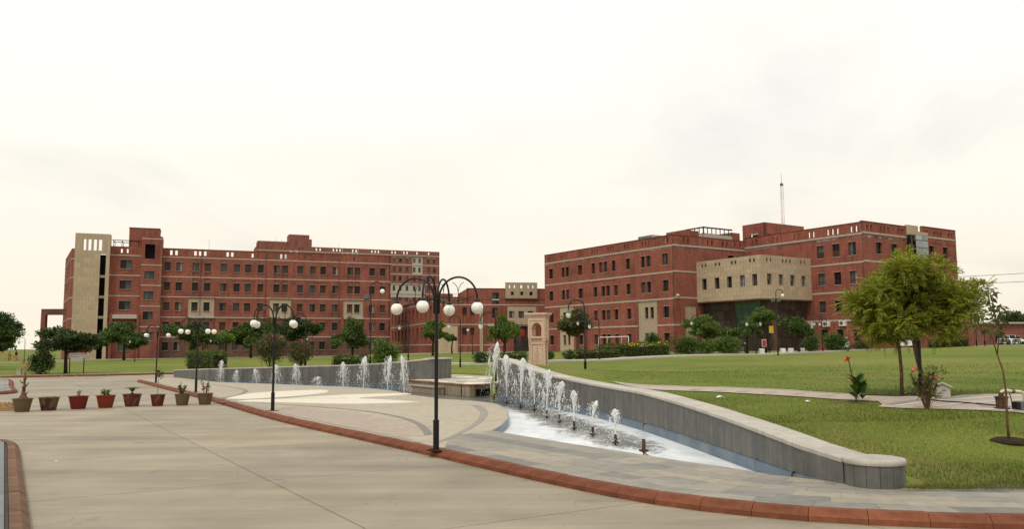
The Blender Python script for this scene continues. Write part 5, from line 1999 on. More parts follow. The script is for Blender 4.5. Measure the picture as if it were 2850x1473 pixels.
# roofs of both wings and their hidden sides
mb = MB()
cc2 = Vector(C2) + AV * 33
mb.prism([(p[0] - 24.07, p[1] - 123.0) for p in (A0, C1, C2, cc2)], 15.6, 15.9)
mb.build('roof', MATS['concrete_trim'], RB)
mb = MB()
mb.prism([(p[0] - 24.07, p[1] - 123.0) for p in (C2, C3, C4, Vector(C4) + AV * 40, Vector(C2) + AV * 20)], 15.9, 16.2)
mb.build('roof', MATS['concrete_trim'], RB)
Face(RB, Vector(A0) + BV * 15.9, A0).wall(0, 15.9, 0.3, 18.78, [], MATS['brick'])
Face(RB, C4, Vector(C4) + AV * 40).wall(0, 40, 0.6, 19.7, [], MATS['brick'])
# air conditioners on the wing
for s, zc in ((9.6, 5.0), (11.3, 5.0), (14.2, 5.15), (16.9, 5.2)):
    a = place('air_conditioner', None, RB, fa2.at(s, zc - 0.35, -0.45), fa2.rz)
    mb = MB()
    mb.cbox(0, 1.0, 0, 0.42, 0, 0.78, 0.02)
    mb.build('casing', MATS['white_paint'], a)
    mb = MB()
    pr = [(0.29 * math.cos(2 * math.pi * k / 20), 0.29 * math.sin(2 * math.pi * k / 20)) for k in range(20)]
    mb.add([(0.38 + x, -0.012, 0.39 + z_) for x, z_ in pr], [tuple(range(20))])
    mb.build('fan_grille', MATS['metal_grey'], a)
# lattice mast on the roof
mast = thing('radio_mast', (46.4, 140.0, 14.5), 'thin red and white lattice mast standing above the right roof', 'mast')
for i in range(13):
    mb = MB()
    z0_, z1_ = i * 1.15, (i + 1) * 1.15
    for k in range(3):
        a = 2 * math.pi * k / 3
        b = 2 * math.pi * (k + 1) / 3
        r_ = 0.27
        p, q = (r_ * math.cos(a), r_ * math.sin(a)), (r_ * math.cos(b), r_ * math.sin(b))
        mb.tube([(*p, z0_), (*p, z1_)], 0.028, 5)
        mb.tube([(*p, z0_), (*q, z1_)], 0.013, 4)
        mb.tube([(*p, z1_), (*q, z1_)], 0.013, 4)
    mb.build('mast_section', MATS['mast_red' if i % 4 == 3 else 'mast_pale'], mast)
mb = MB()
mb.tube([(0, 0, 14.9), (0, 0, 17.0)], 0.03, 5)
mb.ball((0, 0, 15.2), 0.3, 8, 6)
mb.build('beacon', MATS['metal_grey'], mast)

# porch of the right block, beyond the tree
PB = thing('brick_porch', (51.0, 96.5, 1.9), 'brick porch pillar and low wall with pale beam at the right block\'s far corner', 'porch')
fpp = Face(PB, (48.0, 95.5), (54.6, 97.5))
fpp.box(5.7, 6.4, 1.4, 6.0, 0, 0.7, 'pillar', MATS['brick'])
fpp.box(0.5, 5.69, 5.3, 5.75, 0.05, 0.6, 'beam', MATS['concrete_trim'])
fpp.box(-1.0, 2.2, 1.2, 5.0, 0.2, 0.6, 'wall', MATS['brick'])
fpp.box(2.25, 5.6, 1.2, 3.7, 0.2, 0.6, 'wall', MATS['brick'])

# ------------------------------------------------------------------ street lamps
def arc_pts(cx, cz, rx, rz_, a0, a1, n):
    return [(cx + rx * math.cos(R(a0 + (a1 - a0) * i / n)), 0, cz + rz_ * math.sin(R(a0 + (a1 - a0) * i / n))) for i in range(n + 1)]


def globe_lamp(loc, rz, label):
    t = thing('globe_lamp', loc, label, 'street lamp', 'four-globe lamps along the plaza kerb', rz)
    mb = MB()
    mb.box(-0.17, 0.17, -0.17, 0.17, -0.01, 0.006)
    mb.build('base_plate', MATS['soil'], t)
    mb = MB()
    mb.lathe([(0.064, 0.006), (0.064, 0.60), (0.070, 0.605), (0.070, 0.625), (0.045, 0.64)], 20)
    mb.build('sleeve', MATS['metal_black'], t, smooth=True)
    mb = MB()
    mb.lathe([(0.041, 0.6), (0.041, 2.29), (0.047, 2.295), (0.047, 2.32), (0.038, 2.325), (0.038, 3.22), (0.03, 3.26), (0.001, 3.27)], 18)
    mb.build('pole', MATS['metal_black'], t, smooth=True)
    arm = MB()
    arm.tube([(0.055, 0, 2.92), (0.058, 0, 3.1)] + arc_pts(0.49, 3.24, 0.43, 0.47, 180, 0, 22) + [(0.92, 0, 3.22)], 0.023, 8)
    arm.lathe([(0.03, 3.2), (0.055, 3.2), (0.062, 3.185), (0.062, 3.165), (0.05, 3.16)], 14, (0.92, 0, 0))
    scroll = MB()
    scroll.tube([(0.49, 0, 3.36)] + arc_pts(0.33, 3.36, 0.16, 0.24, 0, 80, 8), 0.007, 5)
    scroll.tube([(0.49, 0, 3.36)] + arc_pts(0.65, 3.36, 0.16, 0.24, 180, 100, 8), 0.007, 5)
    scroll.tube(arc_pts(0.49, 3.36, 0.29, 0.22, 195, 345, 14), 0.007, 5)
    scroll.tube([(0.49, 0, 3.42), (0.49, 0, 3.10)], 0.008, 5)
    scroll.ball((0.49, 0, 3.2), 0.022, 8, 6)
    scroll.tube(arc_pts(0.42, 3.17, 0.05, 0.05, 0, 300, 10), 0.006, 5)
    scroll.tube(arc_pts(0.56, 3.17, 0.05, 0.05, 180, -120, 10), 0.006, 5)
    scroll.tube([(0.1, 0, 3.27), (0.25, 0, 3.24), (0.40, 0, 3.2)], 0.007, 5)
    scroll.tube([(0.58, 0, 3.2), (0.72, 0, 3.24), (0.86, 0, 3.3)], 0.007, 5)
    g = MB()
    g.ball((0.92, 0, 3.035), 0.131, 24, 16)
    ma, ms, mg = arm.mesh('arm', MATS['metal_black'], True), scroll.mesh('scrollwork', MATS['metal_black'], 'all'), g.mesh('globe', MATS['globe'], 'all')
    for k in range(4):
        a = place('arm', ma, t, (0, 0, 0), k * math.pi / 2)
        place('scrollwork', ms, a)
        place('globe', mg, a)
    return t


gl = globe_lamp((-1.65, 18.03, 0.0), R(-13), 'black four-globe lamp post standing nearest, in front of the fountain')
copy_tree(gl, (-8.42, 29.33, 0.0), R(-32), 'black four-globe lamp post second from the front along the kerb')
copy_tree(gl, (-15.93, 41.97, 0.0), R(-38), 'black four-globe lamp post third along the kerb, behind the flower pots')
copy_tree(gl, (-22.91, 53.55, 0.0), R(-24), 'farthest black four-globe lamp post at the kerb\'s far end')


def lantern_lamp(name, h, r_, head, flood=0):
    t = thing(name, (0, 0, 0), '', 'street lamp', None)
    mb = MB()
    mb.lathe([(0.065, -0.3), (0.065, 0.62), (0.07, 0.63), (0.045, 0.65)], 12)
    mb.build('sleeve', MATS['metal_black'], t, smooth=True)
    mb = MB()
    zc = h - r_
    mb.tube([(0, 0, 0.6), (0, 0, 1.5), (0, 0, 1.52), (0, 0, zc)] + arc_pts(-r_, zc, r_, r_, 0, 180, 14) + [(-2 * r_, 0, zc - 0.12)], [0.042] * 2 + [0.036] * 2 + [0.03] * 15 + [0.028], 10)
    mb.tube(arc_pts(-r_, zc, r_ * 0.6, r_ * 0.45, 180, 360, 10), 0.007, 5)
    mb.tube([(-r_, 0, zc - r_ * 0.45), (-r_, 0, zc + r_ * 0.2)], 0.006, 4)
    mb.build('pole', MATS['metal_black'], t, smooth=True)
    if head == 'lantern':
        mb = MB()
        mb.lathe([(0.02, 0.02), (0.05, 0.0), (0.06, -0.05), (0.14, -0.11), (0.155, -0.14), (0.15, -0.155)], 14, (-2 * r_, 0, zc - 0.1))
        mb.build('cap', MATS['metal_grey'], t, smooth=True)
        mb = MB()
        mb.lathe([(0.135, -0.156), (0.115, -0.27), (0.085, -0.37), (0.06, -0.40), (0.001, -0.41)], 14, (-2 * r_, 0, zc - 0.1))
        mb.build('lamp_glass', MATS['globe'], t, smooth=True)
    else:
        mb = MB()
        mb.ball((-2 * r_, 0, zc - 0.26), 0.15, 16, 12)
        mb.build('globe', MATS['globe'], t, smooth='all')
    for k in range(flood):
        f = MB()
        z_ = h - 1.05
        sx = -1 if k else 1
        f.box(0.04 * sx, 0.42 * sx, -0.05, 0.0, z_ + 0.22, z_ + 0.26)
        f.hexa([(0.1 * sx, -0.14, z_ - 0.12), (0.42 * sx, -0.14, z_ - 0.12), (0.4 * sx, 0.06, z_ - 0.02), (0.12 * sx, 0.06, z_ - 0.02),
                (0.1 * sx, -0.16, z_ + 0.16), (0.42 * sx, -0.16, z_ + 0.16), (0.4 * sx, 0.06, z_ + 0.22), (0.12 * sx, 0.06, z_ + 0.22)])
        f.build('floodlight', MATS['metal_grey'], t)
        f = MB()
        f.add([(0.13 * sx, -0.165, z_ - 0.09), (0.39 * sx, -0.165, z_ - 0.09), (0.39 * sx, -0.175, z_ + 0.13), (0.13 * sx, -0.175, z_ + 0.13)], [(0, 1, 2, 3)])
        f.build('flood_glass', MATS['white_paint'], t)
    return t


def stand(o, x, y, label, rz=0.0, dz=0.0, group=None):
    o.location = (x, y, land(x, y) + dz)
    o.rotation_euler = (0, 0, rz)
    o['label'] = label
    if group:
        o['group'] = group
    return o


LG = 'arched lantern posts on the lawns'
lan = lantern_lamp('lantern_lamp', 3.7, 0.40, 'lantern')
stand(lan, 3.6, 41.2, 'tall arched lantern post just behind the near wall, right of the carved monument', 0, -0.05, LG)
for (x, y, lab, rz) in [(-0.9, 44.6, 'arched lantern post behind the tallest jet at the stage', 0.0), (-3.7, 58.9, 'arched lantern post on the middle lawn right of the nearest globe lamp', 0),
                        (-9.2, 73.4, 'arched lantern post between the leafy bush and the nearest globe lamp', 0), (-14.1, 56.6, 'arched lantern post behind the far wall, just right of the magenta oleander', 0.1),
                        (7.3, 69.8, 'arched lantern post beside clipped hedge left of the goal frame', 0), (7.1, 79.5, 'arched lantern post half hidden behind the round tree by the right block', 0),
                        (17.9, 79.0, 'arched lantern post at the sandstone strip left of the lobby', 0), (22.7, 77.4, 'arched lantern post in front of the green lobby glass', 0),
                        (25.2, 81.5, 'arched lantern post among the tree leaves before the lobby corner', 0), (31.8, 85.1, 'arched lantern post left of the white car, in front of air conditioners', 0),
                        (33.6, 88.5, 'arched lantern post just behind and right of the one before the air conditioners', 0.1), (10.72, 21.9, 'black lantern post with its head lost in the nearest tree', R(-100)),
                        (47.4, 84.8, 'left one of the two facing lantern posts at the far right', R(180)), (50.4, 88.6, 'right one of the two facing lantern posts at the far right', 0),
                        (-30.8, 128.0, 'thin lantern post under the dark tree at the long block', 0.2), (-45.7, 128, 'thin lantern post under the left dark trees at the long block', 0.2),
                        (-69.3, 118, 'thin lantern post beside the walkers at far left', 0.2), (-54.5, 120, 'thin lantern post right of the round tree by the tower', 0)]:
    c_ = copy_tree(lan, (x, y, land(x, y) - 0.05), rz, lab)
g2 = lantern_lamp('globe_post', 5.6, 0.36, 'globe', 1)
stand(g2, -8.95, 52.3, 'tall black post with one globe and a floodlight behind the far wall', R(180), -0.2, 'tall single-globe posts')
g3 = lantern_lamp('globe_post', 6.0, 0.30, 'globe', 2)
stand(g3, 23.7, 74.2, 'tall post with one globe and two floodlights before the sandstone box', R(180), -0.05, 'tall single-globe posts')
g4 = lantern_lamp('globe_post', 3.7, 0.3, 'globe', 0)
stand(g4, -5.0, 104.0, 'small globe post in front of the low brick block', 0, -0.05, 'tall single-globe posts')

# ------------------------------------------------------------------ fountain jets
def octa_cloud(P, rad, seed=0):
    """small water drops: octahedra stretched downwards"""
    n = len(P)
    base = np.array([(1, 0, 0), (0, 1, 0), (-1, 0, 0), (0, -1, 0), (0, 0, 1.5), (0, 0, -1.2)], float)
    V = P[:, None, :] + base[None] * rad[:, None, None]
    F = np.array([(0, 1, 4), (1, 2, 4), (2, 3, 4), (3, 0, 4), (1, 0, 5), (2, 1, 5), (3, 2, 5), (0, 3, 5)])
    FF = F[None] + (np.arange(n) * 6)[:, None, None]
    return V.reshape(-1, 3), FF.reshape(-1, 3)


def make_jet(x, y, top, label, seed, fat=1.0, style=0, nozzle=True):
    rg = np.random.default_rng(seed)
    t = thing('fountain_jet', (x, y, WATER_Z), label, 'fountain jet', 'fountain jets')
    H = top - WATER_Z
    if nozzle:
        mb = MB()
        mb.lathe([(0.022, -0.2), (0.022, 0.02), (0.085, 0.05), (0.09, 0.07), (0.03, 0.08), (0.025, 0.11), (0.034, 0.12), (0.034, 0.25), (0.024, 0.26)], 12)
        mb.build('nozzle', MATS['rust'], t, smooth=True)
    z0 = 0.23 if nozzle else 0.0
    # rising column that swells into a ragged frothy head
    mb = MB()
    n, m = 16, 52
    v, f = [], []
    ph = rg.uniform(0, 6.28, 8)
    hw = (0.042 + 0.018 * rg.random()) * (0.55 + 0.45 * fat) * (0.75 + 0.25 * H)
    swell = rg.uniform(0.05, 0.5)
    lx, ly = rg.normal(0, 0.035, 2)
    for i in range(m + 1):
        u = i / m
        z = z0 + (H - z0) * u
        sw = max(0.0, (u - swell) / (0.80 - swell))
        r0 = 0.018 + 0.008 * u + hw * min(1.0, sw) ** 1.7
        if u > 0.80:
            r0 *= max(0.0, 1 - ((u - 0.80) / 0.202) ** 1.8) ** 0.6
        cx = lx * u * u * 2 + 0.03 * math.sin(3 * u + ph[0]) * u
        cy = ly * u * u * 2 + 0.03 * math.sin(2.6 * u + ph[1]) * u
        rag = 0.16 + 0.34 * min(1.0, sw)
        for k in range(n):
            a = 2 * math.pi * k / n
            w = 1 + rag * (0.6 * math.sin(2 * a + 9 * u + ph[2]) + 0.5 * math.sin(3 * a - 21 * u + ph[3]) + 0.45 * math.sin(5 * a + 33 * u + ph[4]) + rg.uniform(-0.55, 0.55))
            v.append((cx + r0 * w * math.cos(a), cy + r0 * w * math.sin(a), z + rg.uniform(-0.012, 0.012)))
    for i in range(m):
        for k in range(n):
            k2 = (k + 1) % n
            f.append((i * n + k, i * n + k2, (i + 1) * n + k2, (i + 1) * n + k))
    f.append(tuple(m * n + k for k in range(n)))
    mb.add(v, f)
    mb.build('water_column', MATS['jet'], t, smooth='all')
    # broken ropes and sheets of water falling away from the head
    mb = MB()
    ns = int((26 if style == 0 else 12) * (0.6 + 0.4 * H))
    for s in range(ns):
        a = rg.uniform(0, 6.28)
        u0 = rg.uniform(0.0, 0.75)                  # where along its fall the piece begins
        u1 = u0 + rg.uniform(0.08, 0.26)
        zt = H * rg.uniform(0.72, 0.95)
        spread = rg.uniform(0.07, 0.20) * fat * (0.6 + 0.4 * H)
        drop = rg.uniform(0.6, 0.95) * (zt - z0 * 0.5)
        tw = rg.uniform(-0.6, 0.6)
        pts, rad = [], []
        nn = 8
        rb = rg.uniform(0.007, 0.020) * (0.6 + 0.4 * fat)
        for i in range(nn + 1):
            q = u0 + (u1 - u0) * i / nn
            rr = hw * 0.8 + spread * q ** 0.55 + 0.014 * math.sin(17 * q + 5 * a)
            aa = a + tw * q
            pts.append((rr * math.cos(aa), rr * math.sin(aa), zt - drop * q ** 1.35 + rg.uniform(-0.008, 0.008)))
            rad.append(max(0.003, rb * math.sin(math.pi * (i + 0.6) / (nn + 1.2)) * rg.uniform(0.5, 1.4)))
        mb.tube(pts, rad, 6)
    mb.build('falling_strands', MATS['jet'], t, smooth='all')
    nd = int((420 if style == 0 else 220) * (0.5 + 0.5 * H))
    u = rg.random(nd)
    zz = H * (0.97 - u ** 0.9 * 0.92)
    rr = (0.05 + 0.26 * fat * np.sqrt(np.clip(1 - zz / H, 0, 1)) * (0.6 + 0.4 * H)) * np.abs(rg.normal(0.72, 0.32, nd))
    aa = rg.uniform(0, 6.28, nd)
    P = np.stack([rr * np.cos(aa), rr * np.sin(aa), zz], 1)
    V, F = octa_cloud(P, rg.uniform(0.004, 0.014, nd) * (1.2 if y > 40 else 1.0))
    o = place('droplets', np_mesh('droplets', V, F, MATS['drop'], True), t)
    o['kind'] = 'stuff'
    return t


JR = [(-0.87, 38.75, 2.42, 1.5, 'tallest frothy jet, in front of the stage by the near wall\'s high end'), (-0.25, 35.76, 1.85, 1.4, 'second jet along the near wall, right of the tallest'),
      (0.31, 32.81, 1.75, 1.3, 'third jet along the near wall'), (0.82, 31.5, 1.42, 1.2, 'fourth jet along the near wall, below the carved monument'),
      (1.16, 28.46, 1.42, 0.9, 'fifth jet along the near wall, thin with splash to its right'), (1.48, 26.7, 1.09, 1.2, 'sixth jet along the near wall, bell shaped'),
      (1.78, 24.38, 0.92, 0.95, 'seventh jet along the near wall, third from the dry nozzle'), (2.16, 22.7, 0.72, 0.85, 'eighth jet along the near wall, second from the dry nozzle'),
      (2.53, 20.69, 0.64, 0.85, 'last and lowest jet along the near wall, next to the dry nozzle')]
for i, (x, y, tp_, fat, lab) in enumerate(JR):
    make_jet(x, y, tp_, lab, 100 + i, fat, 0 if i < 6 else 1)
JL = [(-19.6, 56.0, 1.40, 0.9, 'slender leaning jet farthest left along the far wall'), (-18.3, 55.2, 0.74, 1.0, 'low jet second from left along the far wall'),
      (-16.6, 54.0, 0.84, 1.5, 'wide splashing jet third from left along the far wall'), (-14.85, 52.3, 1.15, 1.5, 'misty jet beside the second globe lamp, far wall'),
      (-13.25, 51.1, 1.23, 1.2, 'jet just right of the second globe lamp, far wall'), (-11.6, 49.5, 0.48, 2.0, 'lowest burbling jet of the far wall'),
      (-9.75, 48.0, 1.37, 1.3, 'jet fourth from right along the far wall'), (-8.35, 46.7, 1.7, 1.3, 'jet third from right along the far wall'),
      (-6.75, 45.0, 1.76, 1.2, 'jet second from right along the far wall'), (-5.6, 43.0, 1.79, 0.9, 'slim jet at the far wall\'s right end beside the stage')]
for i, (x, y, tp_, fat, lab) in enumerate(JL):
    make_jet(x, y, tp_, lab, 200 + i, fat, 0, nozzle=False)
dn = thing('dry_nozzle', (2.91, 18.7, WATER_Z), 'rusty dry fountain nozzle standing in the foamy water', 'nozzle')
mb = MB()
mb.lathe([(0.02, -0.3), (0.02, 0.06), (0.11, 0.10), (0.115, 0.125), (0.04, 0.135)], 14)
mb.build('collar', MATS['rust'], dn, smooth=True)
mb = MB()
mb.lathe([(0.03, 0.13), (0.04, 0.14), (0.042, 0.34), (0.034, 0.36), (0.02, 0.36)], 14)
mb.build('spout', MATS['rust'], dn, smooth=True)
mb = MB()
mb.tube([(0.03, 0, 0.06), (0.08, -0.02, 0.0), (0.13, -0.02, -0.03), (0.15, 0.0, -0.12)], 0.012, 6)
mb.build('feed_pipe', MATS['rubber'], dn)
for (x, y, lab) in ((4.72, 16.2, 'small rusty spout on the mosaic skirting near the dry nozzle'), (4.86, 14.55, 'small rusty spout on the mosaic skirting near the drum end'), (3.72, 23.6, 'small dark pipe stub at the wall foot beside the last jets')):
    mb = MB()
    mb.tube([(0.05, 0, 0.02), (-0.02, 0, 0.03), (-0.05, 0, 0.0), (-0.055, 0, -0.12)], [0.012, 0.014, 0.016, 0.008], 7)
    mb.ball((-0.02, 0, 0.035), 0.022, 8, 6)
    tag(mb.build('wall_spout', MATS['rust'], None, (x, y, -0.02)), lab, 'spout', 'wall spouts')

# ------------------------------------------------------------------ carved sandstone monument
mz = land(1.35, 40.6) - 0.15
mon = thing('stone_monument', (1.27, 40.4, mz), 'carved pink sandstone monument with scalloped arch and inscribed tablet', 'monument', None, R(-24))
pk = MATS['pink_stone']
W2, D2 = 0.45, 0.25
base_z = 0.0
zt0 = 2.56 - mz
ztop = 3.82 - mz


def mon_prof(z, w, d_, h, name='cornice'):
    mb = MB()
    mb.box(-w, w, -d_, d_, z, z + h)
    return mb.build(name, pk, mon)


mb = MB()
mb.cbox(-W2 - 0.06, W2 + 0.06, -D2 - 0.06, D2 + 0.06, -0.3, 0.22, 0.03)
mb.build('plinth', pk, mon)
mb = MB()
mb.box(-W2 + 0.16, W2 - 0.16, -D2 + 0.07, D2 - 0.07, 0.22, zt0)
mb.build('tablet_body', pk, mon)
for sx in (-1, 1):
    for sy in (-1, 1):
        mb = MB()
        hgt = zt0 - 0.22
        mb.lathe([(0.105, 0), (0.105, 0.10), (0.08, 0.13), (0.078, 0.3), (0.066, hgt - 0.32), (0.055, hgt - 0.30), (0.075, hgt - 0.22), (0.062, hgt - 0.18), (0.085, hgt - 0.12), (0.10, hgt - 0.1), (0.10, hgt)], 8,
                 (sx * (W2 - 0.09), sy * (D2 - 0.09), 0.22))
        mb.build('pilaster', pk, mon)
# inner frame and tablet with cut lines
for x0, x1, z0_, z1_ in ((-0.30, -0.25, 0.23, zt0 - 0.09), (0.25, 0.30, 0.23, zt0 - 0.09), (-0.248, 0.248, zt0 - 0.25, zt0 - 0.2)):
    mb = MB()
    mb.box(x0, x1, -D2 + 0.02, -D2 + 0.068, z0_, z1_)
    mb.build('tablet_frame', pk, mon)
for k in range(9):
    mb = MB()
    x = -0.22 + k * 0.05
    mb.add([(x, -D2 + 0.05, zt0 - 0.09), (x + 0.04, -D2 + 0.05, zt0 - 0.09), (x + 0.02, -D2 + 0.05, zt0 - 0.18), (x, -D2 + 0.07, zt0 - 0.09), (x + 0.04, -D2 + 0.07, zt0 - 0.09), (x + 0.02, -D2 + 0.07, zt0 - 0.18)],
           [(0, 2, 1), (0, 3, 5, 2), (1, 2, 5, 4), (3, 4, 5), (0, 1, 4, 3)])
    mb.build('dentil', pk, mon)
lines = MB()
for k in range(12):
    z = zt0 - 0.40 - k * 0.085
    w = [0.05, 0.09, 0.07, 0.11, 0.16, 0.10, 0.09, 0.11, 0.19, 0.09, 0.17, 0.12][k]
    lines.box(-w, w, -D2 + 0.066, -D2 + 0.0695, z, z + 0.016)
lines.build('inscription', MATS['kerb_pale'], mon)
# upper block with the arch cut through: outline strip to a rectangle
mb = MB()
ax0, ax1, az0, az1 = -W2, W2, zt0, ztop - 0.22
inner = []
ac, aw, ah0, ah1 = 0.0, 0.25, zt0 + 0.12, zt0 + 0.76
nl = 9
arch = [(aw, ah0)]
base_arc = [(aw * math.cos(math.pi * k / nl), ah0 + 0.30 + (ah1 - ah0 - 0.30) * math.sin(math.pi * k / nl) ** 0.8) for k in range(nl + 1)]
for k in range(nl):
    (x0, z0_), (x1, z1_) = base_arc[k], base_arc[k + 1]
    for j in range(4):
        u = j / 4
        x, z = x0 + (x1 - x0) * u, z0_ + (z1_ - z0_) * u
        nx, nz = x - 0, z - (ah0 + 0.25)
        l_ = math.hypot(nx, nz) or 1
        b = 0.036 * math.sin(math.pi * u)
        arch.append((x + nx / l_ * b, z + nz / l_ * b))
arch += [base_arc[-1], (-aw, ah0)]
arch += [(-aw * 0.5, ah0), (0, ah0 + 0.0), (aw * 0.5, ah0)]
cz = ah0 + 0.25
outer = []
for (x, z) in arch:
    dx, dz = x, z - cz
    k = 1e9
    if dx > 1e-6:
        k = min(k, ax1 / dx)
    if dx < -1e-6:
        k = min(k, ax0 / dx)
    if dz > 1e-6:
        k = min(k, (az1 - cz) / dz)
    if dz < -1e-6:
        k = min(k, (az0 - cz) / dz)
    outer.append((dx * k, cz + dz * k))
# put the rectangle's own corners in
def snap(pts, corner):
    i = min(range(len(pts)), key=lambda q: (pts[q][0] - corner[0]) ** 2 + (pts[q][1] - corner[1]) ** 2)
    pts[i] = corner


for cn in ((ax1, az1), (ax0, az1), (ax0, az0), (ax1, az0)):
    snap(outer, cn)
n = len(arch)
for yy, flip in ((-D2, False), (D2, True)):
    v = [(p[0], yy, p[1]) for p in arch] + [(p[0], yy, p[1]) for p in outer]
    f = [(i, (i + 1) % n, n + (i + 1) % n, n + i) for i in range(n)]
    mb.add(v, [q[::-1] for q in f] if flip else f)
v = [(p[0], -D2, p[1]) for p in arch] + [(p[0], D2, p[1]) for p in arch]
mb.add(v, [(i, (i + 1) % n, n + (i + 1) % n, n + i) for i in range(n)])
v = [(p[0], -D2, p[1]) for p in outer] + [(p[0], D2, p[1]) for p in outer]
mb.add(v, [(i, (i + 1) % n, n + (i + 1) % n, n + i) for i in range(n)])
mb.build('arch_block', pk, mon)
for x0, x1, z0_, z1_ in ((-0.40, -0.35, zt0 + 0.02, az1 - 0.16), (0.35, 0.40, zt0 + 0.02, az1 - 0.16), (-0.40, 0.40, az1 - 0.158, az1 - 0.11)):
    mb = MB()
    mb.box(x0, x1, -D2 - 0.03, -D2 - 0.002, z0_, z1_)
    mb.build('moulding', pk, mon)
mb = MB()
mb.box(-0.26, 0.26, -D2 - 0.045, -D2 - 0.003, zt0 + 0.03, zt0 + 0.11)
mb.build('arch_sill', pk, mon)
zc = ztop - 0.22
for w, h in ((0.02, 0.05), (0.05, 0.045), (0.085, 0.045), (0.125, 0.08)):
    mon_prof(zc + 0.001, W2 + w, D2 + w, h - 0.001)
    zc += h

# ------------------------------------------------------------------ direction sign
sg = thing('direction_sign', (-38.7, 73.9, land(-38.7, 74.5)), 'red and white direction board on two black posts beside the far kerb', 'sign', None, R(14))
for x in (-0.57, 0.57):
    mb = MB()
    mb.box(x - 0.035, x + 0.035, -0.035, 0.035, -0.3, 2.05)
    mb.build('post', MATS['metal_black'], sg)
mb = MB()
mb.box(-0.62, 0.62, -0.06, -0.037, 1.84, 2.12)
mb.build('header', MATS['red_paint'], sg)
mb = MB()
mb.box(-0.62, 0.62, -0.06, -0.037, 1.36, 1.835)
mb.build('panel', MATS['white_paint'], sg)


def text(body, size, loc, mat, parent, rx=90):
    cu = bpy.data.curves.new('lettering', 'FONT')
    cu.body = body
    cu.size = size
    cu.align_x = 'LEFT'
    cu.extrude = 0.002
    cu.materials.append(MATS[mat])
    o = bpy.data.objects.new('lettering', cu)
    COL.objects.link(o)
    o.parent = parent
    o.location = loc
    o.rotation_euler = (R(rx), 0, 0)
    bpy.context.view_layer.update()
    me = bpy.data.meshes.new_from_object(o.evaluated_get(bpy.context.evaluated_depsgraph_get()))
    bpy.data.objects.remove(o)
    q = place('lettering', me, parent, loc)
    q.rotation_euler = (R(rx), 0, 0)
    return q


text('SCHOOL OF LAW', 0.125, (-0.57, -0.064, 1.64), 'lettering_black', sg)
text('GIRLS HOSTEL', 0.125, (-0.57, -0.064, 1.44), 'lettering_black', sg)
for z in (1.685, 1.485):
    mb = MB()
    mb.add([(0.42, -0.063, z - 0.012), (0.52, -0.063, z - 0.012), (0.52, -0.063, z - 0.035), (0.59, -0.063, z), (0.52, -0.063, z + 0.035), (0.52, -0.063, z + 0.012), (0.42, -0.063, z + 0.012)], [(0, 1, 2, 3, 4, 5, 6)])
    mb.build('arrow', MATS['lettering_black'], sg)
mb = MB()
mb.add([(-0.16, -0.063, 1.92), (-0.02, -0.063, 1.92), (-0.06, -0.063, 1.97), (-0.09, -0.063, 2.02), (-0.12, -0.063, 1.97)], [(0, 1, 2, 3, 4)])
mb.add([(0.02, -0.063, 1.94), (0.20, -0.063, 1.94), (0.20, -0.063, 2.0), (0.02, -0.063, 2.0)], [(0, 1, 2, 3)])
mb.build('emblem', MATS['white_paint'], sg)

# ------------------------------------------------------------------ plants
def leaf_quads(P, D, N, L, W, rg):
    """one diamond leaf at each point P, along D, facing N"""
    D = D / np.linalg.norm(D, axis=1, keepdims=True)
    S = np.cross(D, N)
    S /= np.maximum(1e-6, np.linalg.norm(S, axis=1, keepdims=True))
    U = np.cross(S, D)
    L = L[:, None]
    W = W[:, None]
    V = np.stack([P, P + D * L * 0.45 + S * W * 0.5 + U * L * 0.06, P + D * L - U * L * 0.08, P + D * L * 0.45 - S * W * 0.5 + U * L * 0.06], 1)
    n = len(P)
    return V.reshape(-1, 3), np.arange(4 * n).reshape(n, 4)


def crown_points(n, blobs, rg, shell=0.55):
    """points through a set of ellipsoids (cx, cy, cz, rx, ry, rz), crowded towards their skins"""
    vol = np.array([b[3] * b[4] * b[5] for b in blobs]) ** 0.75
    pick = rg.choice(len(blobs), n, p=vol / vol.sum())
    B = np.array(blobs)[pick]
    d = rg.normal(size=(n, 3))
    d /= np.linalg.norm(d, axis=1, keepdims=True)
    r_ = (shell + (1 - shell) * rg.random(n)) * (1 + 0.17 * rg.normal(size=n))
    return B[:, :3] + d * r_[:, None] * B[:, 3:], d


def sub_blobs(c, r, k, rg, size=(0.28, 0.48)):
    """break one crown ellipsoid into k leaf clumps spread over its skin and volume"""
    out = []
    for i in range(k):
        d = rg.normal(size=3)
        d /= np.linalg.norm(d)
        if d[2] < -0.7:
            d[2] *= -0.3
        t = rg.uniform(0.3, 0.86)
        s = rg.uniform(*size)
        out.append((c[0] + d[0] * r[0] * t, c[1] + d[1] * r[1] * t, c[2] + d[2] * r[2] * t, r[0] * s, r[1] * s, r[2] * s * 0.8))
    return out


def leaves(name, n, blobs, leaf, mat, parent, rg, aspect=0.5, droop=0.3, shell=0.5, up=0.6):
    P, d = crown_points(n, blobs, rg, shell)
    D = d + rg.normal(size=(n, 3)) * 0.7
    D[:, 2] -= droop
    N = d + rg.normal(size=(n, 3)) * 0.5
    N[:, 2] += up
    L = leaf * rg.uniform(0.6, 1.35, n)
    V, F = leaf_quads(P, D, N, L, L * aspect * rg.uniform(0.8, 1.2, n), rg)
    return place(name, np_mesh(name, V, F, MATS[mat]), parent)


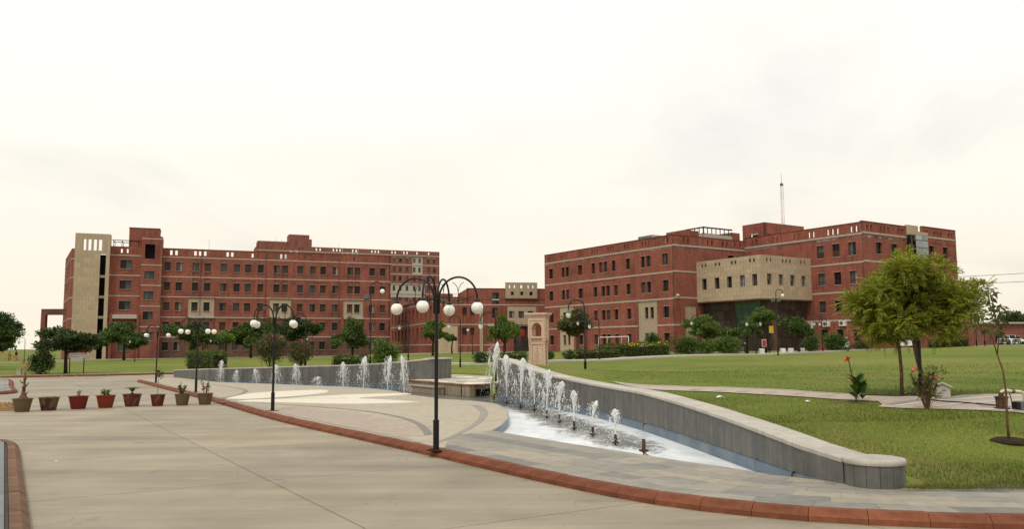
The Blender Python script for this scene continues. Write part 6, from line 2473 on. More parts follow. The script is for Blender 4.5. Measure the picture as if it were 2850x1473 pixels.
def blossoms(n, blobs, size, mat, parent, rg, name='blossom', petals=4, top=0.0):
    P, d = crown_points(n, blobs, rg, 0.92)
    if top:
        keep = d[:, 2] > top
        P, d = P[keep], d[keep]
    if not len(P):
        return
    Vs, Fs = [], []
    off = 0
    for k in range(petals):
        D = rg.normal(size=P.shape) + d * 0.6
        N = d + rg.normal(size=P.shape) * 0.4
        L = size * rg.uniform(0.7, 1.3, len(P))
        V, F = leaf_quads(P + rg.normal(size=P.shape) * size * 0.25, D, N, L, L * 0.9, rg)
        Vs.append(V)
        Fs.append(F + off)
        off += len(V)
    o = place(name, np_mesh(name, np.concatenate(Vs), np.concatenate(Fs), MATS[mat]), parent)
    return o


def trunk(parent, base_r, pts, mat='bark', limbs=(), name='trunk'):
    mb = MB()
    n = len(pts)
    mb.tube(pts, [base_r * (1 - 0.55 * i / (n - 1)) for i in range(n)], 9)
    for (a, b, c_, r_) in limbs:
        mb.tube([a, tuple((Vector(a) + Vector(c_)) / 2 + Vector(b)), c_], [r_, r_ * 0.75, r_ * 0.35], 7)
    return mb.build(name, MATS[mat], parent, smooth='all')


def tree(name, x, y, h, cz, r, label, mat, n=2600, leaf=0.3, k=22, seed=1, bark='bark_dark', group='trees around the lawns', dz=0.0, size=(0.28, 0.48), flat=1.0, aspect=0.55, extra=()):
    """h: total height; crown centre at cz above the foot with radii r"""
    rg = np.random.default_rng(seed)
    z = land(x, y) + dz
    t = thing(name, (x, y, z), label, 'tree', group)
    cr = (0, 0, cz)
    n = int(n * 3.2)
    leaf *= 0.85
    k = int(k * 1.5)
    bl = [(0, 0, cz, r[0] * 0.5, r[1] * 0.5, r[2] * 0.45)]
    nl = 6
    for q in range(nl):                     # a few uneven limbs' worth of foliage, each broken into clumps
        a_ = 2 * math.pi * (q + rg.uniform(-0.3, 0.3)) / nl
        t_ = rg.uniform(0.35, 0.68)
        lr = rg.uniform(0.40, 0.62)
        lc = (r[0] * t_ * math.cos(a_), r[1] * t_ * math.sin(a_), cz + r[2] * rg.uniform(-0.55, 0.45))
        bl += sub_blobs(lc, (r[0] * lr, r[1] * lr, r[2] * lr * 1.05), max(4, k // nl), rg, (0.22, 0.5))
    bl += sub_blobs((r[0] * rg.uniform(-.2, .2), 0, cz + r[2] * 0.55), (r[0] * 0.45, r[1] * 0.45, r[2] * 0.5), max(4, k // 5), rg, (0.22, 0.5))
    for e_ in extra:
        bl += sub_blobs(e_[:3], e_[3:], max(4, k // 3), rg, size)
    leaves('crown', n, bl, leaf, mat, t, rg, aspect)
    fork = cz - r[2] * 0.75
    lb = []
    for i in range(7):
        b = bl[rg.integers(len(bl))]
        lb.append(((0, 0, fork * rg.uniform(0.85, 1.0)), (0, 0, 0.15), (b[0], b[1], b[2]), 0.035 * h / 3.0))
    trunk(t, 0.035 * h + 0.03, [(0, 0, -0.3), (rg.uniform(-.05, .05), 0, fork * 0.5), (rg.uniform(-.1, .1), 0, fork), (0, 0, cz)], bark, lb)
    return t


def bush(name, x, y, r, label, mat, cat='bush', n=2200, leaf=0.13, k=16, seed=1, cz=None, dz=0.0, group='bushes', flowers=None, size=(0.3, 0.5), aspect=0.5):
    rg = np.random.default_rng(seed)
    z = land(x, y) + dz
    t = thing(name, (x, y, z), label, cat, group)
    c_ = (0, 0, r[2] * 0.95 if cz is None else cz)
    bl = sub_blobs(c_, r, k, rg, size) + [(0, 0, c_[2] * 0.9, r[0] * 0.7, r[1] * 0.7, r[2] * 0.8)] * 3
    n = int(n * 1.7)
    leaves('foliage', n, bl, leaf, mat, t, rg, aspect)
    mb = MB()
    for i in range(6):
        b = bl[rg.integers(len(bl))]
        mb.tube([(rg.uniform(-.1, .1), rg.uniform(-.1, .1), -0.2), (b[0] * 0.5, b[1] * 0.5, b[2] * 0.6), (b[0], b[1], b[2])], [0.03, 0.02, 0.008], 5)
    mb.build('stems', MATS['bark_dark'], t)
    if flowers:
        for (fm_, cnt, sz, top) in flowers:
            blossoms(cnt, bl, sz, fm_, t, rg, top=top)
    return t


def hedge(x0, y0, x1, y1, w, h, label, mat='leaf_hedge', n=3500, leaf=0.11, seed=1, dz=0.0, flowers=None, group='clipped hedges', round_=0.25):
    """clipped box hedge along a line"""
    rg = np.random.default_rng(seed)
    cx, cy = (x0 + x1) / 2, (y0 + y1) / 2
    z = land(cx, cy) + dz
    d = Vector((x1 - x0, y1 - y0))
    L = d.length
    t = thing('hedge', (cx, cy, z), label, 'hedge', group, math.atan2(d.y, d.x))
    # points on the skin of a rounded box, with noise
    u = rg.uniform(-1, 1, (n, 3))
    ax = rg.choice(3, n, p=[0.2, 0.4, 0.4])
    sgn = rg.choice([-1, 1], n)
    u[np.arange(n), ax] = sgn * rg.uniform(0.75, 1.0, n)
    bump = 1 + 0.07 * np.sin(u[:, 0] * L * 1.7 + seed) + 0.05 * np.sin(u[:, 0] * L * 4.1 + 2 * seed) + rg.normal(size=n) * 0.03
    P = np.stack([u[:, 0] * L / 2, u[:, 1] * w / 2 * (1 - round_ * 0.4 * np.clip(u[:, 2], 0, 1) ** 3), (u[:, 2] * 0.5 + 0.5) * h], 1)
    P[:, 2] *= bump
    P[:, 1] *= bump
    d3 = np.stack([u[:, 0] * 0.3, u[:, 1], u[:, 2]], 1)
    D = d3 * 0.6 + rg.normal(size=(n, 3)) * 0.6
    D[:, 2] += 0.35
    N = d3 + rg.normal(size=(n, 3)) * 0.6
    ll = leaf * rg.uniform(0.6, 1.4, n)
    V, F = leaf_quads(P, D, N, ll, ll * 0.5, rg)
    place('foliage', np_mesh('foliage', V, F, MATS[mat]), t)
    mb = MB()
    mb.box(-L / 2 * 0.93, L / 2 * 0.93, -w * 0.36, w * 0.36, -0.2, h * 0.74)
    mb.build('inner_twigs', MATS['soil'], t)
    if flowers:
        for (fm_, cnt, sz) in flowers:
            q = rg.choice(n, cnt)
            q = q[(u[q, 2] > 0.55)]
            if len(q):
                V, F = leaf_quads(P[q] + d3[q] * 0.05, rg.normal(size=(len(q), 3)) + np.array([0, -0.4, 0.6]), d3[q] + rg.normal(size=(len(q), 3)) * 0.3, np.full(len(q), sz), np.full(len(q), sz), rg)
                place('blossom', np_mesh('blossom', V, F, MATS[fm_]), t)
    return t


# trees on the left
tree('broadleaf_tree', -53.8, 86, 6.2, 3.8, (3.5, 3.0, 2.3), 'dense dark broadleaf tree cut by the left edge of the picture', 'leaf_dark', 5200, 0.27, 34, 3)
tree('broadleaf_tree', -62.5, 97, 6.5, 3.4, (3.6, 3.0, 2.7), 'second dark broadleaf tree behind the one at the left edge', 'leaf_dark', 4600, 0.3, 34, 25)
tree('spreading_tree', -39.6, 73.8, 4.2, 2.95, (3.1, 2.6, 1.2), 'dark flat-topped spreading tree between the left edge and the direction board', 'leaf_dark', 5200, 0.26, 34, 4, extra=((-1.2, 0, 2.6, 1.8, 1.6, 0.6), (1.6, 0, 2.9, 1.7, 1.5, 0.6)))
bush('dark_bush', -41.0, 72.4, (1.35, 1.2, 1.25), 'dark rounded bush under the spreading tree beside the far kerb', 'leaf_dark', n=2600, leaf=0.17, seed=5)
tree('round_tree', -64.5, 138, 6.4, 4.1, (4.2, 3.4, 2.3), 'round green tree at the foot of the sandstone tower', 'leaf_mid', 4200, 0.42, 30, 6)
tree('round_tree', -55.5, 146, 6.2, 4.0, (5.4, 3.7, 2.3), 'broad dark green tree behind the third globe lamp', 'leaf_mid', 4600, 0.44, 32, 7)
tree('round_tree', -46.6, 148, 6.6, 4.2, (4.8, 3.7, 2.5), 'dark green tree behind the pink flowering shrub', 'leaf_mid', 4200, 0.44, 30, 8)
tree('round_tree', -38.2, 146, 7.0, 4.4, (4.5, 3.7, 2.7), 'dark green tree right of the second globe lamp, before the long block', 'leaf_dark', 4400, 0.44, 30, 9)
tree('young_tree', -34.5, 100, 4.1, 3.3, (1.2, 1.1, 0.8), 'small bright green tree left of the pink flowering shrub', 'leaf_bright', 900, 0.3, 12, 10)
tree('round_tree', -20.8, 108, 5.6, 3.5, (2.7, 2.3, 2.3), 'round green tree at the right end of the long block', 'leaf_mid', 3600, 0.30, 26, 11)
tree('round_tree', -11.3, 118, 5.0, 3.6, (2.4, 2.2, 1.8), 'round light green tree seen behind the nearest globe lamp\'s pole', 'leaf_bright', 2800, 0.28, 24, 12)
tree('young_tree', -10.2, 140, 3.4, 2.7, (0.75, 0.7, 0.7), 'tiny tree before the low block\'s sandstone panel', 'leaf_dark', 500, 0.28, 8, 13)
tree('young_tree', -58.5, 152, 3.2, 1.9, (0.8, 0.7, 1.2), 'small dark upright shrub-tree at the wall right of the tower', 'leaf_dark', 600, 0.28, 10, 14)
tree('young_tree', -41.0, 140, 3.6, 2.6, (1.2, 1.0, 0.7), 'small dark tree before the long block, left of the second globe lamp', 'leaf_dark', 600, 0.28, 10, 15)
# behind the fountain
tree('feathery_tree', -0.7, 78, 4.4, 2.5, (1.7, 1.5, 1.5), 'feathery dark green tree left of the carved monument', 'leaf_bright', 3400, 0.2, 24, 16)
tree('round_tree', 6.9, 88, 5.0, 3.2, (2.4, 2.2, 1.75), 'round olive green tree right of the carved monument', 'leaf_olive', 4200, 0.24, 30, 17, bark='bark')
tree('spreading_tree', 20.0, 86, 4.6, 2.7, (2.7, 2.2, 1.5), 'spreading tree left of the lobby in front of the glass', 'leaf_bright', 3200, 0.24, 24, 18)
tree('spreading_tree', 22.6, 80, 3.5, 2.4, (1.5, 1.1, 0.9), 'small flat tree right against the lobby lantern post', 'leaf_mid', 1200, 0.22, 12, 19)
tree('feathery_tree', 26.2, 86, 5.0, 3.6, (1.8, 1.4, 1.3), 'light feathery tree before the lobby corner with the two floodlights', 'leaf_bright', 2000, 0.2, 18, 20)
tree('spreading_tree', 28.6, 83, 3.9, 2.5, (1.8, 1.4, 1.2), 'grey green flat-topped tree beneath the air conditioners', 'leaf_mid', 2400, 0.22, 20, 21)
# bushes and hedges
bush('flowering_shrub', -17.6, 60.5, (1.15, 1.0, 1.35), 'tall oleander shrub with pink blossom behind the far wall', 'leaf_olive', 'shrub', 4200, 0.15, 26, 30, 1.55, flowers=[('petal_pink', 46, 0.09, 0.25)], aspect=0.28)
bush('flowering_shrub', -15.5, 60.8, (1.05, 0.9, 1.05), 'oleander shrub with magenta blossom right of the second globe lamp', 'leaf_olive', 'shrub', 3400, 0.14, 22, 31, 1.15, flowers=[('petal_pink', 30, 0.09, 0.2), ('petal_magenta', 26, 0.10, 0.3)], aspect=0.28)
bush('leafy_bush', -9.3, 60.5, (1.15, 1.0, 1.1), 'bright leafy bush at the far wall beside the tall globe post', 'leaf_bright', n=2600, leaf=0.2, seed=32, cz=1.0, aspect=0.32)
hedge(-25.2, 65.4, -21.3, 60.6, 1.1, 1.15, 'clipped bright hedge above the far wall\'s low left end', n=5000, seed=33, dz=0.35, flowers=[('petal_yellow', 30, 0.07)])
hedge(-12.2, 57.2, -9.9, 56.0, 0.8, 0.75, 'low clipped hedge behind the far wall beside the leafy bush', 'leaf_mid', n=2600, seed=34)
bush('dark_bush', -2.3, 62.0, (0.75, 0.7, 0.55), 'small dark bush behind the tallest jet', 'leaf_dark', n=1300, leaf=0.12, seed=35)
hedge(-1.6, 63.4, 1.0, 64.4, 1.0, 0.8, 'low hedge with pale flowers between dark bush and monument', 'leaf_mid', n=3000, seed=36, flowers=[('petal_white', 26, 0.07)])
bush('dark_bush', 3.2, 71.0, (0.45, 0.5, 0.5), 'small bush touching the monument\'s right edge', 'leaf_mid', n=700, leaf=0.12, seed=37)
bush('dark_bush', 4.9, 71.2, (0.85, 0.7, 0.5), 'rounded low bush between monument and hedge', 'leaf_mid', n=1500, leaf=0.12, seed=38, flowers=[('petal_white', 18, 0.07, 0.3)])
hedge(5.5, 71.8, 9.3, 73.0, 0.9, 0.75, 'low dark clipped hedge behind the goal frame\'s left post', 'leaf_mid', n=3600, seed=39)
hedge(7.9, 75.5, 10.4, 76.2, 1.0, 1.05, 'taller dark green clipped hedge left of the yellow one', 'leaf_hedge', n=3000, seed=40)
hedge(10.3, 74.4, 14.1, 75.8, 1.4, 1.15, 'yellow-flowering clipped hedge before the right block', 'leaf_hedge', n=5200, seed=41, flowers=[('petal_yellow', 420, 0.11)])
bush('flowering_shrub', 13.7, 80.5, (0.95, 0.8, 0.75), 'rose bush with few red flowers behind the yellow hedge', 'leaf_mid', 'shrub', 1500, 0.14, 14, 42, 1.3, flowers=[('petal_red', 8, 0.1, 0.2)])
bush('round_bush', 16.2, 77.2, (1.7, 1.2, 1.0), 'large round bush with red specks left of the lobby', 'leaf_hedge', n=3600, leaf=0.14, seed=43, flowers=[('petal_red', 14, 0.08, 0.0)])
bush('round_bush', 20.2, 78.5, (1.4, 1.1, 1.0), 'round bush with long leaves in front of the spreading lobby tree', 'leaf_bright', n=2600, leaf=0.2, seed=44, aspect=0.3)
bush('round_bush', 18.3, 78.0, (1.0, 0.9, 0.8), 'spiky low bush between the two round lobby bushes', 'leaf_bright', n=1200, leaf=0.25, seed=45, aspect=0.2)
bush('round_bush', 31.0, 86.0, (1.0, 0.9, 1.05), 'bush directly left of the lantern post before the air conditioners', 'leaf_mid', n=1900, leaf=0.16, seed=46)
bush('round_bush', 34.2, 88.0, (1.65, 1.1, 1.1), 'large bright bush between that lantern post and the white car', 'leaf_hedge', n=3400, leaf=0.16, seed=47)
bush('flowering_shrub', 41.5, 98.5, (1.4, 1.0, 0.7), 'brownish pink-flowering shrub right of the white car', 'leaf_olive', 'shrub', 2000, 0.16, 16, 48, flowers=[('petal_pink', 30, 0.1, 0.2)])
hedge(43.6, 86.5, 45.0, 87.0, 1.0, 0.8, 'short dark hedge left of the long dark hedge at far right', 'leaf_dark', n=1500, seed=49)
hedge(45.2, 86.8, 48.0, 88.0, 1.1, 0.95, 'long dark clipped hedge before the brick porch pillar', 'leaf_dark', n=3000, seed=50)
hedge(39.0, 101.5, 40.5, 102, 1.0, 0.9, 'small green hedge seen between the tree trunks', 'leaf_mid', n=1400, seed=51)
# far background, right and left
for i, (x, y, h, rr, lab) in enumerate([(98, 160, 6.5, 5.0, 'dark far tree right of the facing lantern posts'), (112, 175, 7.5, 6.5, 'bushy far tree at the right edge of the picture'), (87, 150, 4.5, 3.5, 'low far tree behind the facing lantern posts'),
                                        (135, 205, 6.0, 7.0, 'far tree beyond the right edge'), (-118, 190, 6.0, 5.0, 'far tree behind the walkers at left'), (-100, 200, 5.0, 4.5, 'far tree glimpsed under the left trees')]):
    tree('far_tree', x, y, h, h * 0.58, (rr, rr * 0.8, h * 0.42), lab, 'leaf_dark', 2200, 0.6, 24, 60 + i, group='far trees')


# ------------------------------------------------------------------ the neem tree on the right lawn
def fronds(n, blobs, rg, length=0.33, pairs=9, lw=0.026):
    """pinnate leaves: each frond is a drooping rachis with leaflet pairs"""
    P, d = crown_points(n, blobs, rg, 0.45)
    D = d + rg.normal(size=(n, 3)) * 0.45
    D[:, 2] += 0.35
    D /= np.linalg.norm(D, axis=1, keepdims=True)
    S = np.cross(D, np.array([0, 0, 1.0]))
    S /= np.maximum(1e-6, np.linalg.norm(S, axis=1, keepdims=True))
    Ls = length * rg.uniform(0.6, 1.2, n)
    Vs, Fs, off = [], [], 0
    tone = rg.random(n)
    for k in range(pairs):
        u = (k + 1.0) / pairs
        Q = P + D * (Ls * u)[:, None]
        Q[:, 2] -= 0.20 * Ls * u ** 2
        T = D.copy()
        T[:, 2] -= 0.40 * u
        for sg_ in (-1, 1):
            LD = S * sg_ + T * 0.75 + rg.normal(size=(n, 3)) * 0.12
            LD[:, 2] -= 0.05
            N = np.cross(S, D) + rg.normal(size=(n, 3)) * 0.25
            N[N[:, 2] < 0] *= -1
            ll = 0.092 * (1.1 - 0.5 * abs(u - 0.45)) * rg.uniform(0.8, 1.2, n)
            V, F = leaf_quads(Q, LD, N, ll, np.full(n, lw), rg)
            Vs.append(V)
            Fs.append(F + off)
            off += len(V)
    return np.concatenate(Vs), np.concatenate(Fs)


NX, NY = 10.5, 22.2
nz = land(NX, NY)
neem = thing('neem_tree', (NX, NY, nz), 'yellow-green feathery tree with slim reddish trunks on the right lawn', 'tree')
rg = np.random.default_rng(77)
nb = []
for (x, z, rx, rz_) in [(0.1, 4.3, .5, .36), (-0.35, 3.95, .6, .45), (0.65, 3.95, .6, .45), (-0.75, 3.55, .62, .48), (0.2, 3.6, .75, .5), (1.15, 3.6, .6, .45), (-1.2, 3.2, .5, .42), (-0.6, 2.95, .65, .45), (0.3, 3.05, .75, .48),
                        (1.2, 3.1, .6, .42), (1.7, 3.3, .42, .36), (-1.0, 2.75, .5, .36), (-0.2, 2.6, .55, .36), (0.7, 2.65, .55, .38), (1.45, 2.7, .42, .32), (2.0, 3.5, .28, .3), (1.9, 3.05, .3, .3), (-0.55, 2.45, .4, .26)]:
    for q in range(5):
        a = rg.uniform(0, 6.28)
        e_ = rg.uniform(0.15, 0.62)
        nb.append(((x + rx * e_ * math.cos(a)) * 0.88, rg.uniform(-0.85, 0.85) * (0.45 + rx), z + 0.06 - nz + rz_ * e_ * math.sin(a), rx * 0.46, 0.36, rz_ * 0.44))
V, F = fronds(4700, nb, rg)
place('crown', np_mesh('crown', V, F, MATS['leaf_neem']), neem)
mb = MB()
mb.tube([(-0.13, 0.1, -0.2), (-0.10, 0.08, 0.6), (-0.14, 0.05, 1.2), (-0.17, 0.05, 1.42)], [0.055, 0.046, 0.042, 0.04], 9)
mb.tube([(-0.17, 0.05, 1.42), (-0.35, 0.0, 1.75), (-0.62, -0.1, 2.2)], [0.034, 0.028, 0.016], 8)
mb.tube([(-0.17, 0.05, 1.38), (-0.5, 0.1, 1.6), (-0.85, 0.2, 2.0)], [0.026, 0.02, 0.012], 8)
mb.tube([(-0.16, 0.05, 1.4), (-0.13, 0.1, 1.9), (-0.05, 0.2, 2.6)], [0.034, 0.028, 0.016], 8)
mb.build('trunk', MATS['bark'], neem, smooth='all')
mb = MB()
mb.tube([(0.42, -0.2, -0.2), (0.36, -0.18, 0.35), (0.24, -0.12, 1.0), (0.14, -0.1, 1.7), (0.02, -0.05, 2.3)], [0.075, 0.062, 0.052, 0.042, 0.03], 10)
mb.tube([(0.24, -0.12, 1.0), (0.26, 0.0, 1.6), (0.3, 0.1, 2.4), (0.2, 0.1, 3.0)], [0.045, 0.04, 0.032, 0.018], 8)
mb.tube([(0.3, 0.1, 2.3), (0.7, 0.1, 2.7), (1.4, 0.1, 2.75)], [0.03, 0.022, 0.01], 7)
mb.tube([(0.02, -0.05, 2.25), (-0.4, 0.0, 2.6), (-0.8, 0, 2.8)], [0.03, 0.02, 0.01], 7)
mb.build('trunk', MATS['bark'], neem, smooth='all')

# young sapling at the right edge
sap = thing('sapling', (9.45, 16.0, land(9.45, 16.0)), 'thin sapling with sparse large leaves in a dark soil ring at the right edge', 'tree')
mb = MB()
mb.lathe([(0.001, 0.03), (0.18, 0.035), (0.30, 0.02), (0.42, -0.02), (0.43, -0.06)], 26, (0, 0, 0))
mb.v = [(p[0] * (1 + 0.08 * math.sin(3 * math.atan2(p[1], p[0]))), p[1] * 1.05, p[2] + 0.01 * math.sin(9 * p[0] + 7 * p[1])) for p in mb.v]
mb.build('soil_ring', MATS['soil'], sap, smooth='all')
mb = MB()
stem = [(0.0, 0, -0.1), (0.0, 0.02, 0.4), (0.0, 0.0, 0.9), (-0.03, 0.0, 1.3), (-0.11, 0.02, 1.62)]
mb.tube(stem, [0.026, 0.024, 0.02, 0.018, 0.016], 8)
brs = [((-0.11, 0.02, 1.62), (-0.2, 0.0, 1.95), (-0.42, 0.0, 2.2)), ((-0.11, 0.02, 1.62), (-0.06, 0.0, 2.0), (-0.10, 0.0, 2.35)), ((-0.06, 0, 2.0), (0.0, 0.1, 2.3), (0.06, 0.1, 2.6)), ((-0.10, 0, 2.35), (-0.2, 0, 2.55), (-0.22, 0, 2.85)),
       ((-0.42, 0, 2.2), (-0.55, 0.1, 2.22), (-0.68, 0.1, 2.15))]
for b in brs:
    mb.tube(b, [0.012, 0.009, 0.005], 6)
mb.build('stem', MATS['bark'], sap, smooth='all')
rg = np.random.default_rng(5)
cl = [(-0.5, 0, 2.2, .2, .15, .12), (-0.15, 0, 2.1, .14, .15, .14), (-0.22, 0, 2.75, .14, .14, .15), (-0.26, 0, 2.9, .13, .12, .08), (0.05, 0.1, 2.5, .14, .14, .2), (0.0, 0.1, 2.25, .14, .14, .14), (-0.66, 0.1, 2.15, .12, .1, .06), (-0.1, 0, 2.45, .16, .16, .15), (0.02, 0, 1.95, .1, .1, .1)]
leaves('crown', 190, cl, 0.15, 'leaf_sapling', sap, rg, 0.36, 0.5, 0.3)

# canna lily and oleander by the path
can = thing('canna_plant', (8.69, 21.0, land(8.69, 21.0)), 'canna plant with broad leaves and one red flower beside the path', 'plant')
rg = np.random.default_rng(8)
mb = MB()
for i in range(34):
    a = rg.uniform(0, 6.28)
    h = rg.uniform(0.12, 0.9)
    L = rg.uniform(0.34, 0.55)
    out = Vector((math.cos(a), math.sin(a), 0))
    b = Vector((rg.uniform(-.12, .12), rg.uniform(-.1, .1), h * 0.5))
    tip = b + out * L * 0.8 + Vector((0, 0, L * rg.uniform(0.2, 1.0)))
    mid = (b + tip) / 2 + Vector((0, 0, 0.05))
    s = out.cross(Vector((0, 0, 1))) * rg.uniform(0.07, 0.11)
    mb.add([tuple(b), tuple(mid + s + Vector((0, 0, .015))), tuple(tip), tuple(mid - s + Vector((0, 0, .015))), tuple(mid)], [(0, 4, 1), (1, 4, 2), (2, 4, 3), (3, 4, 0)])
mb.build('leaves', MATS['leaf_hedge'], can)
mb = MB()
mb.tube([(-0.05, 0, 0), (-0.10, 0, 0.5), (-0.17, 0, 0.85), (-0.21, 0, 1.1)], [0.024, 0.021, 0.018, 0.015], 6)
mb.tube([(-0.14, 0, 0.75), (-0.09, 0, 0.95), (-0.08, 0, 1.03)], [0.007, 0.006, 0.004], 5)
mb.build('flower_stalk', MATS['leaf_olive'], can)
V, F = leaf_quads(np.array([(-0.21, 0, 1.08)] * 9) + rg.normal(size=(9, 3)) * 0.02, rg.normal(size=(9, 3)) + np.array([0, 0, 0.5]), rg.normal(size=(9, 3)), np.full(9, 0.10), np.full(9, 0.08), rg)
place('flower', np_mesh('flower', V, F, MATS['petal_red']), can)
V, F = leaf_quads(np.array([(-0.16, 0, 0.6)] * 6) + rg.normal(size=(6, 3)) * 0.04, rg.normal(size=(6, 3)), rg.normal(size=(6, 3)), np.full(6, 0.07), np.full(6, 0.04), rg)
place('faded_flower', np_mesh('faded_flower', V, F, MATS['petal_pink']), can)
ole = thing('oleander_plant', (9.6, 19.4, land(9.6, 19.4)), 'small open oleander with two pink flowers in front of the neem trunks', 'plant')
rg = np.random.default_rng(9)
mb = MB()
tips = []
for i in range(34):
    a = rg.uniform(0, 6.28)
    sp_ = rg.uniform(0.08, 0.50)
    h = rg.uniform(0.45, 1.0)
    p1_ = (sp_ * 0.35 * math.cos(a), sp_ * 0.35 * math.sin(a), h * 0.5)
    p2_ = (sp_ * math.cos(a), sp_ * 0.7 * math.sin(a), h)
    mb.tube([(0.02 * math.cos(a), 0.02 * math.sin(a), -0.05), p1_, p2_], [0.008, 0.006, 0.003], 5)
    tips.append((p1_, p2_))
mb.build('stems', MATS['bark'], ole)
PP, DD = [], []
for p1_, p2_ in tips:
    for k in range(20):
        u = rg.uniform(0.0, 1.05)
        p = Vector(p1_).lerp(Vector(p2_), u)
        PP.append(p)
        d_ = (Vector(p2_) - Vector(p1_)).normalized() + Vector(rg.normal(size=3)) * 0.7
        DD.append(d_)
PP, DD = np.array(PP), np.array(DD)
V, F = leaf_quads(PP, DD, rg.normal(size=PP.shape), 0.11 * rg.uniform(0.6, 1.2, len(PP)), np.full(len(PP), 0.024), rg)
place('leaves', np_mesh('leaves', V, F, MATS['leaf_olive']), ole)
for c_ in ((-0.30, -0.1, 0.92), (0.12, -0.2, 0.76)):
    V, F = leaf_quads(np.array([c_] * 12) + rg.normal(size=(12, 3)) * 0.03, rg.normal(size=(12, 3)) + np.array([0, -.3, .4]), rg.normal(size=(12, 3)), np.full(12, 0.07), np.full(12, 0.06), rg)
    place('flower', np_mesh('flower', V, F, MATS['petal_pink']), ole)

# ------------------------------------------------------------------ path, paved corner and fittings on the right lawn
def draped(name, poly, mat, lift, root, step=0.25):
    """a thin paving sheet that follows the ground"""
    xs = [p[0] for p in poly]
    ys = [p[1] for p in poly]
    mb = MB()
    x = math.floor(min(xs) / step) * step
    if area(poly) < 0:
        poly = poly[::-1]
    while x < max(xs):
        y = math.floor(min(ys) / step) * step
        while y < max(ys):
            pc = clip_poly(poly, [(x, y), (x + step, y), (x + step, y + step), (x, y + step)])
            if pc and abs(area(pc)) > 1e-4:
                mb.sheet(pc, lambda a, b: land(a, b) + lift)
            y += step
        x += step
    return mb.build(name, mat, root)


path = struct('lawn_path')
far_e = [(3.7, 30.9), (4.5, 29.4), (5.75, 28.1), (6.7, 26.8), (7.5, 25.6), (8.25, 24.5), (8.95, 23.4), (9.6, 22.2), (11.1, 21.5), (12.9, 23.0), (18.0, 22.8)]
near_e = [(4.3, 27.6), (4.9, 26.5), (6.1, 24.75), (7.4, 23.0), (8.25, 21.95), (9.15, 20.95), (9.0, 20.35), (8.72, 20.0), (9.5, 19.4), (10.35, 18.85), (11.2, 18.2), (18.0, 18.0)]
ppoly = far_e + near_e[::-1]
draped('paving', ppoly, MATS['stone_pinkish'], 0.022, path)


def strip(pts, w, mat, lift, nm):
    c_ = catmull(pts, 0.25)
    n = left_normals(c_)
    mb = MB()
    for i in range(len(c_) - 1):
        a, b = c_[i].xy, c_[i + 1].xy
        q = [a + n[i] * w / 2, b + n[i + 1] * w / 2, b - n[i + 1] * w / 2, a - n[i] * w / 2]
        mb.add([(p.x, p.y, land(p.x, p.y) + lift) for p in q], [(3, 2, 1, 0)])
    return mb.build(nm, MATS[mat], path)


strip([(3.75, 30.8), (4.5, 29.4), (5.75, 28.1), (6.7, 26.8), (7.5, 25.6), (8.25, 24.5), (8.95, 23.4), (9.6, 22.2)], 0.16, 'coping', 0.030, 'edging_line')
strip([(9.1, 20.25), (9.95, 20.8), (11.1, 21.35), (12.7, 22.75)], 0.28, 'stone_grey', 0.026, 'grey_band')
strip([(9.1, 20.0), (10.3, 20.6), (11.6, 21.2), (13.5, 22.2)], 0.08, 'white_paint', 0.032, 'white_line')
strip([(9.65, 19.5), (10.8, 19.95), (12.2, 20.6), (14.5, 21.0)], 0.08, 'white_paint', 0.032, 'white_line')
strip([(10.5, 18.95), (11.4, 18.5), (14.5, 18.35)], 0.10, 'white_paint', 0.032, 'white_line')
strip([(10.9, 19.5), (11.8, 19.45), (14.5, 19.75)], 0.35, 'stone_grey', 0.028, 'grey_band')
for k in range(6):
    strip([(5.7 + k * 0.55, 26.3 - k * 0.72), (5.85 + k * 0.55, 26.1 - k * 0.72)], 0.45, 'stone_beige', 0.027, 'pale_block')
# pale kerb line along the far side of the lawn, and the approach beyond
walk = struct('far_path')


def pathstrip(pts, w, mat, lift, nm, step=2.0):
    c_ = catmull(pts, step)
    n = left_normals(c_)
    mb = MB()
    for i in range(len(c_) - 1):
        a, b = c_[i].xy, c_[i + 1].xy
        q = [a, b, b + n[i + 1] * w, a + n[i] * w]
        mb.add([(p.x, p.y, land(p.x, p.y) + lift) for p in q] + [(p.x, p.y, land(p.x, p.y) - 0.1) for p in q[:2]], [(0, 1, 2, 3), (0, 4, 5, 1)])
    return mb.build(nm, mat, walk)


pathstrip([(-6.0, 62.3), (-3.0, 60.8), (0, 62.5), (2.2, 66.0), (7.4, 69.2), (15.0, 72.8), (22.6, 76.3), (31.6, 83.6), (40.5, 92.5), (52, 97), (70, 99), (110, 101)], 1.5, MATS['concrete_trim'], 0.13, 'path_slab')
pathstrip([(44, 101.5), (56, 103), (90, 107)], 0.9, MATS['concrete_trim'], 0.10, 'path_slab')
pathstrip([(18, 104), (26, 102), (36, 104), (50, 108)], 9.0, MATS['road'], 0.05, 'approach')
pathstrip([(-84, 146), (-67, 152), (-24, 168)], 2.2, MATS['concrete_trim'], 0.12, 'path_slab')
pathstrip([(-26, 150), (-13, 147), (6, 150)], 1.6, MATS['concrete_trim'], 0.12, 'path_slab')
pathstrip([(-110, 128), (-80, 122), (-66, 128)], 5.0, MATS['road'], 0.06, 'approach')
pathstrip([(-46, 101), (-20, 96), (-12, 96)], 0.25, MATS['dry_straw'], 0.03, 'worn_line')

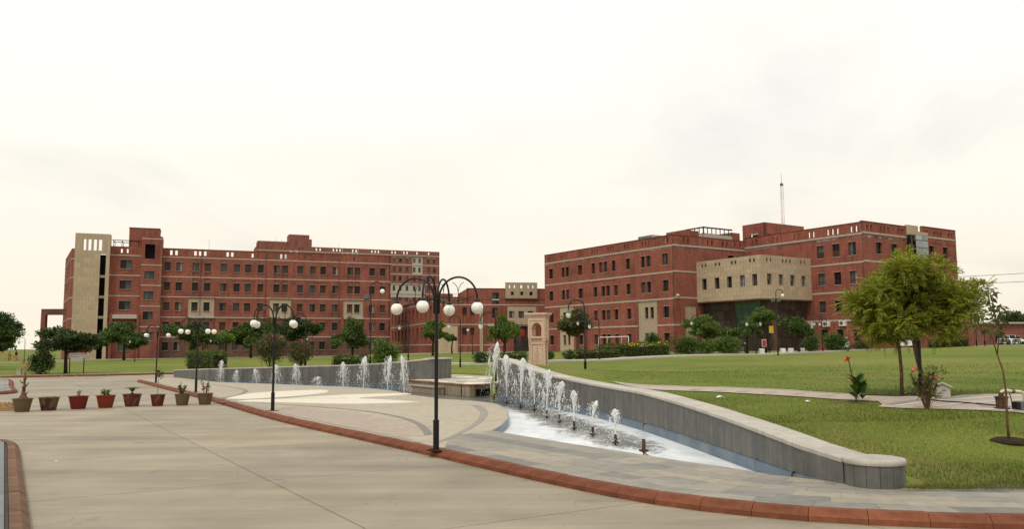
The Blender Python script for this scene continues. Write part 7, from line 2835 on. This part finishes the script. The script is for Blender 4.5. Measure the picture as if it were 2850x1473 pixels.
binb = thing('stone_marker', (11.2, 21.75, land(11.2, 21.75)), 'small pale house-shaped box with gabled lid beside the neem trunks', 'utility box', None, R(-25))
mb = MB()
mb.box(-0.17, 0.17, -0.14, 0.14, 0.0, 0.27)
mb.add([(-0.17, -0.14, 0.27), (0.17, -0.14, 0.27), (0, -0.14, 0.36), (-0.17, 0.14, 0.27), (0.17, 0.14, 0.27), (0, 0.14, 0.36)], [(0, 1, 2), (3, 5, 4)])
mb.build('body', MATS['concrete_trim'], binb)
for s in (-1, 1):
    mb = MB()
    mb.hexa([(s * 0.23, -0.19, 0.262), (0, -0.19, 0.372), (0, 0.19, 0.372), (s * 0.23, 0.19, 0.262), (s * 0.23, -0.19, 0.287), (0, -0.19, 0.397), (0, 0.19, 0.397), (s * 0.23, 0.19, 0.287)])
    mb.build('lid', MATS['coping'], binb)

pz = land(11.1, 19.0) + 0.02
pump = thing('pump_valve', (11.05, 18.9, pz), 'rusty red pump body with cream pipe elbow on the paved corner', 'pump')
mb = MB()
mb.lathe([(0.16, 0.0), (0.16, 0.02), (0.115, 0.03), (0.13, 0.24), (0.15, 0.245), (0.15, 0.27), (0.06, 0.28), (0.05, 0.36)], 18)
mb.build('body', MATS['rust'], pump, smooth=True)
mb = MB()
mb.tube([(0, 0, 0.33), (0.02, 0, 0.385), (0.07, 0, 0.40), (0.30, 0, 0.385), (0.42, 0, 0.375), (0.50, 0, 0.35), (0.52, 0, 0.28), (0.52, 0, 0.0)], 0.036, 10)
mb.tube([(0.10, 0, 0.40), (0.15, 0, 0.397)], 0.045, 10)
mb.build('pipe', MATS['pvc'], pump, smooth=True)
mb = MB()
mb.tube([(0.24, 0, 0.389), (0.30, 0, 0.386)], 0.052, 10)
mb.tube([(0.27, 0, 0.43), (0.27, 0, 0.46)], 0.03, 8)
mb.tube([(0.22, 0.05, 0.34), (0.27, 0.08, 0.2), (0.3, 0.1, 0.0)], 0.012, 6)
mb.build('valve', MATS['metal_grey'], pump, smooth=True)
mb = MB()
mb.cbox(0.24, 0.62, -0.32, -0.06, 0.0, 0.17, 0.01)
mb.build('motor_block', MATS['metal_grey'], pump)
mb = MB()
mb.box(0.18, 0.238, -0.31, -0.07, 0.0, 0.16)
mb.build('end_cover', MATS['rubber'], pump)
mb = MB()
c_ = catmull([(11.0, 18.95, 0), (10.55, 19.6, 0), (10.2, 20.4, 0), (10.05, 21.1, 0.09), (9.98, 21.3, 0.02)], 0.15)
mb.tube([(p.x, p.y, land(p.x, p.y) + 0.085 + p.z) for p in c_], 0.016, 7)
tag(mb.build('hose', MATS['rubber']), 'black hose curving over the paved corner from the pump', 'hose', 'garden hoses')
mb = MB()
c_ = catmull([(9.2, 21.9, 0), (9.8, 21.4, 0), (10.4, 21.45, 0), (10.9, 21.2, 0)], 0.15)
mb.tube([(p.x, p.y, land(p.x, p.y) + 0.08) for p in c_], 0.014, 7)
tag(mb.build('hose', MATS['rubber']), 'black hose lying along the path at the neem trunk', 'hose', 'garden hoses')
for (x, y, s, lab) in ((5.75, 23.2, 0.09, 'crumpled white litter on the lawn just behind the near wall'), (7.55, 21.4, 0.06, 'white scrap on the lawn near the canna plant')):
    mb = MB()
    rg = np.random.default_rng(int(x * 10))
    mb.ball((0, 0, 0), s, 9, 6, 0.4)
    mb.v = [(p[0] * (1 + rg.uniform(-.35, .35)), p[1] * (1 + rg.uniform(-.35, .35)), p[2] * (1 + rg.uniform(-.4, .4))) for p in mb.v]
    tag(mb.build('litter', MATS['petal_white'], None, (x, y, land(x, y) + 0.03)), lab, 'litter', 'litter on the lawn')
mb = MB()
mb.ball((0, 0, 0), 0.035, 8, 5, 0.35)
tag(mb.build('litter', MATS['petal_white'], None, (-9.55, 17.6, ROAD_Z + 0.01)), 'tiny white scrap on the road at the left', 'litter', 'litter on the lawn')

# ------------------------------------------------------------------ grass blades where the lawn is near
def grass(n, x0, x1, y0, y1, hmin, hmax, w, seed):
    rg = np.random.default_rng(seed)
    X = rg.uniform(x0, x1, n)
    Y = y0 + (y1 - y0) * rg.random(n) ** 1.5
    ok = ~inside_np(X, Y, hard_polys[1]) & ~inside_np(X, Y, ppoly) & ~inside_np(X, Y, pool_poly)
    # keep off the walls
    for (a, b, c_) in WALL_R:
        ok &= np.hypot(X - a - 0.30, Y - b) > 0.45
    wl_ = np.array([p[:2] for p in WALL_R])
    xw = np.interp(Y, wl_[::-1, 1], wl_[::-1, 0])
    ok &= X > xw + 0.66
    ok &= np.hypot(X - 5.93, Y - 13.33) > 0.5
    ok &= np.hypot(X - 9.45, Y - 16.0) > 0.42
    ok &= (X < Y * 0.66 + 1.0)
    ok &= rg.random(n) < np.clip((y1 - Y) / (0.6 * (y1 - y0)), 0, 1)
    X, Y = X[ok], Y[ok]
    n = len(X)
    tall = np.clip(1.0 + 0.45 * np.sin(X * 0.7 + 2 * np.sin(Y * 0.45)) * np.sin(Y * 0.8 + 0.6 * X) + 0.2 * rg.normal(size=n), 0.45, 1.9)
    edge_ = np.where(Y < 14.3, 1.7, 1.0)
    h = rg.uniform(hmin, hmax, n) * tall * edge_
    Z = land_np(X, Y) + 0.0
    a = rg.uniform(0, 6.28, n)
    ln = rg.uniform(0.2, 0.9, n) * h
    S = np.stack([np.cos(a), np.sin(a), np.zeros(n)], 1)
    Dd = np.stack([-np.sin(a) * ln, np.cos(a) * ln, h], 1)
    P = np.stack([X, Y, Z - 0.005], 1)
    V = np.stack([P - S * w / 2, P + S * w / 2, P + Dd], 1)
    return V.reshape(-1, 3), np.arange(3 * n).reshape(n, 3)


V1, F1 = grass(190000, 4.4, 15, 12.7, 27, 0.018, 0.05, 0.007, 1)
V2, F2 = grass(80000, 3.5, 30, 18, 52, 0.03, 0.06, 0.014, 2)
go = place('grass', np_mesh('grass', np.concatenate([V1, V2]), np.concatenate([F1, F2 + len(V1)]), MATS['grass']))
tag(go, 'short green grass blades on the near right lawn', 'grass', kind='stuff')

# ------------------------------------------------------------------ flower pots across the road
POTS = [(-18.45, 31.45, 0.72), (-17.82, 32.11, 0.76), (-17.04, 32.79, 0.76), (-16.22, 33.3, 0.74), (-15.51, 34.04, 0.75), (-14.52, 34.17, 0.60), (-13.65, 34.52, 0.64), (-12.85, 34.89, 0.66)]
plabel = ['worn brown pot with dried palm trunk, leftmost of the row', 'empty dull maroon pot, second from left of the row', 'red pot with a few sprigs, third from left of the row', 'orange-red pot with leafy plant, fourth from left of the row',
          'maroon pot with dark palm rosette, fifth from left of the row', 'small maroon pot with tall thin topiary stem', 'bare brown pot with bushy succulent, second from right of the row', 'patchy pot with red-flowering plant, rightmost of the row']
for i, (x, y, d) in enumerate(POTS):
    h = 0.50 if d > 0.7 else 0.47
    t = thing('flower_pot', (x, y, ROAD_Z), plabel[i], 'flower pot', 'flower pots across the road', i * 0.7)
    r1, r0 = d / 2, d / 2 * 0.68
    mb = MB()
    n = 26
    prof = [(r0 * 0.97, 0.0), (r0, 0.015), (r1 * 0.93, h - 0.035), (r1, h - 0.03), (r1 * 1.01, h - 0.004), (r1 * 0.95, h), (r1 * 0.87, h - 0.005), (r1 * 0.83, h - 0.12)]
    mb.lathe(prof, n, cap=True)
    rg = np.random.default_rng(300 + i)
    mb.v = [(p[0] * (1 + rg.uniform(-0.006, 0.006)), p[1] * (1 + rg.uniform(-0.006, 0.006)), p[2] + (rg.uniform(-0.004, 0.004) if p[2] > 0.1 else 0)) for p in mb.v]
    mb.build('pot', POT_MATS[i], t, smooth=True)
    mb = MB()
    mb.lathe([(0.001, h - 0.08), (r1 * 0.5, h - 0.085), (r1 * 0.85, h - 0.10)], 18, cap=False)
    mb.build('soil', MATS['soil'], t, smooth='all')
    c0 = np.array([0, 0, h])
    pl_ = None
    if i == 0:
        mb = MB()
        ca, sa = math.cos(-i * 0.7), math.sin(-i * 0.7)
        mb.lathe([(0.16, 0), (0.19, 0.06), (0.13, 0.16), (0.075, 0.28), (0.06, 0.40)], 9, (0.02, 0, h - 0.10))
        mb.tube([(0.02, 0, h + 0.25), (0.05, 0, h + 0.45), (0.03, 0, h + 0.7), (0.05, 0, h + 1.0)], [0.065, 0.05, 0.04, 0.03], 8)
        for k in range(7):
            z = h + 0.12 + k * 0.11
            a = k * 2.4
            mb.tube([(0.03 + 0.05 * math.cos(a), 0.05 * math.sin(a), z), (0.03 + 0.13 * math.cos(a), 0.13 * math.sin(a), z + 0.07), (0.03 + 0.15 * math.cos(a), 0.15 * math.sin(a), z + 0.14)], [0.028, 0.02, 0.008], 5)
        mb.build('palm_trunk', MATS['bark'], t, smooth='all')
        mb = MB()
        fr = [(0.05, 0, h + 0.95), (0.0, -0.05, h + 1.25), (-0.18, -0.1, h + 1.52), (-0.5, -0.15, h + 1.68), (-0.95, -0.2, h + 1.72), (-1.3, -0.25, h + 1.62)]
        cf = catmull(fr, 0.05)
        mb.tube([tuple(p) for p in cf], [0.022 * (1 - 0.7 * q / len(cf)) + 0.004 for q in range(len(cf))], 6)
        for q in range(6, len(cf)):
            for s_ in (-1, 1):
                p = cf[q]
                ln = 0.22 * rg.uniform(0.6, 1.1)
                tip = p + Vector((-0.10, s_ * ln * 0.5, -ln))
                mb.add([tuple(p), tuple((p + tip) / 2 + Vector((0.012, 0, 0))), tuple(tip), tuple((p + tip) / 2 - Vector((0.012, 0, 0)))], [(0, 1, 2, 3)])
        for q in range(4):
            mb.tube([(0.05, 0, h + 1.0), (0.05 + 0.05 * q, 0.02, h + 1.2), (0.02 + 0.08 * q, 0.05, h + 1.35 + 0.1 * q)], [0.014, 0.01, 0.003], 5)
        mb.build('dry_frond', MATS['dry_straw'], t)
    elif i in (2, 3, 6, 7):
        cnt, sp_, hh, lf = {2: (5, 0.14, 0.22, 0.06), 3: (9, 0.2, 0.24, 0.09), 6: (9, 0.18, 0.33, 0.09), 7: (8, 0.22, 0.55, 0.09)}[i]
        mb = MB()
        PP, DD = [], []
        for k in range(cnt):
            a = rg.uniform(0, 6.28)
            e = Vector((sp_ * math.cos(a) * rg.uniform(.4, 1), sp_ * math.sin(a) * rg.uniform(.4, 1), h + hh * rg.uniform(0.5, 1)))
            s0 = Vector((e.x * 0.2, e.y * 0.2, h - 0.1))
            mb.tube([tuple(s0), tuple((s0 + e) / 2 + Vector((0, 0, 0.04))), tuple(e)], [0.010, 0.008, 0.004], 5)
            for q in range({2: 7, 3: 13, 6: 22, 7: 12}[i]):
                PP.append(s0.lerp(e, rg.uniform(0.45, 1.05)))
                DD.append(Vector(rg.normal(size=3)) + Vector((0, 0, 0.5)))
        mb.build('stems', MATS['bark'], t)
        PP, DD = np.array(PP), np.array(DD)
        V, F = leaf_quads(PP, DD, rg.normal(size=PP.shape) + np.array([0, 0, .8]), lf * rg.uniform(0.7, 1.3, len(PP)), lf * 0.55 * rg.uniform(0.8, 1.2, len(PP)), rg)
        place('leaves', np_mesh('leaves', V, F, MATS['leaf_bright' if i != 6 else 'leaf_mid']), t)
        if i == 6:
            mb = MB()
            mb.tube([(0.08, 0, h), (0.10, 0, h + 0.25), (0.09, 0, h + 0.48)], [0.02, 0.02, 0.014], 6)
            mb.build('succulent_stem', MATS['leaf_mid'], t)
        if i == 7:
            for cc in ((-0.05, -0.08, h + 0.18), (-0.1, -0.05, h + 0.24)):
                V, F = leaf_quads(np.array([cc] * 9) + rg.normal(size=(9, 3)) * 0.02, rg.normal(size=(9, 3)), rg.normal(size=(9, 3)), np.full(9, 0.09), np.full(9, 0.08), rg)
                place('flower', np_mesh('flower', V, F, MATS['petal_red']), t)
    elif i == 4:
        mb = MB()
        mb.lathe([(0.07, 0), (0.08, 0.06), (0.05, 0.13), (0.03, 0.16)], 9, (0, 0, h - 0.09))
        mb.build('stub', MATS['bark_dark'], t)
        mb = MB()
        for k in range(13):
            a = 2 * math.pi * k / 13 + 0.3
            L = 0.34
            pts = [Vector((L * u * math.cos(a), L * u * math.sin(a), h + 0.06 + 0.24 * math.sin(u * 2.2) - 0.05 * u)) for u in (0.05, 0.35, 0.65, 1.0)]
            s_ = Vector((-math.sin(a), math.cos(a), 0))
            w = [0.02, 0.05, 0.045, 0.004]
            v = [tuple(p + s_ * ww) for p, ww in zip(pts, w)] + [tuple(p - s_ * ww) for p, ww in zip(pts, w)]
            mb.add(v, [(q, q + 1, q + 5, q + 4) for q in range(3)])
        mb.build('leaves', MATS['leaf_mid'], t)
    elif i == 5:
        mb = MB()
        mb.tube([(0, 0, h - 0.1), (0.01, 0, h + 0.35), (-0.02, 0, h + 0.75), (-0.03, 0, h + 0.98)], [0.012, 0.011, 0.010, 0.006], 6)
        mb.build('stem', MATS['bark'], t)
        leaves('leaves', 90, [(-0.02, 0, h + 0.86, .14, .14, .14)], 0.14, 'leaf_sapling', t, rg, 0.3, 0.1, 0.2)
coil = thing('hose_coil', (-19.75, 32.5, ROAD_Z), 'flattened coil of brown hose on the road at the left edge', 'hose')
for k in range(7):
    mb = MB()
    rr = 0.75 - 0.07 * k
    zz = 0.03 + 0.035 * k
    mb.tube([(rr * 1.1 * math.cos(2 * math.pi * q / 28), rr * 0.9 * math.sin(2 * math.pi * q / 28), zz + 0.02 * math.sin(3 * q + k)) for q in range(29)], 0.028, 6)
    mb.build('hose_loop', MATS['dry_straw'], coil, (0.04 * math.sin(k * 2), 0.03 * math.cos(k), 0))


# ------------------------------------------------------------------ goal frame, notice, low blocks
gz = land(11.6, 96)
goal = thing('goal_frame', (11.6, 95.0, gz), 'white tubular goal frame on the lawn behind the hedges', 'goal', None, R(8))
for name, pts in (('upright', [(-1.75, 0, 0), (-1.75, 0, 1.75)]), ('upright', [(1.75, 0, 0), (1.75, 0, 1.85)]), ('crossbar', [(-1.79, 0, 1.77), (1.79, 0, 1.87)]), ('back_stay', [(-0.6, 1.2, 0), (-0.7, 0, 1.75)]), ('back_stay', [(1.1, 1.2, 0), (0.95, 0, 1.8)])):
    mb = MB()
    mb.tube(pts, 0.05, 8)
    mb.build(name, MATS['white_paint'], goal)
nt = thing('red_notice', (25.6, 84.5, land(25.6, 84.5)), 'red notice board with white frame on a post before the lobby', 'sign')
mb = MB()
mb.box(-0.04, 0.04, -0.04, 0.04, -0.1, 2.5)
mb.build('post', MATS['metal_black'], nt)
mb = MB()
mb.box(-0.22, 0.22, -0.07, -0.042, 0.65, 1.4)
mb.build('frame', MATS['white_paint'], nt)
mb = MB()
mb.box(-0.18, 0.18, -0.085, -0.072, 0.70, 1.35)
mb.build('board', MATS['red_paint'], nt)
for i, (x, y) in enumerate([(27.0, 83.0), (28.0, 83.6), (29.4, 84.4), (24.6, 82.0)]):
    mb = MB()
    mb.cbox(-0.22, 0.22, -0.22, 0.22, -0.1, 0.42, 0.04)
    mb.box(-0.24, 0.24, -0.24, 0.24, -0.1, 0.03)
    tag(mb.build('stone_bollard', MATS['white_paint'], None, (x, y, land(x, y) + 0.08)), ['low white stone block right of the floodlit globe post', 'low white stone block second right of the floodlit globe post', 'low white stone block under the grey green tree', 'low white stone block left of the floodlit globe post'][i], 'bollard', 'low white blocks before the lobby')


# ------------------------------------------------------------------ vehicles
def loft(mb, secs):
    n = len(secs[0])
    v = [p for s in secs for p in s]
    f = []
    for i in range(len(secs) - 1):
        for k in range(n - 1):
            f.append((i * n + k, i * n + k + 1, (i + 1) * n + k + 1, (i + 1) * n + k))
    f.append(tuple(range(n)))
    f.append(tuple((len(secs) - 1) * n + k for k in range(n - 1, -1, -1)))
    mb.add(v, f)


def car(x, y, rz, label):
    t = thing('parked_car', (x, y, land(x, y) + 0.06), label, 'car', 'white cars parked by the right block', rz)
    # side profile swept across, body sides tucked in above the waist
    def sec(xx, zl, zw, zt, wl_, ww_, wt_):
        return [(xx, -wl_, zl), (xx, -ww_, zw), (xx, -wt_, zt), (xx, wt_, zt), (xx, ww_, zw), (xx, wl_, zl)]
    mb = MB()
    body = [(-1.85, 0.35, 0.75, 0.95, .62, .70, .60), (-1.75, 0.25, 0.8, 1.0, .74, .78, .68), (-1.2, 0.2, 0.82, 1.0, .80, .82, .74), (0.9, 0.2, 0.80, 0.95, .80, .82, .74), (1.6, 0.22, 0.7, 0.80, .78, .80, .70), (1.85, 0.35, 0.6, 0.68, .62, .68, .58)]
    loft(mb, [sec(*b) for b in body])
    mb.build('body', MATS['white_paint'], t, smooth=True)
    mb = MB()
    cab = [(-1.72, 0.98, 1.0, 1.02, .68, .68, .64), (-1.45, 0.98, 1.2, 1.46, .70, .64, .56), (-0.9, 0.96, 1.25, 1.52, .72, .66, .58), (0.15, 0.94, 1.2, 1.48, .72, .66, .57), (0.95, 0.90, 0.94, 0.97, .70, .68, .62)]
    loft(mb, [sec(*b) for b in cab])
    mb.build('cabin_glass', MATS['pane_dark'], t, smooth=True)
    mb = MB()
    loft(mb, [sec(-1.48, 1.455, 1.47, 1.48, .57, .57, .5), sec(-0.9, 1.515, 1.53, 1.545, .59, .58, .5), sec(0.17, 1.475, 1.49, 1.50, .58, .57, .5)])
    mb.build('roof', MATS['white_paint'], t, smooth=True)
    for sx in (-0.9, 0.12):
        for sy in (-1, 1):
            mb = MB()
            mb.hexa([(sx, sy * 0.70, 0.95), (sx + 0.09, sy * 0.70, 0.95), (sx + 0.09, sy * 0.735, 0.95), (sx, sy * 0.735, 0.95), (sx, sy * 0.57, 1.5), (sx + 0.09, sy * 0.57, 1.5), (sx + 0.09, sy * 0.60, 1.5), (sx, sy * 0.60, 1.5)])
            mb.build('pillar', MATS['white_paint'], t)
    for sx in (-1.2, 1.2):
        for sy in (-1, 1):
            w = place('wheel', None, t, (sx, sy * 0.74, 0.29))
            mb = MB()
            mb.lathe([(0.17, -0.09), (0.27, -0.09), (0.29, -0.06), (0.29, 0.06), (0.27, 0.09), (0.17, 0.09)], 18)
            mb.xform(Matrix.Rotation(R(90), 4, 'X'))
            mb.build('tyre', MATS['rubber'], w, smooth=True)
            mb = MB()
            mb.lathe([(0.17, -0.07), (0.17, 0.07)], 14)
            mb.xform(Matrix.Rotation(R(90), 4, 'X'))
            mb.build('rim', MATS['metal_grey'], w)
    for sy in (-1, 1):
        mb = MB()
        mb.cbox(-1.83, -1.76, sy * 0.62 - 0.09, sy * 0.62 + 0.09, 0.72, 0.98, 0.02)
        mb.build('tail_light', MATS['red_paint'], t)
    mb = MB()
    mb.cbox(-1.93, -1.78, -0.68, 0.68, 0.33, 0.52, 0.03)
    mb.build('bumper', MATS['white_paint'], t)
    mb = MB()
    mb.box(-1.885, -1.86, -0.24, 0.24, 0.60, 0.72)
    mb.build('number_plate', MATS['yellow_paint'], t)
    return t


c0 = car(40.3, 101.5, R(70), 'white hatchback seen from behind, left of the neem crown')
for (x, y, rz, lab) in [(49.5, 104.5, R(70), 'white car seen between the neem trunks and lamp pole'), (77.0, 128.0, R(5), 'far white car behind the sapling at the right'), (84.0, 131.0, R(5), 'farthest white car at the right edge')]:
    copy_tree(c0, (x, y, land(x, y) + 0.06), rz, lab)


def motorbike(x, y, rz, label):
    t = thing('motorbike', (x, y, land(x, y) + 0.06), label, 'motorbike', 'parked motorbikes', rz)
    for sx in (-0.62, 0.62):
        w = place('wheel', None, t, (sx, 0, 0.3))
        mb = MB()
        mb.lathe([(0.23, -0.045), (0.28, -0.05), (0.305, 0), (0.28, 0.05), (0.23, 0.045), (0.23, -0.045)], 18, cap=False)
        mb.xform(Matrix.Rotation(R(90), 4, 'X'))
        mb.build('tyre', MATS['rubber'], w, smooth=True)
        mb = MB()
        mb.lathe([(0.03, -0.05), (0.03, 0.05)], 8)
        for k in range(6):
            a = k * math.pi / 3
            mb.tube([(0, 0, 0), (0.23 * math.cos(a), 0.23 * math.sin(a), 0)], 0.01, 4)
        mb.xform(Matrix.Rotation(R(90), 4, 'X'))
        mb.build('rim', MATS['metal_grey'], w)
    mb = MB()
    loft(mb, [[(-0.75, -0.07, 0.72), (-0.75, -0.06, 0.82), (-0.75, 0.06, 0.82), (-0.75, 0.07, 0.72)], [(-0.2, -0.13, 0.68), (-0.2, -0.11, 0.79), (-0.2, 0.11, 0.79), (-0.2, 0.13, 0.68)], [(0.02, -0.1, 0.68), (0.02, -0.08, 0.80), (0.02, 0.08, 0.80), (0.02, 0.1, 0.68)]])
    mb.build('seat', MATS['rubber'], t, smooth=True)
    mb = MB()
    loft(mb, [[(0.0, -0.09, 0.68), (0.0, -0.08, 0.84), (0.0, 0.08, 0.84), (0.0, 0.09, 0.68)], [(0.22, -0.14, 0.68), (0.22, -0.1, 0.93), (0.22, 0.1, 0.93), (0.22, 0.14, 0.68)], [(0.42, -0.08, 0.74), (0.42, -0.05, 0.88), (0.42, 0.05, 0.88), (0.42, 0.08, 0.74)]])
    mb.build('tank', MATS['cloth_maroon'], t, smooth=True)
    mb = MB()
    mb.cbox(-0.22, 0.22, -0.13, 0.13, 0.26, 0.62, 0.04)
    mb.build('engine', MATS['metal_grey'], t)
    mb = MB()
    mb.tube([(0.62, 0.08, 0.3), (0.42, 0.07, 0.9), (0.36, 0.05, 1.02)], 0.025, 6)
    mb.tube([(0.62, -0.08, 0.3), (0.42, -0.07, 0.9), (0.36, -0.05, 1.02)], 0.025, 6)
    mb.tube([(0.26, -0.36, 1.06), (0.36, -0.15, 1.04), (0.36, 0.15, 1.04), (0.26, 0.36, 1.06)], 0.018, 6)
    mb.tube([(-0.62, 0.1, 0.3), (-0.1, 0.12, 0.4), (0.1, 0.1, 0.35)], 0.025, 6)
    mb.tube([(-0.7, -0.12, 0.36), (0.05, -0.13, 0.30)], 0.04, 7)
    mb.build('fork_and_bars', MATS['metal_grey'], t)
    mb = MB()
    mb.ball((0.47, 0, 0.93), 0.09, 10, 8)
    mb.build('headlight', MATS['white_paint'], t, smooth='all')
    return t


m0 = motorbike(22.7, 82.2, R(35), 'dark motorbike parked between the lobby bushes and lantern post')
for (x, y, rz, lab) in [(52.5, 88.6, R(20), 'left dark motorbike parked behind the sapling stem'), (54.3, 89.4, R(35), 'right dark motorbike parked behind the sapling stem')]:
    copy_tree(m0, (x, y, land(x, y) + 0.06), rz, lab)

# ------------------------------------------------------------------ two walkers far left
def person(x, y, h, label, rz, shirt, step):
    t = thing('person', (x, y, land(x, y) + 0.07), label, 'person', 'walkers at far left', rz)
    s = h / 1.75
    J = {'pelvis': (0, 0, .95), 'chest': (0, 0, 1.28), 'neck': (0, 0, 1.47), 'head': (0, -.01, 1.58), 'crown': (0, 0, 1.70),
         'hl': (-.10, 0, .90), 'kl': (-.11, -.12 * step, .50), 'al': (-.11, -.10 * step, .08), 'tl': (-.11, -.22 * step - .06, .03),
         'hr': (.10, 0, .90), 'kr': (.11, .06 * step, .50), 'ar': (.11, .24 * step, .12), 'tr': (.11, .14 * step, .03),
         'sl': (-.19, 0, 1.42), 'el': (-.25, .08 * step, 1.15), 'wl': (-.24, .02, .90), 'fl': (-.24, -.03, .80),
         'sr': (.19, 0, 1.42), 'er': (.25, -.08 * step, 1.15), 'wr': (.24, -.14 * step, .90), 'fr': (.24, -.16 * step, .80)}
    Rr = {'pelvis': .15, 'chest': .155, 'neck': .06, 'head': .095, 'crown': .06, 'hl': .095, 'kl': .06, 'al': .042, 'tl': .035, 'hr': .095, 'kr': .06, 'ar': .042, 'tr': .035,
          'sl': .065, 'el': .045, 'wl': .033, 'fl': .03, 'sr': .065, 'er': .045, 'wr': .033, 'fr': .03}
    E_ = [('pelvis', 'chest'), ('chest', 'neck'), ('neck', 'head'), ('head', 'crown'), ('pelvis', 'hl'), ('hl', 'kl'), ('kl', 'al'), ('al', 'tl'), ('pelvis', 'hr'), ('hr', 'kr'), ('kr', 'ar'), ('ar', 'tr'),
          ('chest', 'sl'), ('sl', 'el'), ('el', 'wl'), ('wl', 'fl'), ('chest', 'sr'), ('sr', 'er'), ('er', 'wr'), ('wr', 'fr')]
    ks_ = list(J)
    me = bpy.data.meshes.new('body')
    me.from_pydata([tuple(c_ * s for c_ in J[k]) for k in ks_], [(ks_.index(a), ks_.index(b)) for a, b in E_], [])
    o = place('body', me, t)
    md = o.modifiers.new('skin', 'SKIN')
    for i, k in enumerate(ks_):
        me.skin_vertices[0].data[i].radius = (Rr[k] * s, Rr[k] * s * (0.72 if k in ('pelvis', 'chest') else 1))
    me.skin_vertices[0].data[0].use_root = True
    o.modifiers.new('sub', 'SUBSURF').levels = 1
    o.modifiers['sub'].render_levels = 2
    tt = NT('person_clothes_' + shirt)
    sp_ = tt.n('ShaderNodeSeparateXYZ')
    tt.l(tt.coord(), sp_.inputs[0])
    base = {'dark': (0.015, 0.015, 0.02), 'maroon': (0.05, 0.012, 0.014)}[shirt]
    tt.col(tt.ramp(tt.math('DIVIDE', sp_.outputs[2], 1.75 * s), [(0.0, (0.02, 0.018, 0.016)), (0.53, (0.018, 0.018, 0.024)), (0.535, base), (0.84, base), (0.85, (0.17, 0.09, 0.06))]))
    me.materials.append(tt.done('person_' + shirt, 0.9, 0.1))
    mb = MB()
    mb.ball((0, 0.015, 1.64 * s), 0.108 * s, 12, 8)
    mb.build('hair', MATS['cloth_dark'], t, smooth='all')
    return t


person(-85.6, 141.5, 1.62, 'walker in dark clothes on the far left path, left of two', R(20), 'dark', 1.0)
person(-83.6, 140.0, 1.78, 'walker in maroon top on the far left path, right of two', R(-10), 'maroon', 0.8)

# small box at the far kerb under the spreading tree
mb = MB()
mb.box(-0.17, 0.17, -0.13, 0.13, 0, 0.42)
mb.box(-0.21, 0.21, -0.17, 0.17, 0.42, 0.47)
tag(mb.build('utility_box', MATS['concrete_trim'], None, (-42.6, 71.9, land(-42.6, 71.9)), R(15)), 'small grey utility box left of the dark bush at the far kerb', 'utility box')

# ------------------------------------------------------------------ wires and low sheds far right
for k, (za, zb) in enumerate(((12.3, 19.5), (11.2, 17.4))):
    mb = MB()
    pts = [(62 + 12.5 * q, 128 - 2.2 * q, za + (zb - za) * q / 8 - 1.2 * math.sin(math.pi * q / 8)) for q in range(9)]
    mb.tube(pts, 0.035, 4)
    tag(mb.build('overhead_wire', MATS['metal_grey']), ['upper overhead wire crossing the sky at far right', 'lower overhead wire crossing the sky at far right'][k], 'wire', 'overhead wires')
sh_ = thing('brick_shed', (100, 150, land(100, 150)), 'long low brick shed with pale roof edge in the far right background', 'shed')
fsd = Face(sh_, (78, 140), (135, 152))
fsd.wall(0, fsd.L, 0.5, 5.6, [(4 + 6 * q, 6 + 6 * q, 2.4, 4.0) for q in range(8)], MATS['brick_far'])
for q in range(8):
    fsd.window(4 + 6 * q, 2.4, 2.0, 1.6, 'pane_dark', sill=False)
fsd.box(-0.5, fsd.L + 0.5, 5.605, 5.9, -0.5, 8.0, 'roof', MATS['concrete_trim'])

# ------------------------------------------------------------------ a scatter of fallen leaves and grit on the road
rg = np.random.default_rng(41)
n = 260
kp = np.array([tuple(q.xy) for q in KERB])
kn_ = np.array([tuple(q) for q in KN])
ii = rg.integers(8, len(kp) - 2, n)
off = np.abs(rg.normal(0.0, 0.35, n)) + 0.06
far_ = rg.random(n) < 0.3
off = np.where(far_, rg.uniform(0.5, 6.5, n), off)
P = np.stack([kp[ii, 0] - kn_[ii, 0] * off + rg.normal(0, .3, n) * 0.3, kp[ii, 1] - kn_[ii, 1] * off, np.full(n, ROAD_Z + 0.006)], 1)
okp = inside_np(P[:, 0], P[:, 1], road_poly)
P = P[okp]
n = len(P)
V, F = leaf_quads(P, np.stack([rg.normal(size=n), rg.normal(size=n), rg.uniform(0, .25, n)], 1), np.stack([rg.normal(0, .2, n), rg.normal(0, .2, n), np.ones(n)], 1), rg.uniform(0.02, 0.06, n), rg.uniform(0.012, 0.03, n), rg)
tag(place('fallen_leaves', np_mesh('fallen_leaves', V, F, MATS['dry_straw'])), 'dry leaf scraps scattered along the red kerb on the road', 'leaves', kind='stuff')
